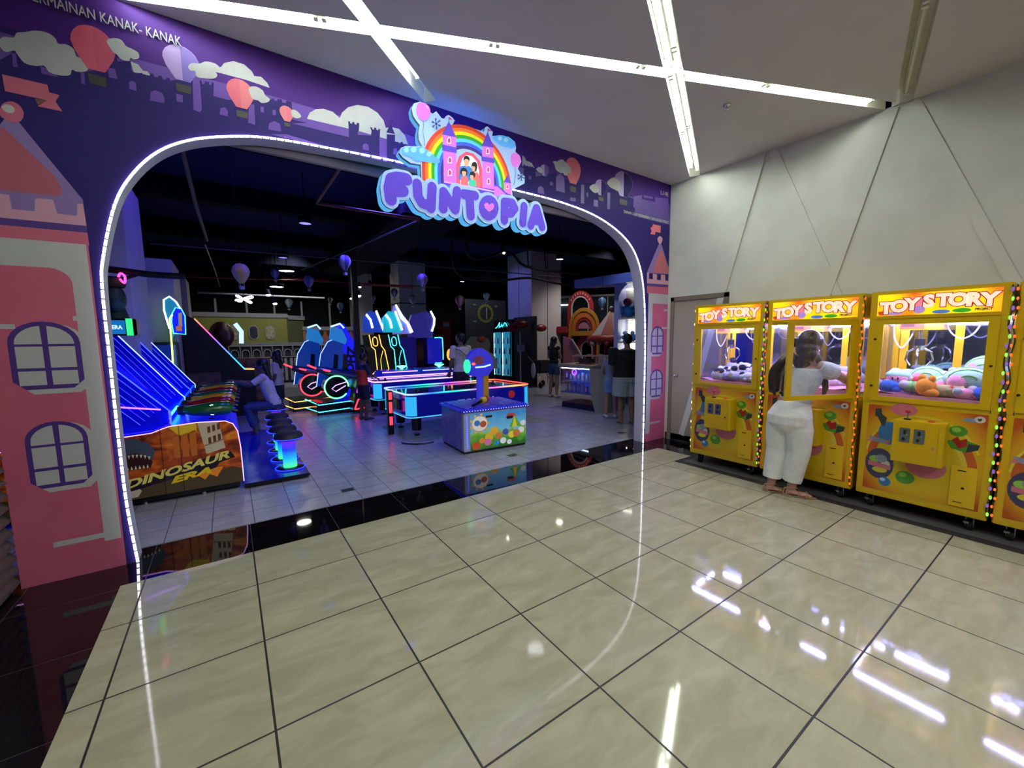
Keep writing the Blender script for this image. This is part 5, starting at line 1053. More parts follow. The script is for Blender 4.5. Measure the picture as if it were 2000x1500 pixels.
# hanging model balloons
def balloon(x, y, z, r, c1_, c2_, label):     # z: middle of the envelope
    t = thing('hanging_balloon', label, 'decoration', (x, y, z), random.uniform(0, 1), 'model hot-air balloons hanging from the ceiling')
    a = noisy('balloon_'+c1_, c1_, c1_, 5, .6); b = noisy('balloon_'+c2_, c2_, c2_, 5, .6)
    q = MB(); q.lathe([(.001, r*1.0), (r*.5, r*.88), (r*.86, r*.5), (r, 0), (r*.88, -r*.5), (r*.6, -r*1.0), (r*.3, -r*1.45), (r*.22, -r*1.5)], a, seg=16, mf=lambda k, i: a if (k//2) % 2 else b); q.build('envelope', t)
    q = MB(); q.box((-r*.26, -r*.26, -r*2.25), (r*.26, r*.26, -r*1.82), mat('balloon_basket', 'b0b0b8', .7), r*.05); q.build('basket', t)
    q = MB()
    for sx in (-1, 1):
        for sy in (-1, 1): q.tube([(sx*r*.2, sy*r*.2, -r*1.45), (sx*r*.22, sy*r*.22, -r*1.85)], r*.025, MATS['balloon_basket'], 4)
    q.tube([(0, 0, r), (0, 0, 4.4-z)], .003, M_duct, 4); q.build('cord', t)
for i, (px, py, r, dep, a, b, l) in enumerate([(470, 530, 15.5, 6.2, 'd8b468', 'c8b8a0', 'largest hanging balloon, striped tan and lilac, at the left'), (537, 532, 8, 9.5, '5060b8', '8a92d8', 'blue hanging balloon beside the round ceiling lamp'), (603, 547, 9.5, 9, '6a60b8', '9088d0', 'violet hanging balloon at the end of the red pipe'), (673, 510, 12, 7.2, '5048a0', 'b8b4e0', 'dark violet and white striped balloon below the conduit'), (564, 590, 7, 12, '8aa098', 'b8c8c0', 'pale green striped balloon over the yellow facade'), (645, 585, 4.5, 14, 'a09a90', '50504e', 'tiny grey balloon over the dark windows'), (665, 597, 6.5, 11.5, '9c9aa0', '606068', 'grey striped balloon above the blue racing game'), (694, 584, 5, 12.5, 'a8a860', 'c8c898', 'small yellow balloon left of the bright spotlight'), (729, 582, 5, 12.5, 'a898a0', '806878', 'small pinkish balloon above the white lit headers'), (770, 570, 7, 10, '4a4458', '98909c', 'dim grey and dark striped balloon near the centre'), (806, 583, 7.5, 10, '70707c', '90909c', 'dim grey balloon left of the small column'), (825, 545, 10.5, 7.4, '6a60a8', 'a098d0', 'lilac hanging balloon in front of the small column'), (898, 585, 9, 9, '8a4048', 'b8a0a8', 'red and white striped balloon left of the gear wall'), (950, 577, 6.5, 10.5, '7ab0b8', 'b0d0d0', 'pale turquoise balloon in front of the gear emblem'), (1176, 588, 7.5, 9, '4a90c0', 'b0c8d8', 'blue and white striped balloon beside the playground arches')]):
    d = RX*((px-1000)/FPX)-UY*((py-750)/FPX)+fw; p = CAM+d*dep; balloon(p.x, p.y, min(p.z, 4.1), r*dep/800, a, b, l)
# ---------------------------------------------------------------- shooting cabinet with stools
def grad_mat(name, stops, axis=2, lo=0, hi=1, es=2.0):
    m = bpy.data.materials.new(name); m.use_nodes = True; nt = m.node_tree; N = nt.nodes; L = nt.links; b = N['Principled BSDF']
    t = N.new('ShaderNodeTexCoord'); s = N.new('ShaderNodeSeparateXYZ'); mr = N.new('ShaderNodeMapRange'); mr.inputs[1].default_value = lo; mr.inputs[2].default_value = hi
    r = N.new('ShaderNodeValToRGB'); r.color_ramp.elements[0].position = stops[0][0]; r.color_ramp.elements[0].color = (*lin(stops[0][1]), 1); r.color_ramp.elements[1].position = stops[-1][0]; r.color_ramp.elements[1].color = (*lin(stops[-1][1]), 1)
    for p, c_ in stops[1:-1]: e = r.color_ramp.elements.new(p); e.color = (*lin(c_), 1)
    L.new(t.outputs['Object'], s.inputs[0]); L.new(s.outputs[axis], mr.inputs[0]); L.new(mr.outputs[0], r.inputs[0]); L.new(r.outputs[0], b.inputs['Emission Color']); b.inputs['Emission Strength'].default_value = es; b.inputs['Base Color'].default_value = (.02, .02, .02, 1)
    MATS[name] = m; return m
N_blue = neon('neon_blue', '3050ff', 5); N_cyan = neon('neon_cyan', '40e0ff', 4); N_violet = neon('neon_violet', 'b060ff', 3); N_pink = neon('neon_pinkwhite', 'e0a8ff', 2.2); N_green = neon('neon_green', '60ff90', 4); N_lime = neon('neon_lime', 'c0ff60', 4); N_orange = neon('neon_orange', 'ffb050', 3.5); N_red = neon('neon_red', 'ff3040', 4); N_white = neon('neon_white', 'e8fbff', 4); N_mag = neon('neon_magenta', 'ff40a0', 3); N_ice = neon('neon_ice', 'a8c8ff', 1.8)
M_stool = grad_mat('stool_column_glow', [(0, '48e8a0'), (.3, '10a8f0'), (.6, '1838f0'), (1, '7018d8')], 2, .04, .36, 1.25); N_ring = neon('stool_ring_blue', '2838f8', 2.2)
M_bluep = mat('blue_lit_plastic', '1520c0', .25, emit='0a10ff', es=.45); M_blueg = glass('blue_acrylic', '2028ff', .05, .40); M_dkp = mat('black_gloss_plastic', '08080c', .2); M_seat = noisy('stool_seat', '14141c', '1c1c26', 30, .6)
def dino_print():
    m = mat('dinosaur_print', 'a04820', .35); nt = m.node_tree; N = nt.nodes; L = nt.links; b = N['Principled BSDF']
    t = N.new('ShaderNodeTexCoord'); mp = N.new('ShaderNodeMapping'); mp.inputs['Scale'].default_value = (2, 1, 4.5); n = N.new('ShaderNodeTexNoise'); n.inputs['Scale'].default_value = 2.2; n.inputs['Detail'].default_value = 6; n.inputs['Distortion'].default_value = 1.2
    s = N.new('ShaderNodeSeparateXYZ'); L.new(t.outputs['Object'], s.inputs[0]); L.new(t.outputs['Object'], mp.inputs[0]); L.new(mp.outputs[0], n.inputs[0])
    r = N.new('ShaderNodeValToRGB')
    for e, (p, c_) in zip([r.color_ramp.elements[0], r.color_ramp.elements[1]], ((.3, '401408'), (.72, 'e09028'))): e.position = p; e.color = (*lin(c_), 1)
    e = r.color_ramp.elements.new(.48); e.color = (*lin('a03c14'), 1); e = r.color_ramp.elements.new(.6); e.color = (*lin('c86418'), 1)
    L.new(n.outputs[0], r.inputs[0]); L.new(r.outputs[0], b.inputs['Base Color']); L.new(r.outputs[0], b.inputs['Emission Color']); b.inputs['Emission Strength'].default_value = .08; return m
M_dino = dino_print()
DY = 1.52
sc = thing('shooting_game', 'big blue-lit shooting game with orange DINOSAUR ERA side panel and four guns', 'arcade machine', (-.3, DY, 0))
def sm(): q = MB(); q.M = Matrix.Translation((.3, -DY, 0)); return q
prof = [(-1.1, .08), (.594, .08), (.590, .45), (.575, .62), (.54, .70), (.478, .737), (.25, .75), (.03, .737), (-.02, .72), (-.10, .69), (-.28, .68), (-1.1, .66)]
q = sm(); q.prism([(x, DY+.03, z) for x, z in prof], (0, 2.9, 0), M_bluep); q.build('cabinet_body', sc)
q = sm(); q.box((-1.05, DY+.02, .03), (.56, DY+2.8, .079), M_dkp); q.build('plinth', sc)  # dark box added to keep the cabinet's blue glow out of the gap below
q = sm(); q.prism([(x, DY, z) for x, z in prof], (0, .028, 0), M_dino, M_dkp); sp = q.build('side_panel', sc)
q = sm(); q.tube([(x, DY-.003, z) for x, z in prof[1:]], .004, N_pink, 6); q.build('edge_light', sc)
def sdp(q, pts, m, l): pts = ccw(pts); q.poly([(x, DY-.0015-l*.0004, z) for x, z in pts], m)
q = sm()
em2 = lambda n, c: mat(n, c, .4, emit=c, es=.10)
sdp(q, [(-1.1, .08), (.594, .08), (.594, .22), (.50, .26), (.42, .23), (.36, .19), (.31, .235), (.25, .17), (.16, .25), (.05, .27), (-.05, .22), (-.3, .24), (-1.1, .25)], em2('print_rock', '4a3a22'), 1)
sdp(q, [(.16, .27), (.27, .16), (.31, .21), (.37, .17), (.43, .27)], em2('print_lava', 'e08020'), 2)
sdp(q, [(.25, .745), (.42, .745), (.46, .46), (.30, .42)], em2('print_building', 'b8a890'), 2)
for i in range(3):
    for j in range(2): x = .325+i*.04; z = .52+j*.11+i*.012; sdp(q, [(x, z), (x+.024, z+.006), (x+.024, z+.07), (x, z+.063)], em2('print_window', '5a2a1c'), 3)
sdp(q, [(.29, .50), (.455, .545), (.455, .56), (.29, .512)], em2('print_ledge', '806a58'), 4)
for i in range(3): x = .05+i*.065; sdp(q, [(x, .42), (x+.05, .42), (x+.05, .64+.02*i), (x, .62+.02*i)], em2('print_ruin', 'b86018'), 1)
sdp(q, [(.02, .735), (.24, .748), (.24, .66), (.1, .64)], em2('print_fire', 'd8b020'), 1)
# dinosaur head with open jaws
sdp(q, [(-.33, .66), (-.22, .655), (-.13, .60), (-.09, .53), (-.10, .46), (-.14, .42), (-.2, .50), (-.33, .48)], em2('print_dino_skin', '3c4660'), 5)
sdp(q, [(-.33, .50), (-.22, .52), (-.15, .47), (-.11, .42), (-.13, .36), (-.33, .36)], em2('print_dino_mouth', '301014'), 6)
for i in range(7): x = -.31+i*.028; z = .505-.002*(i-2)**2; sdp(q, [(x, z), (x+.018, z), (x+.008, z-.035)], em2('print_tooth', 'd8d0b0'), 7)
for i in range(6): x = -.30+i*.028; sdp(q, [(x, .365), (x+.018, .365), (x+.009, .40)], em2('print_tooth', 'd8d0b0'), 7)
sdp(q, [(-.33, .18), (-.25, .22), (-.21, .15), (-.24, .10), (-.33, .09)], em2('print_bone', 'b8b0a0'), 5)
sdp(q, [(-.34, .255), (.50, .42), (.535, .35), (.40, .315), (.37, .27), (.20, .22), (.17, .25), (-.34, .15)], em2('print_title_back', '180c20'), 8)
q.build('print', sp)
Mt = em2('print_title', 'd8c868'); Msh = Matrix.Shear('XZ', 4, (0, 0))
q = sm()
MT = Matrix.Translation((-.325, DY-.0065, .185)) @ XZ @ Matrix.Rotation(R(11.5), 4, 'Z'); q.text('DINOSAUR', MT, Mt, fit=(.84, .082), off=.004, shear=.35, size=.1, ext=.0004)
MT = Matrix.Translation((.005, DY-.0065, .172)) @ XZ @ Matrix.Rotation(R(9), 4, 'Z'); q.text('ERA', MT, em2('print_title_yellow', 'd8b818'), fit=(.33, .066), off=.005, shear=.35, size=.1, ext=.0004); q.build('title_lettering', sp)
for x in (-.03, .10):
    q = sm(); q.box((x if x > 0 else -.04, DY-.0075, .08), ((x if x > 0 else -.04)+.004, DY-.007, .74), M_dkp); q.build('panel_gap', sp)
# platform
q = sm(); q.box((.594, DY-.06, .02), (1.22, DY+2.95, .055), M_dkp, .01); q.box((.60, DY-.05, .056), (1.20, DY+2.93, .058), mat('blue_platform_sheet', '0a0e58', .15, emit='0408c0', es=.25)); q.build('platform', sc)
for x in (-.2, .25, .7, 1.1):
    for y in (DY+.05, DY+2.8): q = sm(); q.cyl((x, y, 0), (x, y, .08 if x < .59 else .02), .02, M_chr, 10); q.build('foot', sc)
# acrylic wings between the seats
wy = [DY+.07, DY+1.02, DY+1.95, DY+2.88]; wtop = [(-.62, 1.72), (-.70, 1.80), (-.62, 1.72), (-.5, 1.62)]
for i, y in enumerate(wy):
    tx, tz = wtop[i]; zt = .735
    if i == 0: pts = [(.045, zt), (.05, .87), (.0, .93), (-.66, 1.72), (-.98, 1.72), (-.98, zt-.07), (-.1, zt-.04)]; ex = 0
    else: pts = [(.09, zt), (.10, .90), (.05, .96), (-.44, 1.66), (-.56, 1.68), (-.98, 1.68), (-.98, zt)]
    q = sm(); q.prism([(x, y, z) for x, z in pts], (0, .012, 0), M_blueg); q.build('acrylic_wing', sc)
    q = sm(); q.tube([(x, y-.004, z) for x, z in pts[:5]], .0055, N_ice if i % 2 else neon('wing_edge_blue', '4058ff', 2.4), 6); w_ = q.build('wing_edge_light', sc)
    for k in range(5):
        o = .045*(k+1); q = sm(); x0, z0 = pts[2]; x1, z1 = pts[3]; q.tube([(x0-o*.8, y-.003, z0-o*.55-.01*k), (x1-o*.3, y-.003, z1-o*1.3)], .0022, neon('neon_etched_violet', '4838f0', 1.6) if k % 2 else neon('neon_dim_blue', '5068ff', 1.5), 5); q.build('etched_line', w_)
q = sm(); q.prism([(-1.0, DY+.1, .70), (-.02, DY+.1, .76), (-.55, DY+.1, 1.45), (-1.0, DY+.1, 1.6)], (0, 2.7, 0), mat('blue_screen_hood', '1018b0', .25, emit='0408ff', es=.5)); q.build('screen_hood', sc)
q = sm(); q.tube([(.02, DY+.1, .80), (.02, DY+2.8, .80)], .012, N_cyan, 8); q.build('front_light', sc)
q = sm(); q.tube([(-.9, DY+.12, 1.02), (-.3, DY+.06, .95), (-.02, DY+.05, .90)], .008, N_violet, 6); q.build('front_light', sc)
# header box
q = sm(); q.box((-1.0, DY+.9, 1.62), (-.24, DY+1.15, 1.80), M_dkp, .01); hb = q.build('header_box', sc)
q = sm(); q.box((-.98, DY+.885, 1.635), (-.33, DY+.90, 1.78), mat('header_face', '103880', .3, emit='1880d0', es=.7)); q.build('header_face', hb)
q = sm(); q.box((-.32, DY+.88, 1.62), (-.27, DY+.90, 1.80), neon('green_edge', '30e878', 1.6)); q.build('header_edge', hb)
q = sm(); q.text('DINOSAUR ERA', at(-.68, DY+.882, 1.685), N_ice, fit=(.33, .045), off=.003, ext=.0005); q.build('header_lettering', hb)
# statue above the header
q = sm(); q.ell((-.42, DY+1.1, 2.02), (.10, .11, .15), noisy('statue_teal', '24404a', '38606a', 9, .5), 14, 10); q.ell((-.40, DY+1.0, 1.94), (.07, .09, .07), MATS['statue_teal'], 12, 8); q.tube([(-.42, DY+1.1, 1.92), (-.42, DY+1.1, 1.80)], [.08, .11], MATS['statue_teal'], 12); q.build('dinosaur_statue', sc)
q = sm(); q.lathe([(.09, 0), (.105, .02), (.105, .09), (.09, .11), (0, .11)], mat('statue_cap', '2c2c28', .6), (-.42, DY+1.1, 2.14)); q.build('statue_hat', sc)
q = sm(); q.tube(catmull([(-.35, DY+.99, 2.24), (-.33, DY+.98, 2.28), (-.30, DY+.98, 2.25), (-.31, DY+.98, 2.18)], 4), .011, N_mag, 8); q.build('statue_light', sc)
# guns
gc = ['0c5a30', '7a1414', 'c08a10', '0c5a30', '7a1414', 'c08a10', '0c5a30']
def gun(x, y, z, c_, k, label):
    g = thing('toy_gun', label, 'toy gun', (x, y, z), 0, 'mounted guns of the shooting game')
    m = mat('gun_'+c_, c_, .22, coat=.4)
    q = MB(); q.tube([(-.21, 0, .01), (-.20, 0, .01), (-.13, 0, .0), (.05, 0, .0), (.17, 0, .0), (.215, 0, -.01)], [.045, .06, .085, .12, .115, .05], m, 20, flat=.62); q.build('body', g)
    q = MB(); 
    q.tube([(.04+.048*cos(a), -.081, .048*sin(a)) for a in [2*pi*i/20 for i in range(21)]], .006, N_white if k == 0 else m, 6); q.build('ring', g)
    q = MB(); q.tube([(-.25, 0, .01), (-.20, 0, .01)], [.04, .055], mat('gun_metal', '3a3a40', .35, .7), 14); q.tube([(.17, 0, -.02), (.25, 0, -.05)], .022, M_dkp, 10); q.build('muzzle', g)
    if k == 0:
        for i in range(5): q = MB(); q.box((-.13+i*.018, -.083 if 0 else -.076, -.015), (-.121+i*.018, -.070, .018), N_white); q.build('light_bar', g)
    q = MB(); q.cyl((.0, 0, -.10), (0, 0, -.14), .05, M_dkp, 14); q.build('mount', g)
for k in range(7):
    gun(.34+.012*k, DY+.21+.33*k, .845+.005*k+.012*(k > 0), gc[k], k, ['green toy gun with glowing white ring, nearest the front', 'dark red toy gun right behind the green one', 'yellow toy gun third in the row', 'green toy gun in the middle of the row', 'red toy gun behind the middle green one', 'yellow toy gun near the seated player', 'green toy gun held by the seated player'][k])
# stools
def stool(x, y, label):
    t = thing('stool', label, 'stool', (x, y, .056), 0, 'glowing round stools of the shooting game')
    q = MB(); q.lathe([(0, .0), (.15, .0), (.155, .012), (.13, .022), (0, .022)], M_dkp, seg=28); q.build('base', t)
    q = MB(); q.tube([(.155*cos(2*pi*i/32), .155*sin(2*pi*i/32), .012) for i in range(33)], .006, N_ring, 6, caps=False); q.build('base_ring', t)
    q = MB(); q.cyl((0, 0, .02), (0, 0, .345), .072, M_stool, 24); q.build('column', t)
    q = MB(); q.lathe([(0, .345), (.13, .345), (.155, .36), (.155, .375)], M_dkp, seg=28); q.lathe([(.155, .375), (.145, .41), (.12, .43), (0, .435)], M_seat, seg=28); q.build('seat', t)
    q = MB(); q.tube([(.157*cos(2*pi*i/32), .157*sin(2*pi*i/32), .366) for i in range(33)], .006, N_ring, 6, caps=False); q.build('seat_ring', t)
    return t
for i, (x, y) in enumerate([(1.06, 1.80), (1.05, 2.25), (1.06, 2.75), (1.08, 3.3), (1.14, 4.22)]): stool(x, y, ['glowing blue stool nearest the front on the platform', 'second glowing stool from the front', 'third glowing stool from the front', 'fourth glowing stool from the front', 'glowing stool under the seated player'][i])
# next machines behind at left
hd_ = mat('header_art_cyan', '1a6a88', .3, emit='2898c8', es=.5)
t = thing('arcade_cabinet', 'tall game with white-lit jagged header and glowing green post at left', 'arcade machine', (-.22, 5.85, .0))
q = MB(); q.box((-.75, 0, .0), (.05, .7, 1.55), mat('dark_blue_cabinet', '0c1238', .4), .01); q.build('body', t)
q = MB(); q.box((-.65, -.01, 1.0), (.02, 0, 1.5), mat('game_screen_teal', '0a1830', .2, emit='1430a0', es=.5)); q.build('screen', t)
q = MB(); q.prism([(-.02, -.03, 1.62), (-.06, -.03, 1.85), (-.09, -.03, 2.10), (-.07, -.03, 2.30), (.02, -.03, 2.34), (.10, -.03, 2.22), (.16, -.03, 2.05), (.06, -.03, 1.75)], (0, .08, 0), hd_); h_ = q.build('header', t)
q = MB(); q.tube([(-.04, -.035, 1.78), (-.06, -.035, 1.90), (-.09, -.035, 2.10), (-.08, -.035, 2.28), (.0, -.035, 2.34), (.08, -.035, 2.26), (.16, -.035, 2.08)], .012, N_white, 8); q.build('header_light', h_)
q = MB(); q.prism([(.02, -.2, 1.70), (.185, -.2, 1.68), (.20, -.2, 2.0), (.16, -.2, 2.12), (.08, -.2, 2.14), (.03, -.2, 2.04), (.01, -.2, 1.9)], (0, .05, 0), mat('blue_sign', '1010a0', .3, emit='1420ff', es=.8)); s_ = q.build('side_sign', t)
q = MB(); q.tube([(.02, -.205, 1.70), (.185, -.205, 1.68), (.20, -.205, 2.0), (.16, -.205, 2.12), (.08, -.205, 2.14), (.03, -.205, 2.04), (.01, -.205, 1.9), (.02, -.205, 1.70)], .008, N_cyan, 6); q.build('sign_edge', s_)
q = MB(); q.poly([(.10, -.204, 1.82), (.15, -.204, 1.82), (.16, -.204, 2.06), (.11, -.204, 2.04)], mat('sign_picture_tan', 'b0a080', .4, emit='b0a080', es=.5)); q.poly([(.06, -.2045, 1.74), (.14, -.2045, 1.74), (.14, -.2045, 1.84), (.06, -.2045, 1.82)], mat('sign_picture_orange', 'd08050', .4, emit='d08050', es=.5)); q.build('sign_picture', s_)
q = MB(); q.tube([(.03, -.21, 2.02), (-.01, -.21, 1.95), (-.02, -.21, 1.4), (-.04, -.21, .85)], .012, N_lime, 8); q.build('neon_post', t)
t = thing('arcade_cabinet', 'black slanted game with a rainbow neon edge in front of the yellow facade', 'arcade machine', (0, 6.6, 0))
q = MB(); q.prism([(-.14, 0, .0), (-.14, 0, 1.95), (-.06, 0, 2.06), (.05, 0, 2.0), (.81, 0, .97), (.98, 0, .96), (.98, 0, .0)], (0, .9, 0), mat('matte_black_cabinet', '08090e', .6)); q.build('body', t)
M_rb = grad_mat('rainbow_edge_glow', [(0, '40e0ff'), (.25, '40a0ff'), (.55, '8060ff'), (.8, 'ff5080'), (1, 'ff9060')], 2, .97, 2.0, 2.2)
q = MB(); q.tube([(.06, -.01, 2.0), (.81, -.01, .98)], .011, M_rb, 8); q.build('neon_edge', t); q = MB(); q.tube([(.81, -.01, .98), (.98, -.01, .97)], .010, N_orange, 6); q.build('neon_edge', t)
q = MB(); q.box((-.12, -.1, .0), (.40, -.005, .95), noisy('game_print_brick', '3c2430', '6a4a40', 8, .5)); q.build('side_cabinet', t)
t = thing('arcade_cabinet', 'game with round red dome and brown printed base behind the black slanted one', 'arcade machine', (.55, 9.0, 0))
q = MB(); q.box((-.6, 0, 0), (.9, .8, 1.12), noisy('faded_red_print', '5a2a30', '9a7a70', 5, .5), .03); q.build('body', t); q = MB(); q.ell((-.10, .3, 1.72), (.27, .25, .34), mat('red_dome', '3a0c14', .4), 18, 10); q.build('dome', t)
q = MB(); q.tube([(.2, .0, 2.0), (.32, .0, 1.8), (.30, .0, 1.5)], .05, N_ice, 8); q.build('dome_light', t)
# motorbike racing games
def bike(x, y, c, label, panel=True):
    t = thing('racing_game', label, 'arcade machine', (x, y, 0), 0, 'motorbike racing games')
    N = {'g': (N_green, N_cyan), 'r': (N_red, N_orange)}[c]
    q = MB(); q.prism([(-.42, -.32, .0), (.5, -.32, .0), (.5, .42, .0), (-.42, .42, .0)], (0, 0, .26), M_dkp); q.build('base', t)
    q = MB(); q.tube([(-.60, -.1, .34), (-.38, -.34, .22), (.46, -.34, .26)], .008, N[1], 6); q.build('base_light', t); q = MB(); q.tube([(-.60, -.1, .16), (-.38, -.34, .07), (.46, -.34, .11)], .008, N[1], 6); q.build('base_light', t)
    q = MB(); q.tube([(.0+.24*cos(a), -.26, .56+.24*sin(a)) for a in [2*pi*i/28 for i in range(26)]], .014, N[0], 8); q.build('wheel_light', t)
    q = MB(); q.cyl((0, -.24, .56), (0, .02, .56), .25, M_dkp, 28); q.build('wheel', t)
    q = MB(); q.tube([(.20, -.265, .66), (-.02, -.265, .60), (-.10, -.265, .53), (-.02, -.265, .47), (.18, -.265, .58)], .009, N_pink, 6); q.build('spoke_light', t)
    q = MB(); q.tube(catmull([(-.36, -.1, .96), (-.1, -.1, .88), (.2, -.1, .80), (.5, -.1, .74), (.62, -.1, .80)], 4, False), [.06+.05*sin(pi*i/16) for i in range(17)], mat('bike_fairing', '1a2a60' if c == 'g' else '601420', .25, coat=.5), 12); q.ell((.42, -.1, .62), (.24, .14, .16), mat('bike_tank_white', '7ab0d0', .3), 14, 8); q.build('bike_body', t)
    q = MB(); q.tube([(-.52, -.2, 1.05), (-.36, -.1, .97), (-.10, -.22, .90)], .018, N_red, 8); q.build('handlebar', t)
    q = MB(); q.ell((.55, -.1, .86), (.20, .10, .05), mat('bike_seat', '701820', .5), 14, 7); q.build('bike_seat', t)
    q = MB(); q.prism([(-.30 , .32, .55), (-.18 , .32, 1.25), (-.02 , .32, 1.55), (.22 , .32, 1.68), (.30 , .32, 1.60), (.30 , .32, .55)], (0, .10, 0), mat('blue_game_panel', '0c1c70', .3, emit='1048c0', es=.38)); q.build('screen_panel', t)
    q = MB(); q.tube([(-.30 , .31, .55), (-.18 , .31, 1.25), (-.02 , .31, 1.52), (.30 , .31, 1.66)], .008, N_ice, 6); q.build('panel_edge', t)
    q = MB()
    for k in range(2): x_ = .05+k*.2; q.prism([(x_ , .315, .85), (x_+.1 , .315, .85), (x_+.14 , .315, 1.22), (x_+.05 , .315, 1.25)], (0, -.006, 0), mat('game_screen_dark', '101828', .15))
    q.build('screen_window', t)
    q = MB(); q.prism([(.02, .26, 1.58), (.34, .26, 1.46), (.38, .26, 1.56), (.28, .26, 1.80), (.06, .26, 1.84)], (0, .1, 0), mat('panel_header', '2070b8', .3, emit='2890e0', es=.55)); q.build('header', t)
    q = MB(); q.tube([(.06 , .31, 1.85), (.26 , .31, 1.92), (.34 , .31, 1.82)], .02, N_ice, 8); q.build('header_light', t)
bike(2.40, 5.95, 'g', 'motorbike game with green glowing wheel ring'); bike(2.05, 6.75, 'r', 'motorbike game with red glowing wheel ring behind the green one')
t = thing('game_side_board', 'tall blue game side board with dark sideways lettering behind the bikes', 'board', (2.72, 6.9, 0))
q = MB(); q.prism([(-.05, 0, .1), (-.02, 0, 1.2), (.0, 0, 1.80), (.16, 0, 1.95), (.36, 0, 1.55), (.46, 0, 1.4), (.46, 0, .1)], (0, .5, 0), mat('blue_board', '1018c0', .35, emit='1a22ff', es=.8)); q.build('board', t)
q = MB(); q.text('DHZ', at(.34, -.006, .78, pi/2-.12), mat('board_letter', '0c1060', .4), fit=(.62, .20), off=.006, ext=.001); q.build('lettering', t)
t = thing('post', 'slim dark post between the blue board and the racing pods', 'post', (3.02, 6.3, 0)); q = MB(); q.box((-.06, -.06, 0), (.06, .06, 4.05), mat('dark_post', '0c0a18', .4)); q.build('shaft', t); q = MB(); q.box((-.09, -.09, 0), (.09, .09, .04), MATS['dark_post']); q.build('foot', t)
# racing pods with neon outlines
def pod(x, y, N, hc, label):
    t = thing('racing_pod', label, 'arcade machine', (x, y, 0), 0, 'racing pods with neon outlines'); t.scale = (.82, 1, 1)
    q = MB(); q.prism([(-.14, .0, 1.68), (.14, 0, 1.68), (.19, 0, 1.42), (.30, 0, 1.30), (.36, 0, .72), (.30, 0, .1), (-.12, 0, .1), (.03, 0, .72), (.0, 0, 1.25), (-.10, 0, 1.38)], (0, .7, 0), mat('pod_shell', '14100c', .35)); q.build('shell', t)
    q = MB(); q.tube([(-.16, -.015, 1.68), (-.10, -.015, 1.38), (.0, -.015, 1.30), (.04, -.015, .80), (-.14, -.015, .66)], .012, N, 8); q.build('outline_light', t)
    q = MB(); q.tube([(.14, -.015, 1.68), (.20, -.015, 1.40), (.30, -.015, 1.28), (.40, -.015, .80), (.24, -.015, .64)], .012, N, 8); q.build('outline_light', t)
    q = MB(); q.tube([(.18, -.012, .75), (.16, -.012, 1.05), (.24, -.012, 1.28)], .006, N, 6); q.build('outline_light', t)
    q = MB(); q.tube(catmull([(-.05, -.02, 1.60), (-.04, -.02, 1.42), (.08, -.02, 1.42), (.06, -.02, 1.60)], 4), .010, N, 6); q.build('emblem_light', t)
    q = MB(); q.prism([(-.32, -.02, 1.74), (.26, -.02, 1.74), (.30, -.02, 1.95), (.16, -.02, 2.20), (-.10, -.02, 2.28), (-.30, -.02, 2.10)], (0, .12, 0), mat('pod_header_'+hc, hc, .3, emit=hc, es=.8)); h = q.build('header', t)
    q = MB(); q.tube([(-.22, -.03, 2.18), (-.10, -.03, 2.05), (-.05, -.03, 1.85)], .03, N_white, 8); q.build('header_light', h); q = MB(); q.tube([(.08, -.03, 2.28), (.20, -.03, 2.0), (.28, -.03, 1.80)], .03, N_white, 8); q.build('header_light', h)
pod(3.62, 7.0, N_orange, '1838a8', 'racing pod outlined in orange neon under a blue header'); pod(4.09, 6.95, N_cyan, '20b0c8', 'racing pod outlined in cyan neon under a turquoise header')
t = thing('arcade_cabinet', 'game with big lilac and white jagged light behind the cyan pod', 'arcade machine', (4.62, 7.6, 0))
q = MB(); q.box((-.2, 0, 0), (.35, .8, 1.62), mat('violet_cabinet', '241858', .35, emit='2a1cb0', es=.18), .02); q.build('body', t); q = MB(); q.prism([(-.30, -.02, 1.70), (.20, -.02, 1.72), (.05, -.02, 2.15), (-.25, -.02, 2.48), (-.34, -.02, 2.2)], (0, .1, 0), mat('lilac_header', '6a70d0', .3, emit='7a80f0', es=.6)); q.build('header', t)
q = MB(); q.tube([(-.22, -.04, 2.50), (-.05, -.04, 2.15), (.10, -.04, 2.0), (.20, -.04, 1.75)], [.02, .05, .04, .05], N_white, 8); q.build('header_light', t)
t = thing('arcade_cabinet', 'dark violet double cabinet with white wing light right of the pods', 'arcade machine', (5.5, 8.5, 0))
q = MB(); q.box((-.38, 0, 0), (.38, .9, 1.7), mat('dark_violet_cabinet', '120e2a', .35), .02); q.build('body', t)
q = MB(); q.prism([(-.42, -.02, 1.6), (.36, -.02, 1.6), (.40, -.02, 2.2), (.2, -.02, 2.42), (-.30, -.02, 2.30), (-.42, -.02, 2.0)], (0, .1, 0), mat('dim_header', '2a2468', .3, emit='3a34a0', es=.45)); q.build('header', t)
q = MB(); q.tube([(.30, -.05, 2.42), (.42, -.05, 2.2), (.40, -.05, 2.0), (.32, -.05, 1.8)], .03, N_white, 8); q.build('header_light', t)
q = MB(); q.tube(catmull([(.34, -.2, 1.60), (.56, -.2, 1.60), (.60, -.2, 1.5), (.60, -.2, .9), (.52, -.2, .82), (.34, -.2, .82)], 4, False), .014, N_cyan, 8); q.build('panel_light', t)
q = MB(); q.box((.10, -.19, .80), (.56, -.15, 1.58), mat('blue_lit_side', '2020a0', .3, emit='2028e0', es=.4)); q.build('side_panel', t)
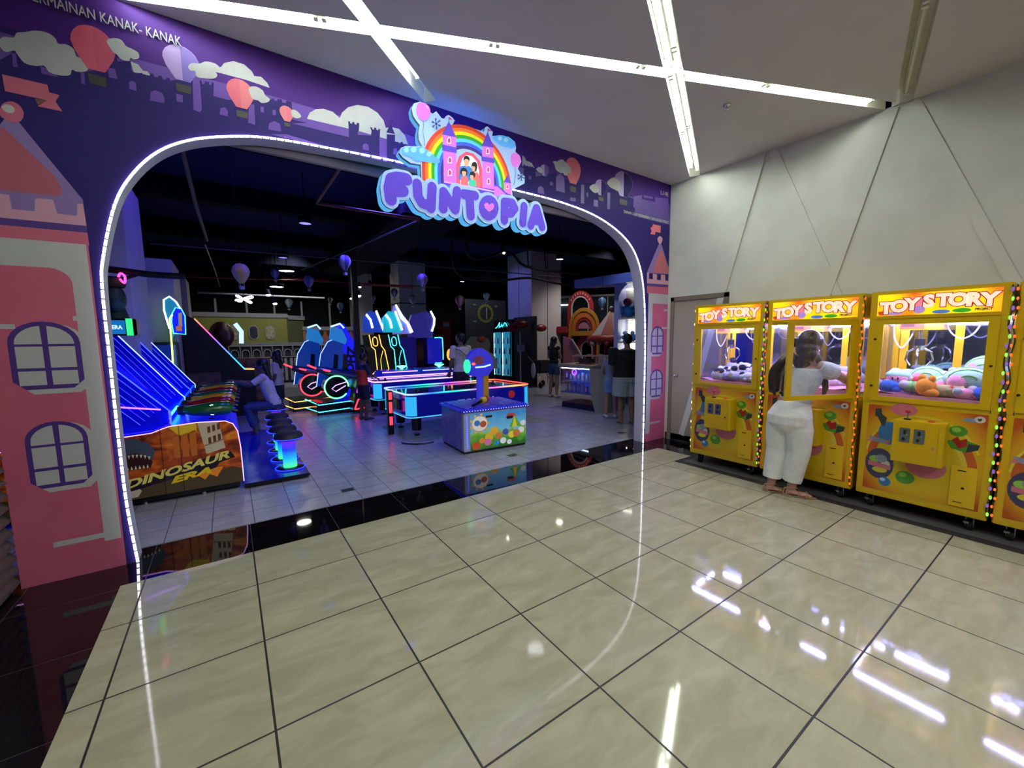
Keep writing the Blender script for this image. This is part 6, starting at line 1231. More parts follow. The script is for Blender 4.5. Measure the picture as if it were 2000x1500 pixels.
t = thing('round_game', 'round game with glowing orange disc at the right of the pods', 'arcade machine', (5.9, 7.4, 0)); q = MB(); q.box((-.12, 0, 0), (.12, .3, .95), M_dkp); q.build('pedestal', t); q = MB(); q.ell((0, 0, 1.1), (.10, .04, .17), neon('amber_disc', 'ffa030', 2), 16, 8); q.build('disc', t)
# blue lit low games behind hockey (crane pushers)
for i, (x, y) in enumerate([(3.9, 6.0), (4.9, 6.0)]):
    t = thing('pusher_game', ['low blue-glowing game with green lamp in front of the cyan pod', 'low blue-glowing game behind the white-shirted person'][i], 'arcade machine', (x, y, 0))
    q = MB(); q.box((-.42, 0, 0), (.42, .7, .80), mat('pusher_body', '141a80', .3, emit='1018d0', es=.35), .03); q.build('body', t); q = MB(); q.box((-.40, .02, .805), (.40, .68, .82), noisy('pusher_glitter', '1a10c0', '6040ff', 40, .3)); q.build('play_field', t)
    q = MB(); q.tube([(-.43, -.01, .79), (.43, -.01, .79)], .012, N_pink if i == 0 else N_ice, 6); q.build('edge_light', t); q = MB(); q.lathe([(.02, 0), (.09, .05), (.12, .06), (.12, .08), (0, .08)], N_green, (.15, .3, .83), 16); q.build('lamp', t)
# air hockey tables
def hockey(x0, y0, L, Wd, zt, label, txt=True):
    t = thing('air_hockey_table', label, 'air hockey table', (x0, y0, 0), R(0), None)
    def rr(x0_, y0_, x1_, y1_, r_, z): return [(x1_-r_+r_*cos(a), y1_-r_+r_*sin(a), z) for a in (0, .52, 1.05, 1.57)]+[(x0_+r_+r_*cos(a), y1_-r_+r_*sin(a), z) for a in (1.57, 2.09, 2.62, 3.14)]+[(x0_+r_+r_*cos(a), y0_+r_+r_*sin(a), z) for a in (3.14, 3.66, 4.19, 4.71)]+[(x1_-r_+r_*cos(a), y0_+r_+r_*sin(a), z) for a in (4.71, 5.24, 5.76, 6.28)]
    q = MB(); q.prism(rr(.02, .02, L-.02, Wd-.02, .12, .33), (0, 0, zt-.36), mat('hockey_cabinet_blue_lit', '0a1060', .2, coat=.5, emit='0608a0', es=.35)); q.build('cabinet', t)  # blue light on the cabinet is put into its colour as faint emission
    q = MB(); q.prism(rr(.08, .08, L-.08, Wd-.08, .10, zt-.03), (0, 0, .012), mat('hockey_surface', '10184a', .08, coat=.3)); q.build('playing_surface', t)
    M_rail = grad_mat('hockey_rail_glow_%d' % int(x0*10), [(0, 'b0d0ff'), (.16, '3078ff'), (.36, '30ffc8'), (.52, 'c050e0'), (.7, 'ff80c0'), (.82, 'ffe070'), (1, 'ff5040')], 0, 0, L, 1.5)
    q = MB(); o = rr(0, 0, L, Wd, .14, zt); o.append(o[0]); q.tube(o, .013, M_rail if txt else N_pink, 8, caps=False); q.build('rail', t)
    q = MB(); o = rr(0, 0, L, Wd, .14, .335); o.append(o[0]); q.tube(o, .007, neon('lower_cyan', '50b8e8', 1.6), 8, caps=False); q.build('lower_light', t)
    for cx, cy, a0 in ((.14, .14, pi), (L-.14, .14, 1.5*pi), (.14, Wd-.14, .5*pi)):
        q = MB(); pts = [(cx+.135*cos(a0+pi/2*i/6), cy+.135*sin(a0+pi/2*i/6)) for i in range(7)]
        q.add([(x, y, z) for z in (.36, zt-.04) for x, y in pts], [(i, i+1, 8+i, 7+i) for i in range(6)], neon('hockey_corner_glow', '30b0f0', 1.1), True); q.build('corner_light', t)
    for lx in (.22, L-.22):
        for ly in (.25, Wd-.25):
            q = MB(); q.tube([(lx, ly, .33), (lx, ly, .09)], [.085, .075], M_dkp, 12); l = q.build('leg', t); q = MB(); q.cyl((lx, ly, .09), (lx, ly, .03), .018, M_chr, 8); q.cyl((lx, ly, .0), (lx, ly, .03), .045, M_dkp, 12); q.build('leveller', l)
    q = MB(); q.box((-.004, Wd*.3, .42), (.018, Wd*.7, .58), M_dkp, .003); q.build('goal_slot', t)
    if txt:
        q = MB(); q.text('TOUCH', at(.86, .014, .44), mat('hockey_letter', '8090d0', .4, emit='8090e0', es=.4), fit=(.7, .11), off=.004, ext=.001); q.build('lettering', t)
        q = MB(); q.cyl((L-.42, .012, .55), (L-.42, .02, .55), .07, mat('red_round_logo', '901820', .4, emit='a02028', es=.4), 20); q.build('round_logo', t)
    for px_, py_ in ((.35, Wd*.4), (L-.4, Wd*.55)): q = MB(); q.lathe([(.045, 0), (.05, .012), (.02, .02), (.018, .05), (0, .055)], M_dkp, (px_, py_, zt-.018), 14); q.build('mallet', t)
    return t
hockey(2.76, 2.46, 2.36, 1.25, .70, 'front air hockey table with rainbow glowing rail and cyan corner lights'); hockey(2.92, 4.72, 2.3, 1.1, .70, 'rear air hockey table with pinkish-white glowing rail', False)
q = MB(); q.tube([(2.98, 3.9, 0), (2.98, 3.9, .3)], .01, M_dkp, 4)
t = thing('race_seat', 'racing seat frame with red glowing outline left of the hockey tables', 'arcade machine', (2.62, 5.35, 0)); q = MB(); q.prism([(0, 0, .08), (.32, 0, .08), (.36, 0, .45), (.28, 0, .78), (.12, 0, .74), (.06, 0, .4)], (0, .4, 0), mat('red_black_shell', '30080c', .3)); q.build('shell', t)
q = MB(); q.tube([(.04, -.01, .10), (.28, -.01, .12), (.32, -.01, .42), (.12, -.01, .30), (.04, -.01, .10)], .014, N_red, 6); q.build('outline_light', t); q = MB(); q.tube(catmull([(.10, -.02, .45), (.16, -.02, .74), (.22, -.02, .70), (.24, -.02, .46)], 4, False), .010, neon('violet_arc', 'a040ff', 3), 6); q.build('arc_light', t)
t = thing('signal_tower', 'narrow black stand with red glowing segments at the hockey table end', 'stand', (2.66, 3.05, 0)); q = MB(); q.box((-.04, -.05, 0), (.05, .05, .72), M_dkp, .008); q.build('shaft', t)
for z0, z1 in ((.16, .30), (.36, .54), (.58, .70)): q = MB(); q.box((-.022, -.058, z0), (.03, -.05, z1), neon('red_segment', 'ff4050', 1.8)); q.build('light_segment', t)
# prize game cart with toucan head post
pc = thing('prize_game', 'white prize game box with sky and meadow print and a lit blue post', 'arcade machine', (3.05, 1.22, 0), R(-4))
PW, PD, PH = 1.0, .80, .575
def cart_print():
    m = mat('meadow_print', '60b0d0', .3); nt = m.node_tree; N = nt.nodes; L = nt.links; b = N['Principled BSDF']
    t = N.new('ShaderNodeTexCoord'); s = N.new('ShaderNodeSeparateXYZ'); n = N.new('ShaderNodeTexNoise'); n.inputs['Scale'].default_value = 7; n.inputs['Detail'].default_value = 3; L.new(t.outputs['Object'], n.inputs[0]); L.new(t.outputs['Object'], s.inputs[0])
    a = N.new('ShaderNodeMath'); a.operation = 'MULTIPLY_ADD'; L.new(n.outputs[0], a.inputs[0]); a.inputs[1].default_value = .30; L.new(s.outputs[2], a.inputs[2])
    r = N.new('ShaderNodeValToRGB'); r.color_ramp.interpolation = 'LINEAR'; E = r.color_ramp.elements; E[0].position = .22; E[0].color = (*lin('2a6a18'), 1); E[1].position = .70; E[1].color = (*lin('3a8cc8'), 1)
    for p, c_ in ((.34, '5aa030'), (.40, '8ab838'), (.45, '70b8d8')): e = E.new(p); e.color = (*lin(c_), 1)
    L.new(a.outputs[0], r.inputs[0]); L.new(r.outputs[0], b.inputs['Base Color']); L.new(r.outputs[0], b.inputs['Emission Color']); b.inputs['Emission Strength'].default_value = .25; return m
M_mead = cart_print()
q = MB(); q.box((0, 0, .03), (PW, PD, PH), mat('white_cabinet', 'a8a8b4', .35), .02); q.build('body', pc)
q = MB(); q.box((.02, .02, 0), (PW-.02, PD-.02, .03), M_rub); q.build('plinth', pc)
q = MB(); q.box((.10, -.004, .04), (PW-.02, 0, PH-.03), M_mead); pf = q.build('front_print', pc)
q = MB(); q.box((-.004, .05, .04), (0, PD-.03, PH-.03), noisy('side_print_violet', '4060b8', '8070c8', 9, .3, detail=4)); q.build('side_print', pc)
q = MB(); cm = lambda n, c_: mat('cart_'+n, c_, .35, emit=c_, es=.22)
def pd(pts, m, l): q.poly([(x, -.0045-l*.0004, z) for x, z in ccw(pts)], m)
for (x, z, r_, c_, l) in [(.24, .40, .125, 'd09030', 1), (.24, .40, .115, 'e8e0d8', 2), (.20, .41, .045, '3878b8', 3), (.29, .39, .05, 'b05030', 3), (.38, .20, .065, 'd8b020', 4), (.36, .13, .055, 'd070a0', 5), (.46, .28, .06, 'e0a828', 4), (.53, .20, .055, 'c87840', 5), (.64, .24, .05, '4850b0', 5), (.18, .10, .06, 'c84828', 4), (.27, .16, .045, 'e08838', 5), (.74, .19, .055, 'e8c848', 4), (.82, .20, .06, 'c87838', 5), (.90, .24, .05, 'e8e4e0', 4), (.93, .34, .045, 'dcdce4', 4), (.60, .12, .05, 'e8e8ec', 5), (.50, .10, .04, '3a80c0', 5), (.88, .12, .045, '4a9a30', 4), (.70, .09, .04, 'e0e0e4', 4)]: pd(disc(x, z, r_, r_*.9, 14), cm('blob_'+c_, c_), l)
for i in range(9): a = 2*pi*i/9; pd(disc(.24+.135*cos(a), .40+.125*sin(a), .018, n=8), cm('petal', 'e0b040'), 1)
pd([(.70, .30), (.79, .46), (.90, .30)], cm('tent_green', '58a838'), 3); pd([(.75, .30), (.79, .46), (.83, .30)], cm('tent_yellow', 'e8c838'), 4); pd([(.64, .44), (.68, .50), (.78, .50), (.82, .44)], cm('balloon_red', 'b04848'), 3)
pd([(.33, .47), (.43, .47), (.43, .50), (.33, .50)], M_rub, 6); pd([(.66, .42), (.76, .42), (.76, .46), (.66, .46)], M_rub, 6); q.build('print_shapes', pf)
q = MB(); q.box((.0, -.006, .04), (.095, .0, PH-.03), mat('pale_metal_strip', '9aa0b8', .35)); st = q.build('corner_strip', pc)
for i in range(16): q = MB(); q.cyl((.05, -.006, .09+i*.028), (.05, -.012, .09+i*.028), .007, N_blue, 8); q.build('strip_light', st)
q = MB(); q.box((-.03, -.03, PH), (PW+.03, PD+.02, PH+.03), mat('top_tray_blue', '2a30a0', .25, emit='2028e0', es=.3), .01); q.build('top_tray', pc)
q = MB(); q.box((.03, .03, PH+.031), (PW-.03, PD-.03, PH+.045), noisy('blue_glitter_top', '1820b0', '5a50ff', 30, .25)); q.build('play_top', pc)
for i in range(26): q = MB(); q.ell((.0+i*(PW/25), -.035, PH+.012), .006, neon('tiny_blue_white', '9090ff', 4), 6, 4); q.build('rim_light', pc)
q = MB(); q.box((.40, .38, PH+.04), (.50, .42, 1.22), mat('lit_blue_post', '3030a8', .3, emit='3838e0', es=.5), .01); q.box((.50, .40, PH+.04), (.60, .46, 1.22), mat('yellow_post', 'b88a10', .4), .01); q.build('post', pc)
q = MB(); q.prism([(x, .36, z) for x, z in ccw([(.24, 1.10), (.30, 1.02), (.42, 1.0), (.58, 1.02), (.64, 1.10), (.66, 1.22), (.62, 1.30), (.56, 1.36), (.48, 1.41), (.40, 1.40), (.33, 1.37), (.27, 1.30), (.25, 1.20)])], (0, .10, 0), mat('blue_cloud_head', '2828b0', .35, emit='3030e8', es=.4)); hd2 = q.build('head', pc)
q = MB(); q.prism([(x, .345, z) for x, z in disc(.24, 1.16, .05, .10, 10)], (0, .04, 0), neon('green_disc', '30e0b0', 1.3)); q.build('green_disc', hd2)
q = MB(); q.prism([(x, .35, z) for x, z in ccw([(.33, 1.18), (.34, 1.27), (.42, 1.31), (.50, 1.28), (.50, 1.18)])], (0, .005, 0), mat('head_brown', '5a3048', .4, emit='70304a', es=.3)); q.ell((.33, 1.20, 1.22) if 0 else (.33, .34, 1.19), (.03, .012, .02), neon('red_eye', 'ff5050', 2), 8, 6); q.build('face_plate', hd2)
q = MB(); q.tube([(.36, .34, 1.14), (.50, .34, 1.145), (.60, .34, 1.17)], .012, N_ice, 6); q.build('head_light', hd2)
t = thing('grabber_toy', 'toy hammer with yellow, red and black bands lying on the prize game', 'toy', (3.42, 1.38, PH+.05), R(25)); q = MB(); q.tube([(0, 0, .05), (.09, 0, .06)], .045, mat('toy_yellow', 'd0b030', .4), 12); q.build('yellow_band', t); q = MB(); q.tube([(.09, 0, .06), (.14, 0, .065)], .047, mat('toy_red', 'a02020', .4), 12); q.build('red_band', t); q = MB(); q.tube([(-.22, -.02, .02), (0, 0, .05)], .02, M_dkp, 10); q.build('handle', t)
t = thing('pale_game_head', 'dim white game hood on a dark stand behind the prize game post', 'arcade machine', (5.35, 4.55, 0)); q = MB(); q.box((-.22, 0, 0), (.28, .4, .80), M_dkp, .02); q.build('stand', t); q = MB(); q.prism([(-.20, -.1, 1.30), (-.06, -.1, 1.34), (.22, -.1, 1.18), (.30, -.1, 1.02), (.32, -.1, .86), (-.10, -.1, .86), (-.14, -.1, 1.1)], (0, .35, 0), mat('pale_hood', '8c8a84', .5)); q.build('hood', t)
t = thing('house_sign_game', 'pale house-shaped game topper with dark print between man and fridge', 'arcade machine', (6.15, 6.2, 0)); q = MB(); q.box((-.35, 0, 0), (.35, .5, 1.15), M_dkp); q.build('cabinet', t); q = MB(); q.prism([(-.35, -.02, 1.35), (-.10, -.02, 1.62), (.34, -.02, 1.56), (.40, -.02, 1.40), (.34, -.02, 1.15), (-.30, -.02, 1.15)], (0, .2, 0), mat('pale_house_board', '76746c', .5)); q.build('topper', t); q = MB(); q.ell((.12, -.05, 1.55), (.12, .03, .07), mat('orange_fish', 'b04a28', .5), 12, 7); q.ell((-.28, -.03, 1.2), (.06, .02, .08), M_dkp, 8, 6); q.build('decoration', t)
# floor drains / sockets
for i, (x, y) in enumerate([(1.47, .80), (3.56, .83), (5.73, .83)]):
    t = thing('floor_box', ['small square floor box left, before the glowing stools', 'small square floor box below the prize game', 'small square floor box near the right arch leg'][i], 'floor box', (x, y, .001), 0, None); q = MB(); q.box((-.06, -.045, 0), (.06, .045, .003), mat('floor_box_metal', '3c3a3c', .4, .5)); q.build('lid', t); q = MB(); q.box((-.05, -.006, .003), (.05, .006, .0045), M_dkp); q.build('slot', t)
q = MB(); q.tube(catmull([(2.98, 2.05, .02), (2.78, 2.1, .012), (2.62, 2.25, .012), (2.60, 2.35, .012)], 5, False), .010, M_dkp, 6); tag(q.build('power_cable'), 'dark power cable on the floor left of the prize game', 'cable')
# ---------------------------------------------------------------- right side of the arcade
fr = thing('drinks_fridge', 'tall black double-door drinks fridge glowing cyan with blue neon script on top', 'fridge', (8.55, 9.20, 0), -pi/2)
q = MB(); q.box((0, .03, 0), (1.15, .75, 2.2), M_dkp, .01); q.build('body', fr); q = MB(); q.box((.05, .0, .25), (1.10, .03, 1.78), mat('fridge_interior', '2a6a80', .3, emit='3098b8', es=.5)); q.build('lit_interior', fr)
for i in range(4):
    for k in range(10): q = MB(); x = .09+k*.105; q.cyl((x, .0, .30+i*.36), (x, .0, .50+i*.36), .032, [mat('bottle_blue', '4a88c0', .3, emit='3a80b0', es=.3), mat('bottle_white', '98b8c8', .3, emit='88b0c0', es=.3), mat('bottle_dark', '20384a', .3)][(i+k) % 3], 8, .02); q.build('bottle', fr)
for x in (.02, .575): q = MB(); q.box((x, -.03, .2), (x+.03, -.005, 1.82), M_dkp); q.box((x+.525, -.03, .2), (x+.55, -.005, 1.82), M_dkp); q.box((x+.04, -.028, .25), (x+.06, -.02, 1.75), neon('fridge_strip', 'c0f8ff', 3)); q.build('door', fr)
q = MB(); q.tube(catmull([(.18, -.02, 1.92), (.34, -.02, 2.0), (.46, -.02, 2.12), (.42, -.02, 1.96), (.54, -.02, 1.98), (.60, -.02, 2.04), (.66, -.02, 1.96), (.78, -.02, 2.10), (.96, -.02, 1.94)], 5, False), .012, N_cyan, 6); q.build('neon_script', fr)
t = thing('dark_partition', 'tall black partition panel between fridge and white column', 'partition', (8.6, 8.0, 0), -pi/2); q = MB(); q.box((.0, .02, 0), (1.15, .12, 2.25), mat('partition_black', '0c0a10', .5)); q.build('panel', t)
ss = thing('sign_stand', 'thin white pole stand with small pale sign and round base', 'sign stand', (8.42, 7.35, 0)); q = MB(); q.lathe([(.0, 0), (.24, .0), (.24, .03), (.1, .06), (.02, .12)], mat('stand_white', '9a98a8', .5), seg=20); q.build('base', ss); q = MB(); q.cyl((0, 0, .1), (0, 0, 1.75), .022, MATS['stand_white'], 8); q.build('pole', ss)
q = MB(); q.box((-.15, -.03, 1.12), (.15, -.02, 1.36), mat('paper_sign', '8a98c8', .5)); q.build('sign_panel', ss)
for i, (x, z, s_, l) in enumerate([(8.0, 1.88, 1., 'dark red fish-shaped balloon left of the stand'), (8.30, 2.0, 1.2, 'bunched dark red foil balloons on top of the stand'), (9.0, 1.88, 1.1, 'red fish-shaped foil balloon in front of the white column')]):
    t = thing('foil_balloon', l, 'balloon', (x, 7.2-.1*i, z), 0, None); q = MB(); q.ell((0, 0, 0), (.22*s_, .08*s_, .11*s_), noisy('red_foil', '5a1018', '8a2028', 7, .3), 14, 8); q.build('body', t)
    q = MB(); q.prism([(-.20*s_, 0, 0), (-.36*s_, 0, .08), (-.32*s_, 0, 0), (-.36*s_, 0, -.08)], (0, .02, 0), MATS['red_foil']); q.build('tail', t)
# stroller
t = thing('stroller', 'dark folded baby stroller parked beside the white column', 'stroller', (8.75, 6.65, 0)); q = MB(); q.box((-.25, -.2, .45), (.3, .25, .85), mat('stroller_cloth', '14141e', .8), .06); q.build('seat', t)
for x in (-.25, .25):
    for y in (-.25, .25): q = MB(); q.cyl((x-.02, y, .09), (x+.02, y, .09), .09, M_rub, 16); q.build('wheel', t)
q = MB(); q.tube([(-.25, -.25, .1), (-.05, .1, .6), (-.35, .3, 1.0)], .012, M_chr, 6); q.tube([(.25, -.25, .1), (.1, .1, .6), (-.1, .35, 1.0)], .012, M_chr, 6); q.build('frame', t); q = MB(); q.ell((-.42, -.1, .55), (.06, .1, .25), mat('white_bag', '9a9ab0', .6), 10, 8); q.build('hanging_bag', t)
# display counter
dc = thing('display_counter', 'glass display counter with lit blue shelves and slanted cream end slab', 'counter', (6.66, 3.38, 0), R(-85))
M_cream = noisy('cream_laminate', '8f8d7c', '989684', 4, .5)
q = MB(); q.box((-.1, 0, .90), (1.15, .7, .97), M_cream, .01); q.build('countertop', dc); q = MB(); q.box((0, .05, 0), (1.0, .65, .12), mat('navy_plinth', '0c1030', .3)); q.build('plinth', dc)
q = MB(); q.prism([(.82, 0, .90), (1.28, 0, 1.12), (1.22, 0, 0), (.98, 0, 0), (.88, 0, .3)], (0, .7, 0), M_cream); q.build('end_slab', dc)
q = MB(); q.box((.02, .35, .35), (.88, .37, .88), mat('case_back', '203070', .4, emit='3048c0', es=.45)); q.build('case_back', dc); q = MB(); q.box((.0, .0, .34), (.9, .36, .36), mat('case_shelf', '6a78b0', .3)); q.build('shelf', dc); q = MB(); q.box((.0, .02, .60), (.9, .34, .61), MATS['case_shelf']); q.build('shelf', dc)
q = MB(); q.box((.0, .0, .35), (.86, .006, .89), M_gl); q.build('front_glass', dc); q = MB(); q.box((.0, .02, .875), (.86, .04, .89), neon('case_strip', 'd8ecff', 10)); q.build('case_light', dc)
random.seed(5)
for i in range(11):
    for z in (.361, .611): 
        t = thing('boxed_toy', 'small boxed toy on the '+('lower' if z < .5 else 'upper')+' shelf inside the lit counter', 'boxed toy', tuple(dc.matrix_basis @ Vector((.05+i*.075, .12+.05*(i % 3), z)) if 0 else (Matrix.Translation(dc.location) @ Matrix.Rotation(R(-85), 4, 'Z') @ Vector((.05+i*.075, .12+.05*(i % 3), z)))), R(-85), 'boxed toys on the '+('lower' if z < .5 else 'upper')+' counter shelf')
        c_ = random.choice(['8090d0', 'b0b8e0', '5048a8', 'c090c8', '70a8c8', '3040a0', 'c8c8d8']); h = random.uniform(.12, .2); q = MB(); q.box((0, 0, 0), (.055, .04, h), mat('box_'+c_, c_, .4), .003); q.build('box', t); q = MB(); q.box((.008, -.002, h*.3), (.047, 0, h*.8), mat('box_label', 'd8d0e0', .4)); q.build('label', t)
def onc(x, y, z): return tuple(Matrix.Translation(dc.location) @ Matrix.Rotation(R(-85), 4, 'Z') @ Vector((x, y, z)))
t = thing('neon_ring', 'small purple glowing ring lamp in the counter case', 'lamp', onc(.38, .03, .80), R(-85)); q = MB(); q.tube([(.06*cos(a), 0, .06*sin(a)) for a in [2*pi*i/20 for i in range(21)]], .012, neon('purple_ring', 'a040ff', 4), 6); q.build('ring', t)
t = thing('card_machine', 'black till box with red tray on the counter top', 'till', onc(.35, .2, .97), R(-85)); q = MB(); q.box((0, 0, .02), (.3, .2, .12), M_dkp, .01); q.build('box', t); q = MB(); q.box((-.03, -.05, 0), (.42, .22, .02), mat('red_tray', '803038', .5)); q.build('tray', t)
t = thing('paper_stack', 'white papers spread on the counter top', 'papers', onc(.75, .25, .97), R(-70)); q = MB(); q.box((0, 0, 0), (.21, .3, .01), mat('paper_white', 'a8b0b8', .6)); q.build('sheet', t)
# gift shelf unit with canopy
M_lilw = noisy('lilac_white_laminate', '9aa0d8', 'a2a8dc', 3, .45); M_shw = mat('shelf_white', 'b0b0b4', .5)
gs = thing('shelf_unit', 'lilac white shelf unit with arched niche, lit strips and long canopy', 'shelf unit', (7.85, 2.9, 0), R(-75))
q = MB(); q.box((0, 0, 0), (.10, .45, 2.95), M_lilw); q.build('side_post', gs); q = MB(); q.box((.10, .40, 0), (1.6, .45, 2.95), M_shw); q.build('back_panel', gs)
q = MB(); arcn = [(.10+.0, 2.62)]+[(.62-.52*cos(a), 2.40+.42*sin(a)) for a in [pi*i/12 for i in range(13)]]
q.prism([(x, 0, z) for x, z in ccw([(.10, 2.40)]+[(.62-.52*cos(a), 2.40+.40*sin(a)) for a in [pi*i/12 for i in range(1, 12)]]+[(1.14, 2.40), (1.6, 2.40), (1.6, 2.95), (.10, 2.95)])], (0, .03, 0), M_lilw); q.build('arched_front', gs)
q = MB(); q.box((.14, .30, 2.62), (1.1, .34, 2.65), MATS.get('shelf_strip') or neon('shelf_strip', 'fff8d8', 9)); q.build('niche_fill_strip', gs)  # glowing strip added to brighten the niche and shelves
for z in (.5, .95, 1.42, 1.95): q = MB(); q.box((.10, .02, z), (1.6, .42, z+.03), M_shw); q.build('shelf', gs)
for x in (.19, .30):
    for z in (.98, 1.46): q = MB(); q.box((x, .36, z), (x+.035, .39, z+.46), neon('shelf_strip', 'fff8d8', 9)); q.build('shelf_light', gs)
q = MB(); q.box((0, 0, 0), (0, 0, 0), M_lilw) if 0 else None
q.prism([(-.62, -.62, 2.66), (1.7, -.55, 2.66), (1.7, .5, 2.66), (-.10, .5, 2.66)][0:0] or [(-1.0, -.10, 2.72), (1.6, -.42, 2.72), (1.6, .45, 2.72), (.0, .45, 2.72)], (0, 0, .20), mat('canopy_lilac', '6478d0', .45)); q.build('canopy', gs)
def ong(x, y, z): return tuple(Matrix.Translation(gs.location) @ Matrix.Rotation(R(-75), 4, 'Z') @ Vector((x, y, z)))
for i, (x, z, s_, c_, c2_, l) in enumerate([(.26, 1.98, 1.5, '2a70b0', '803040', 'large blue plush with dark red face in the arched niche'), (.46, 1.98, 1.0, '28304a', '8a8a98', 'small dark plush at the right of the arched niche'), (.20, 1.45, .8, '5a98d0', 'a0c0e0', 'blue gift toy on the shelf below the niche'), (.38, 1.45, .8, '4888c8', '90b0d0', 'second blue gift toy on the shelf below the niche')]):
    t = thing('shelf_toy', l, 'plush toy', ong(x, .2, z), R(-75)); q = MB(); q.ell((0, 0, .11*s_), (.09*s_, .08*s_, .11*s_), noisy('stoy_'+c_, c_, c_, 20, .8), 14, 9); q.build('body', t); q = MB(); q.ell((-.01, -.03*s_, .24*s_), (.07*s_, .06*s_, .06*s_), noisy('stoy_'+c2_, c2_, c2_, 20, .8), 12, 8); q.build('head', t)
    for e in (-1, 1): q = MB(); q.ell((e*.09*s_, -.03*s_, .12*s_), (.035*s_, .03*s_, .06*s_), MATS['stoy_'+c_], 8, 6); q.build('arm', t)
# ---------------------------------------------------------------- playground castle scenery
def cutout(name, pts, m, th, x0, y0, label, cat='play scenery', holes=None, rz=0):
    pass
def archband(q, cx, cz, ro, ri, zb, th, m, y=0, n=16):
    for rr_, rs in ((ro, ri),):
        o = [(cx+rr_, zb)]+[(cx+rr_*cos(pi*i/n), cz+rr_*sin(pi*i/n)) for i in range(n+1)]+[(cx-rr_, zb)]; i_ = [(cx+rs, zb)]+[(cx+rs*cos(pi*i/n), cz+rs*sin(pi*i/n)) for i in range(n+1)]+[(cx-rs, zb)]
        k = len(o)
        for a in range(k-1):
            p = [o[a], i_[a], i_[a+1], o[a+1]]; q.prism([(x, y, z) for x, z in p], (0, th, 0), m)
PR = R(-58)
pg = thing('play_castle', 'playground castle gate with red arch and orange rainbow arch', 'play castle', (10.75, 7.0, 0), PR); pg.scale = (.74, 1, 1)
m_r = mat('play_red', '8a1c22', .5); m_o = mat('play_orange', 'b8641c', .5); m_oy = mat('play_amber', 'a8781c', .5); m_p = mat('play_pink', 'a86a78', .5); m_w = mat('play_white', 'a8a4a8', .5); m_dk = mat('play_dark', '241c24', .6)
q = MB(); archband(q, 0, 2.55, .62, .44, 1.9, .12, m_r); q.build('red_arch', pg); q = MB(); archband(q, 0, 2.55, .44, .40, 1.9, .10, m_w, -.01); q.build('arch_trim', pg)
q = MB(); q.text('PLAYLAND', at(-.30, -.02, 3.0), m_w, fit=(.6, .07), ext=.002) if 0 else None
for i in range(9): a = pi*(.2+.6*i/8); q = MB(); q.box((.53*cos(a)-.022, -.025, 2.55+.53*sin(a)-.035), (.53*cos(a)+.022, 0, 2.55+.53*sin(a)+.035), mat('arch_letter_pale', 'b08a80', .5)); q.build('arch_stud', pg)
q = MB(); archband(q, .25, 1.85, .72, .60, .9, .14, m_oy, -.25); archband(q, .25, 1.85, .58, .40, 1.6, .12, m_o, -.22); archband(q, .25, 1.85, .38, .30, 1.6, .10, m_r, -.2); q.build('rainbow_arch', pg)
q = MB(); q.box((-.35, -.24, 1.62), (.85, -.12, 1.78), m_oy); q.build('gold_band', pg); q = MB(); q.prism([(.25+.29*cos(a), -.16, 1.86+.24*sin(a)) for a in [pi*i/10 for i in range(11)]], (0, .02, 0), m_p); q.build('sun_panel', pg)
q = MB(); archband(q, .35, 1.15, .52, .28, 0, .08, mat('play_rose', '8a3040', .5), -.1); q.build('rose_wall', pg); q = MB(); archband(q, .35, 1.15, .28, .24, 0, .10, m_w, -.12); q.build('door_trim', pg); q = MB(); q.box((-.75, -.05, 0), (-.35, .05, 1.9), m_p); q.build('pink_pillar', pg)
q = MB(); q.box((-.30, -.22, 0), (.95, -.16, .75), m_o); q.build('orange_wall', pg); q = MB(); q.box((-1.5, -.3, 1.7), (-.5, .1, 1.95), mat('play_red2', '9a2830', .5), .03); q.build('red_roof', pg)
tt = thing('play_tent', 'red and white striped tent roof with scalloped edge beside the playground castle', 'play tent', (10.1, 5.0, 0), PR)
q = MB(); n = 10; rtop = (0, 0, 2.35)
for i in range(n):
    a0 = 2*pi*i/n; a1 = 2*pi*(i+1)/n; q.add([(.62*cos(a0), .62*sin(a0), 1.62), (.62*cos(a1), .62*sin(a1), 1.62), (0, 0, 2.4)], [(0, 1, 2)], m_r if i % 2 else m_w)
q.build('roof', tt); q = MB(); q.ell((0, 0, 2.42), .06, m_w, 10, 7); q.build('finial', tt)
q = MB(); q.tube([(.62*cos(a), .62*sin(a), 1.5) for a in [2*pi*i/20 for i in range(21)]], .11, m_r, 8); q.build('scalloped_edge', tt)
for i in range(8): a = 2*pi*i/8; q = MB(); q.ell((.64*cos(a), .64*sin(a), 1.38), (.09, .09, .08), m_w if i % 2 else m_r, 10, 6); q.build('scallop', tt)
for i in range(4): a = 2*pi*i/4+.5; q = MB(); q.cyl((.5*cos(a), .5*sin(a), 0), (.5*cos(a), .5*sin(a), 1.5), .05, m_r, 8); q.build('pole', tt)
q = MB(); q.cyl((0, 0, 0), (0, 0, 1.0), .42, noisy('swirl_play', '8a7a70', 'b8a8a0', 5, .5, stretch=(1, 1, 6)), 20); q.build('core', tt)
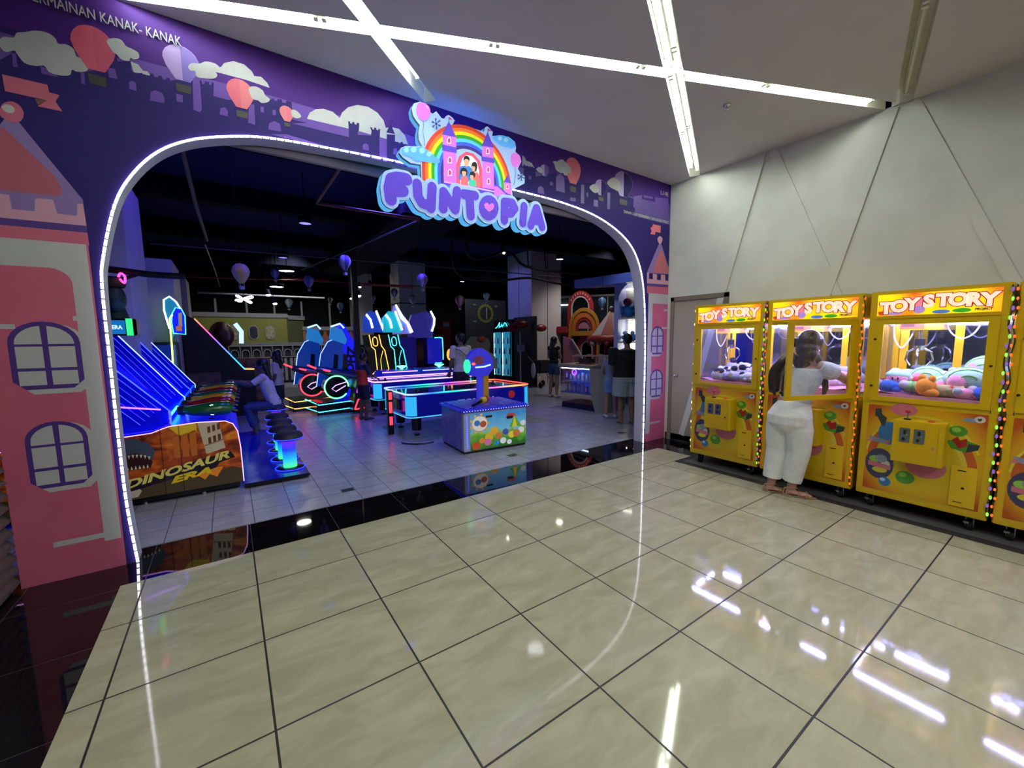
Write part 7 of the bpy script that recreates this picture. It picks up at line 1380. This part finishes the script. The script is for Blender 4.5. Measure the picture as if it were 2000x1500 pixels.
def fence(x, y, rz, L, h, pitch, m, mf, label, infill=None, double=True):
    t = thing('play_fence', label, 'fence', (x, y, 0), rz); n = int(L/pitch)
    q = MB(); q.box((0, -.03, h-.04), (L, .03, h), m); q.build('top_rail', t)
    if infill: q = MB(); q.box((0, .03, .0), (L, .04, h-.05), infill); q.build('backing', t)
    for i in range(n):
        q = MB(); cx = (i+.5)*pitch; r_ = pitch*.42
        if double:
            archband(q, cx, h-.30+.02, r_*.9, r_*.72, h-.42, .03, m, -.02, 8); q.box((cx-pitch/2-.012, -.03, h-.45), (cx-pitch/2+.012, .02, h), m); q.box((cx-r_, -.025, .1), (cx-r_*.35, .01, h-.5), m); q.box((cx+r_*.35, -.025, .1), (cx+r_, .01, h-.5), m); q.box((cx-pitch/2, -.03, h-.46), (cx+pitch/2, .0, h-.43), m)
        else: archband(q, cx, h-.10, r_, r_*.82, 0, .03, m, -.02, 8); archband(q, cx, h-.42, r_*.55, r_*.38, 0, .03, m, -.02, 8)
        q.build('baluster', t)
    return t
fence(8.75, 5.24, R(-52), 2.9, 1.05, .32, mat('pale_pink_fence', 'a89098', .5), None, 'pale pink fence of double arches before the playground castle', None, False)
fence(.25, 13.9, R(-2), 5.2, 1.42, .33, mat('grey_white_fence', '8c8c94', .5), None, 'long white balustrade with twin arches over navy backing below the yellow facade', mat('navy_backing', '10142c', .6))
t = thing('play_slide', 'pale pink slide with white dotted edge left of the castle gate', 'slide', (9.95, 6.85, 0), R(-55)); q = MB(); q.prism([(-.1, 0, 0), (1.1, 0, 0), (.75, 0, .5), (.42, 0, 1.15), (.2, 0, 1.5), (-.1, 0, 1.6)], (0, .1, 0), m_p); q.build('side', t); q = MB(); q.tube([(1.1, -.02, .0), (.75, -.02, .5), (.42, -.02, 1.15), (.2, -.02, 1.5)], .035, m_w, 8); q.build('edge', t)
# glass mezzanine behind the playground
t = thing('glass_mezzanine', 'white-framed glazed wall with light tubes behind the playground', 'glazed wall', (11.5, 9.5, 0), R(-50)); M_mg = mat('dim_glazing', '262c34', .15)
q = MB(); q.box((-1.5, .05, 1.6), (4.5, .07, 3.2), M_mg); q.build('glazing', t)
for i in range(9): q = MB(); q.box((-1.5+i*.75, 0, 1.6), (-1.46+i*.75, .05, 3.2), m_w); q.build('mullion', t)
q = MB(); q.box((-1.5, -.02, 3.16), (4.5, .05, 3.24), m_w); q.build('top_rail', t); q = MB(); q.box((.1, -.06, 2.85), (.75, -.02, 2.89), neon('mezz_tube', 'f0ffff', 6)); q.build('light_tube', t); q = MB(); q.box((-.9, -.06, 2.15), (-.5, -.02, 2.18), MATS['mezz_tube']); q.build('light_tube', t)
# yellow facade far back
yf = thing('play_house_front', 'long yellow-green play house front with three oval windows at the back', 'facade', (-.75, 15.0, 0), 0)
M_yf = noisy('olive_yellow_wall', '7a7c30', '84863a', 1.5, .6); M_trim = mat('grey_moulding', '8a8a90', .6)
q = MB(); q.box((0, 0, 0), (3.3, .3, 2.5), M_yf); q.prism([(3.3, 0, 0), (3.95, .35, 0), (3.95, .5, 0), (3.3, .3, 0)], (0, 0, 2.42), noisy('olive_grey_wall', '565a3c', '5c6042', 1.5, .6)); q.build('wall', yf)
q = MB(); q.box((-.02, -.06, 2.45), (3.35, .3, 2.62), M_trim, .02); q.prism([(3.35, -.06, 2.40), (4.0, .3, 2.40), (4.0, .5, 2.40), (3.35, .3, 2.40)], (0, 0, .16), M_trim); q.build('cornice', yf); q = MB(); q.box((0, -.04, 1.42), (3.95, .0, 1.5), M_trim); q.build('ledge', yf)
for i, (x, c_) in enumerate([(1.55, '7a6a60'), (2.16, '20242e'), (2.70, '8a8a30')]):
    q = MB(); q.prism([(x+.17*cos(a), -.03, (2.0 if sin(a) > 0 else 1.78)+.17*sin(a)+.0) for a in [2*pi*k/20 for k in range(20)]], (0, .03, 0), M_trim); w_ = q.build('window', yf)
    q = MB(); q.prism([(x+.125*cos(a), -.035, (2.0 if sin(a) > 0 else 1.78)+.125*sin(a)) for a in [2*pi*k/20 for k in range(20)]], (0, .004, 0), noisy('pane_'+c_, c_, 'b0a898' if i != 1 else '30343e', 14, .3)); q.build('pane', w_)
of = thing('play_house_front', 'orange play house front with row of dark hearts under a white cornice', 'facade', (3.15, 15.3, 0)); q = MB(); q.box((0, 0, 0), (2.6, .3, 2.0), noisy('peach_wall', '9a6048', 'a06850', 2, .6)); q.build('wall', of)
q = MB(); q.box((-.02, -.05, 1.98), (2.62, .3, 2.14), M_trim, .01); q.build('cornice', of)
for i in range(9): q = MB(); x = .1+i*.26; q.prism([(x, -.02, 1.96), (x+.16, -.02, 1.96), (x+.16, -.02, 1.86), (x+.08, -.02, 1.72), (x, -.02, 1.86)], (0, .02, 0), [m_dk, mat('heart_dark_red', '5a1810', .6)][(i % 4) == 3]); q.build('heart', of)
# posts with dark openings above the facades
for i, x in enumerate((-.75, .25, 1.25, 2.2, 3.2, 4.3, 5.4)):
    q = MB(); q.box((x, 15.9, 0), (x+.07, 15.97, 3.2), M_trim); q.box((x-.03, 15.87, 0), (x+.10, 16.0, .03), M_trim); tag(q.build('window_post'), 'thin pale post dividing the dark openings above the back facades', 'post', 'thin pale posts above the back facades')
# gear wall
gw = thing('gear_wall', 'dark slate wall panel with olive gear emblem and small wing shapes', 'wall panel', (9.45, 13.0, 0)); q = MB(); q.box((0, 0, 0), (2.2, .2, 3.35), mat('slate_panel', '2c3244', .6)); q.build('panel', gw)
q = MB(); gx, gz = 1.05, 2.72; M_ol = mat('olive_gear', '76783c', .6); pts = []
for k in range(36): r_ = .46 if k % 2 else .40; pts.append((gx+r_*cos(2*pi*k/36), gz+r_*sin(2*pi*k/36)))
q.prism([(x, -.03, z) for x, z in pts], (0, .03, 0), M_ol); g_ = q.build('gear', gw); q = MB(); q.prism([(x, -.035, z) for x, z in disc(gx, gz, .31, n=24)], (0, .004, 0), mat('gear_centre', '282c38', .6)); q.build('gear_centre', g_)
q = MB(); q.box((gx+.02, -.05, gz-.25), (gx+.07, -.036, gz+.25), m_w); q.build('gear_hand', g_)
for a in (.6, 2.5, 3.8, 5.6): q = MB(); q.ell((gx+.72*cos(a), -.02, gz+.62*sin(a)), (.12, .02, .06), mat('pale_wing', '6a6a74', .6), 10, 6); q.build('wing', gw)
t = thing('red_machine', 'red and white boxes stacked beside the small column at the back', 'arcade machine', (7.55, 11.5, 0)); q = MB(); q.box((0, 0, 0), (.8, .5, 1.2), m_dk); q.build('body', t); q = MB(); q.box((.05, -.02, 1.2), (.45, .4, 2.3), m_r, .02); q.build('tower', t); q = MB(); q.box((.10, -.03, 2.05), (.35, -.02, 2.22), m_w); q.build('label_panel', t)
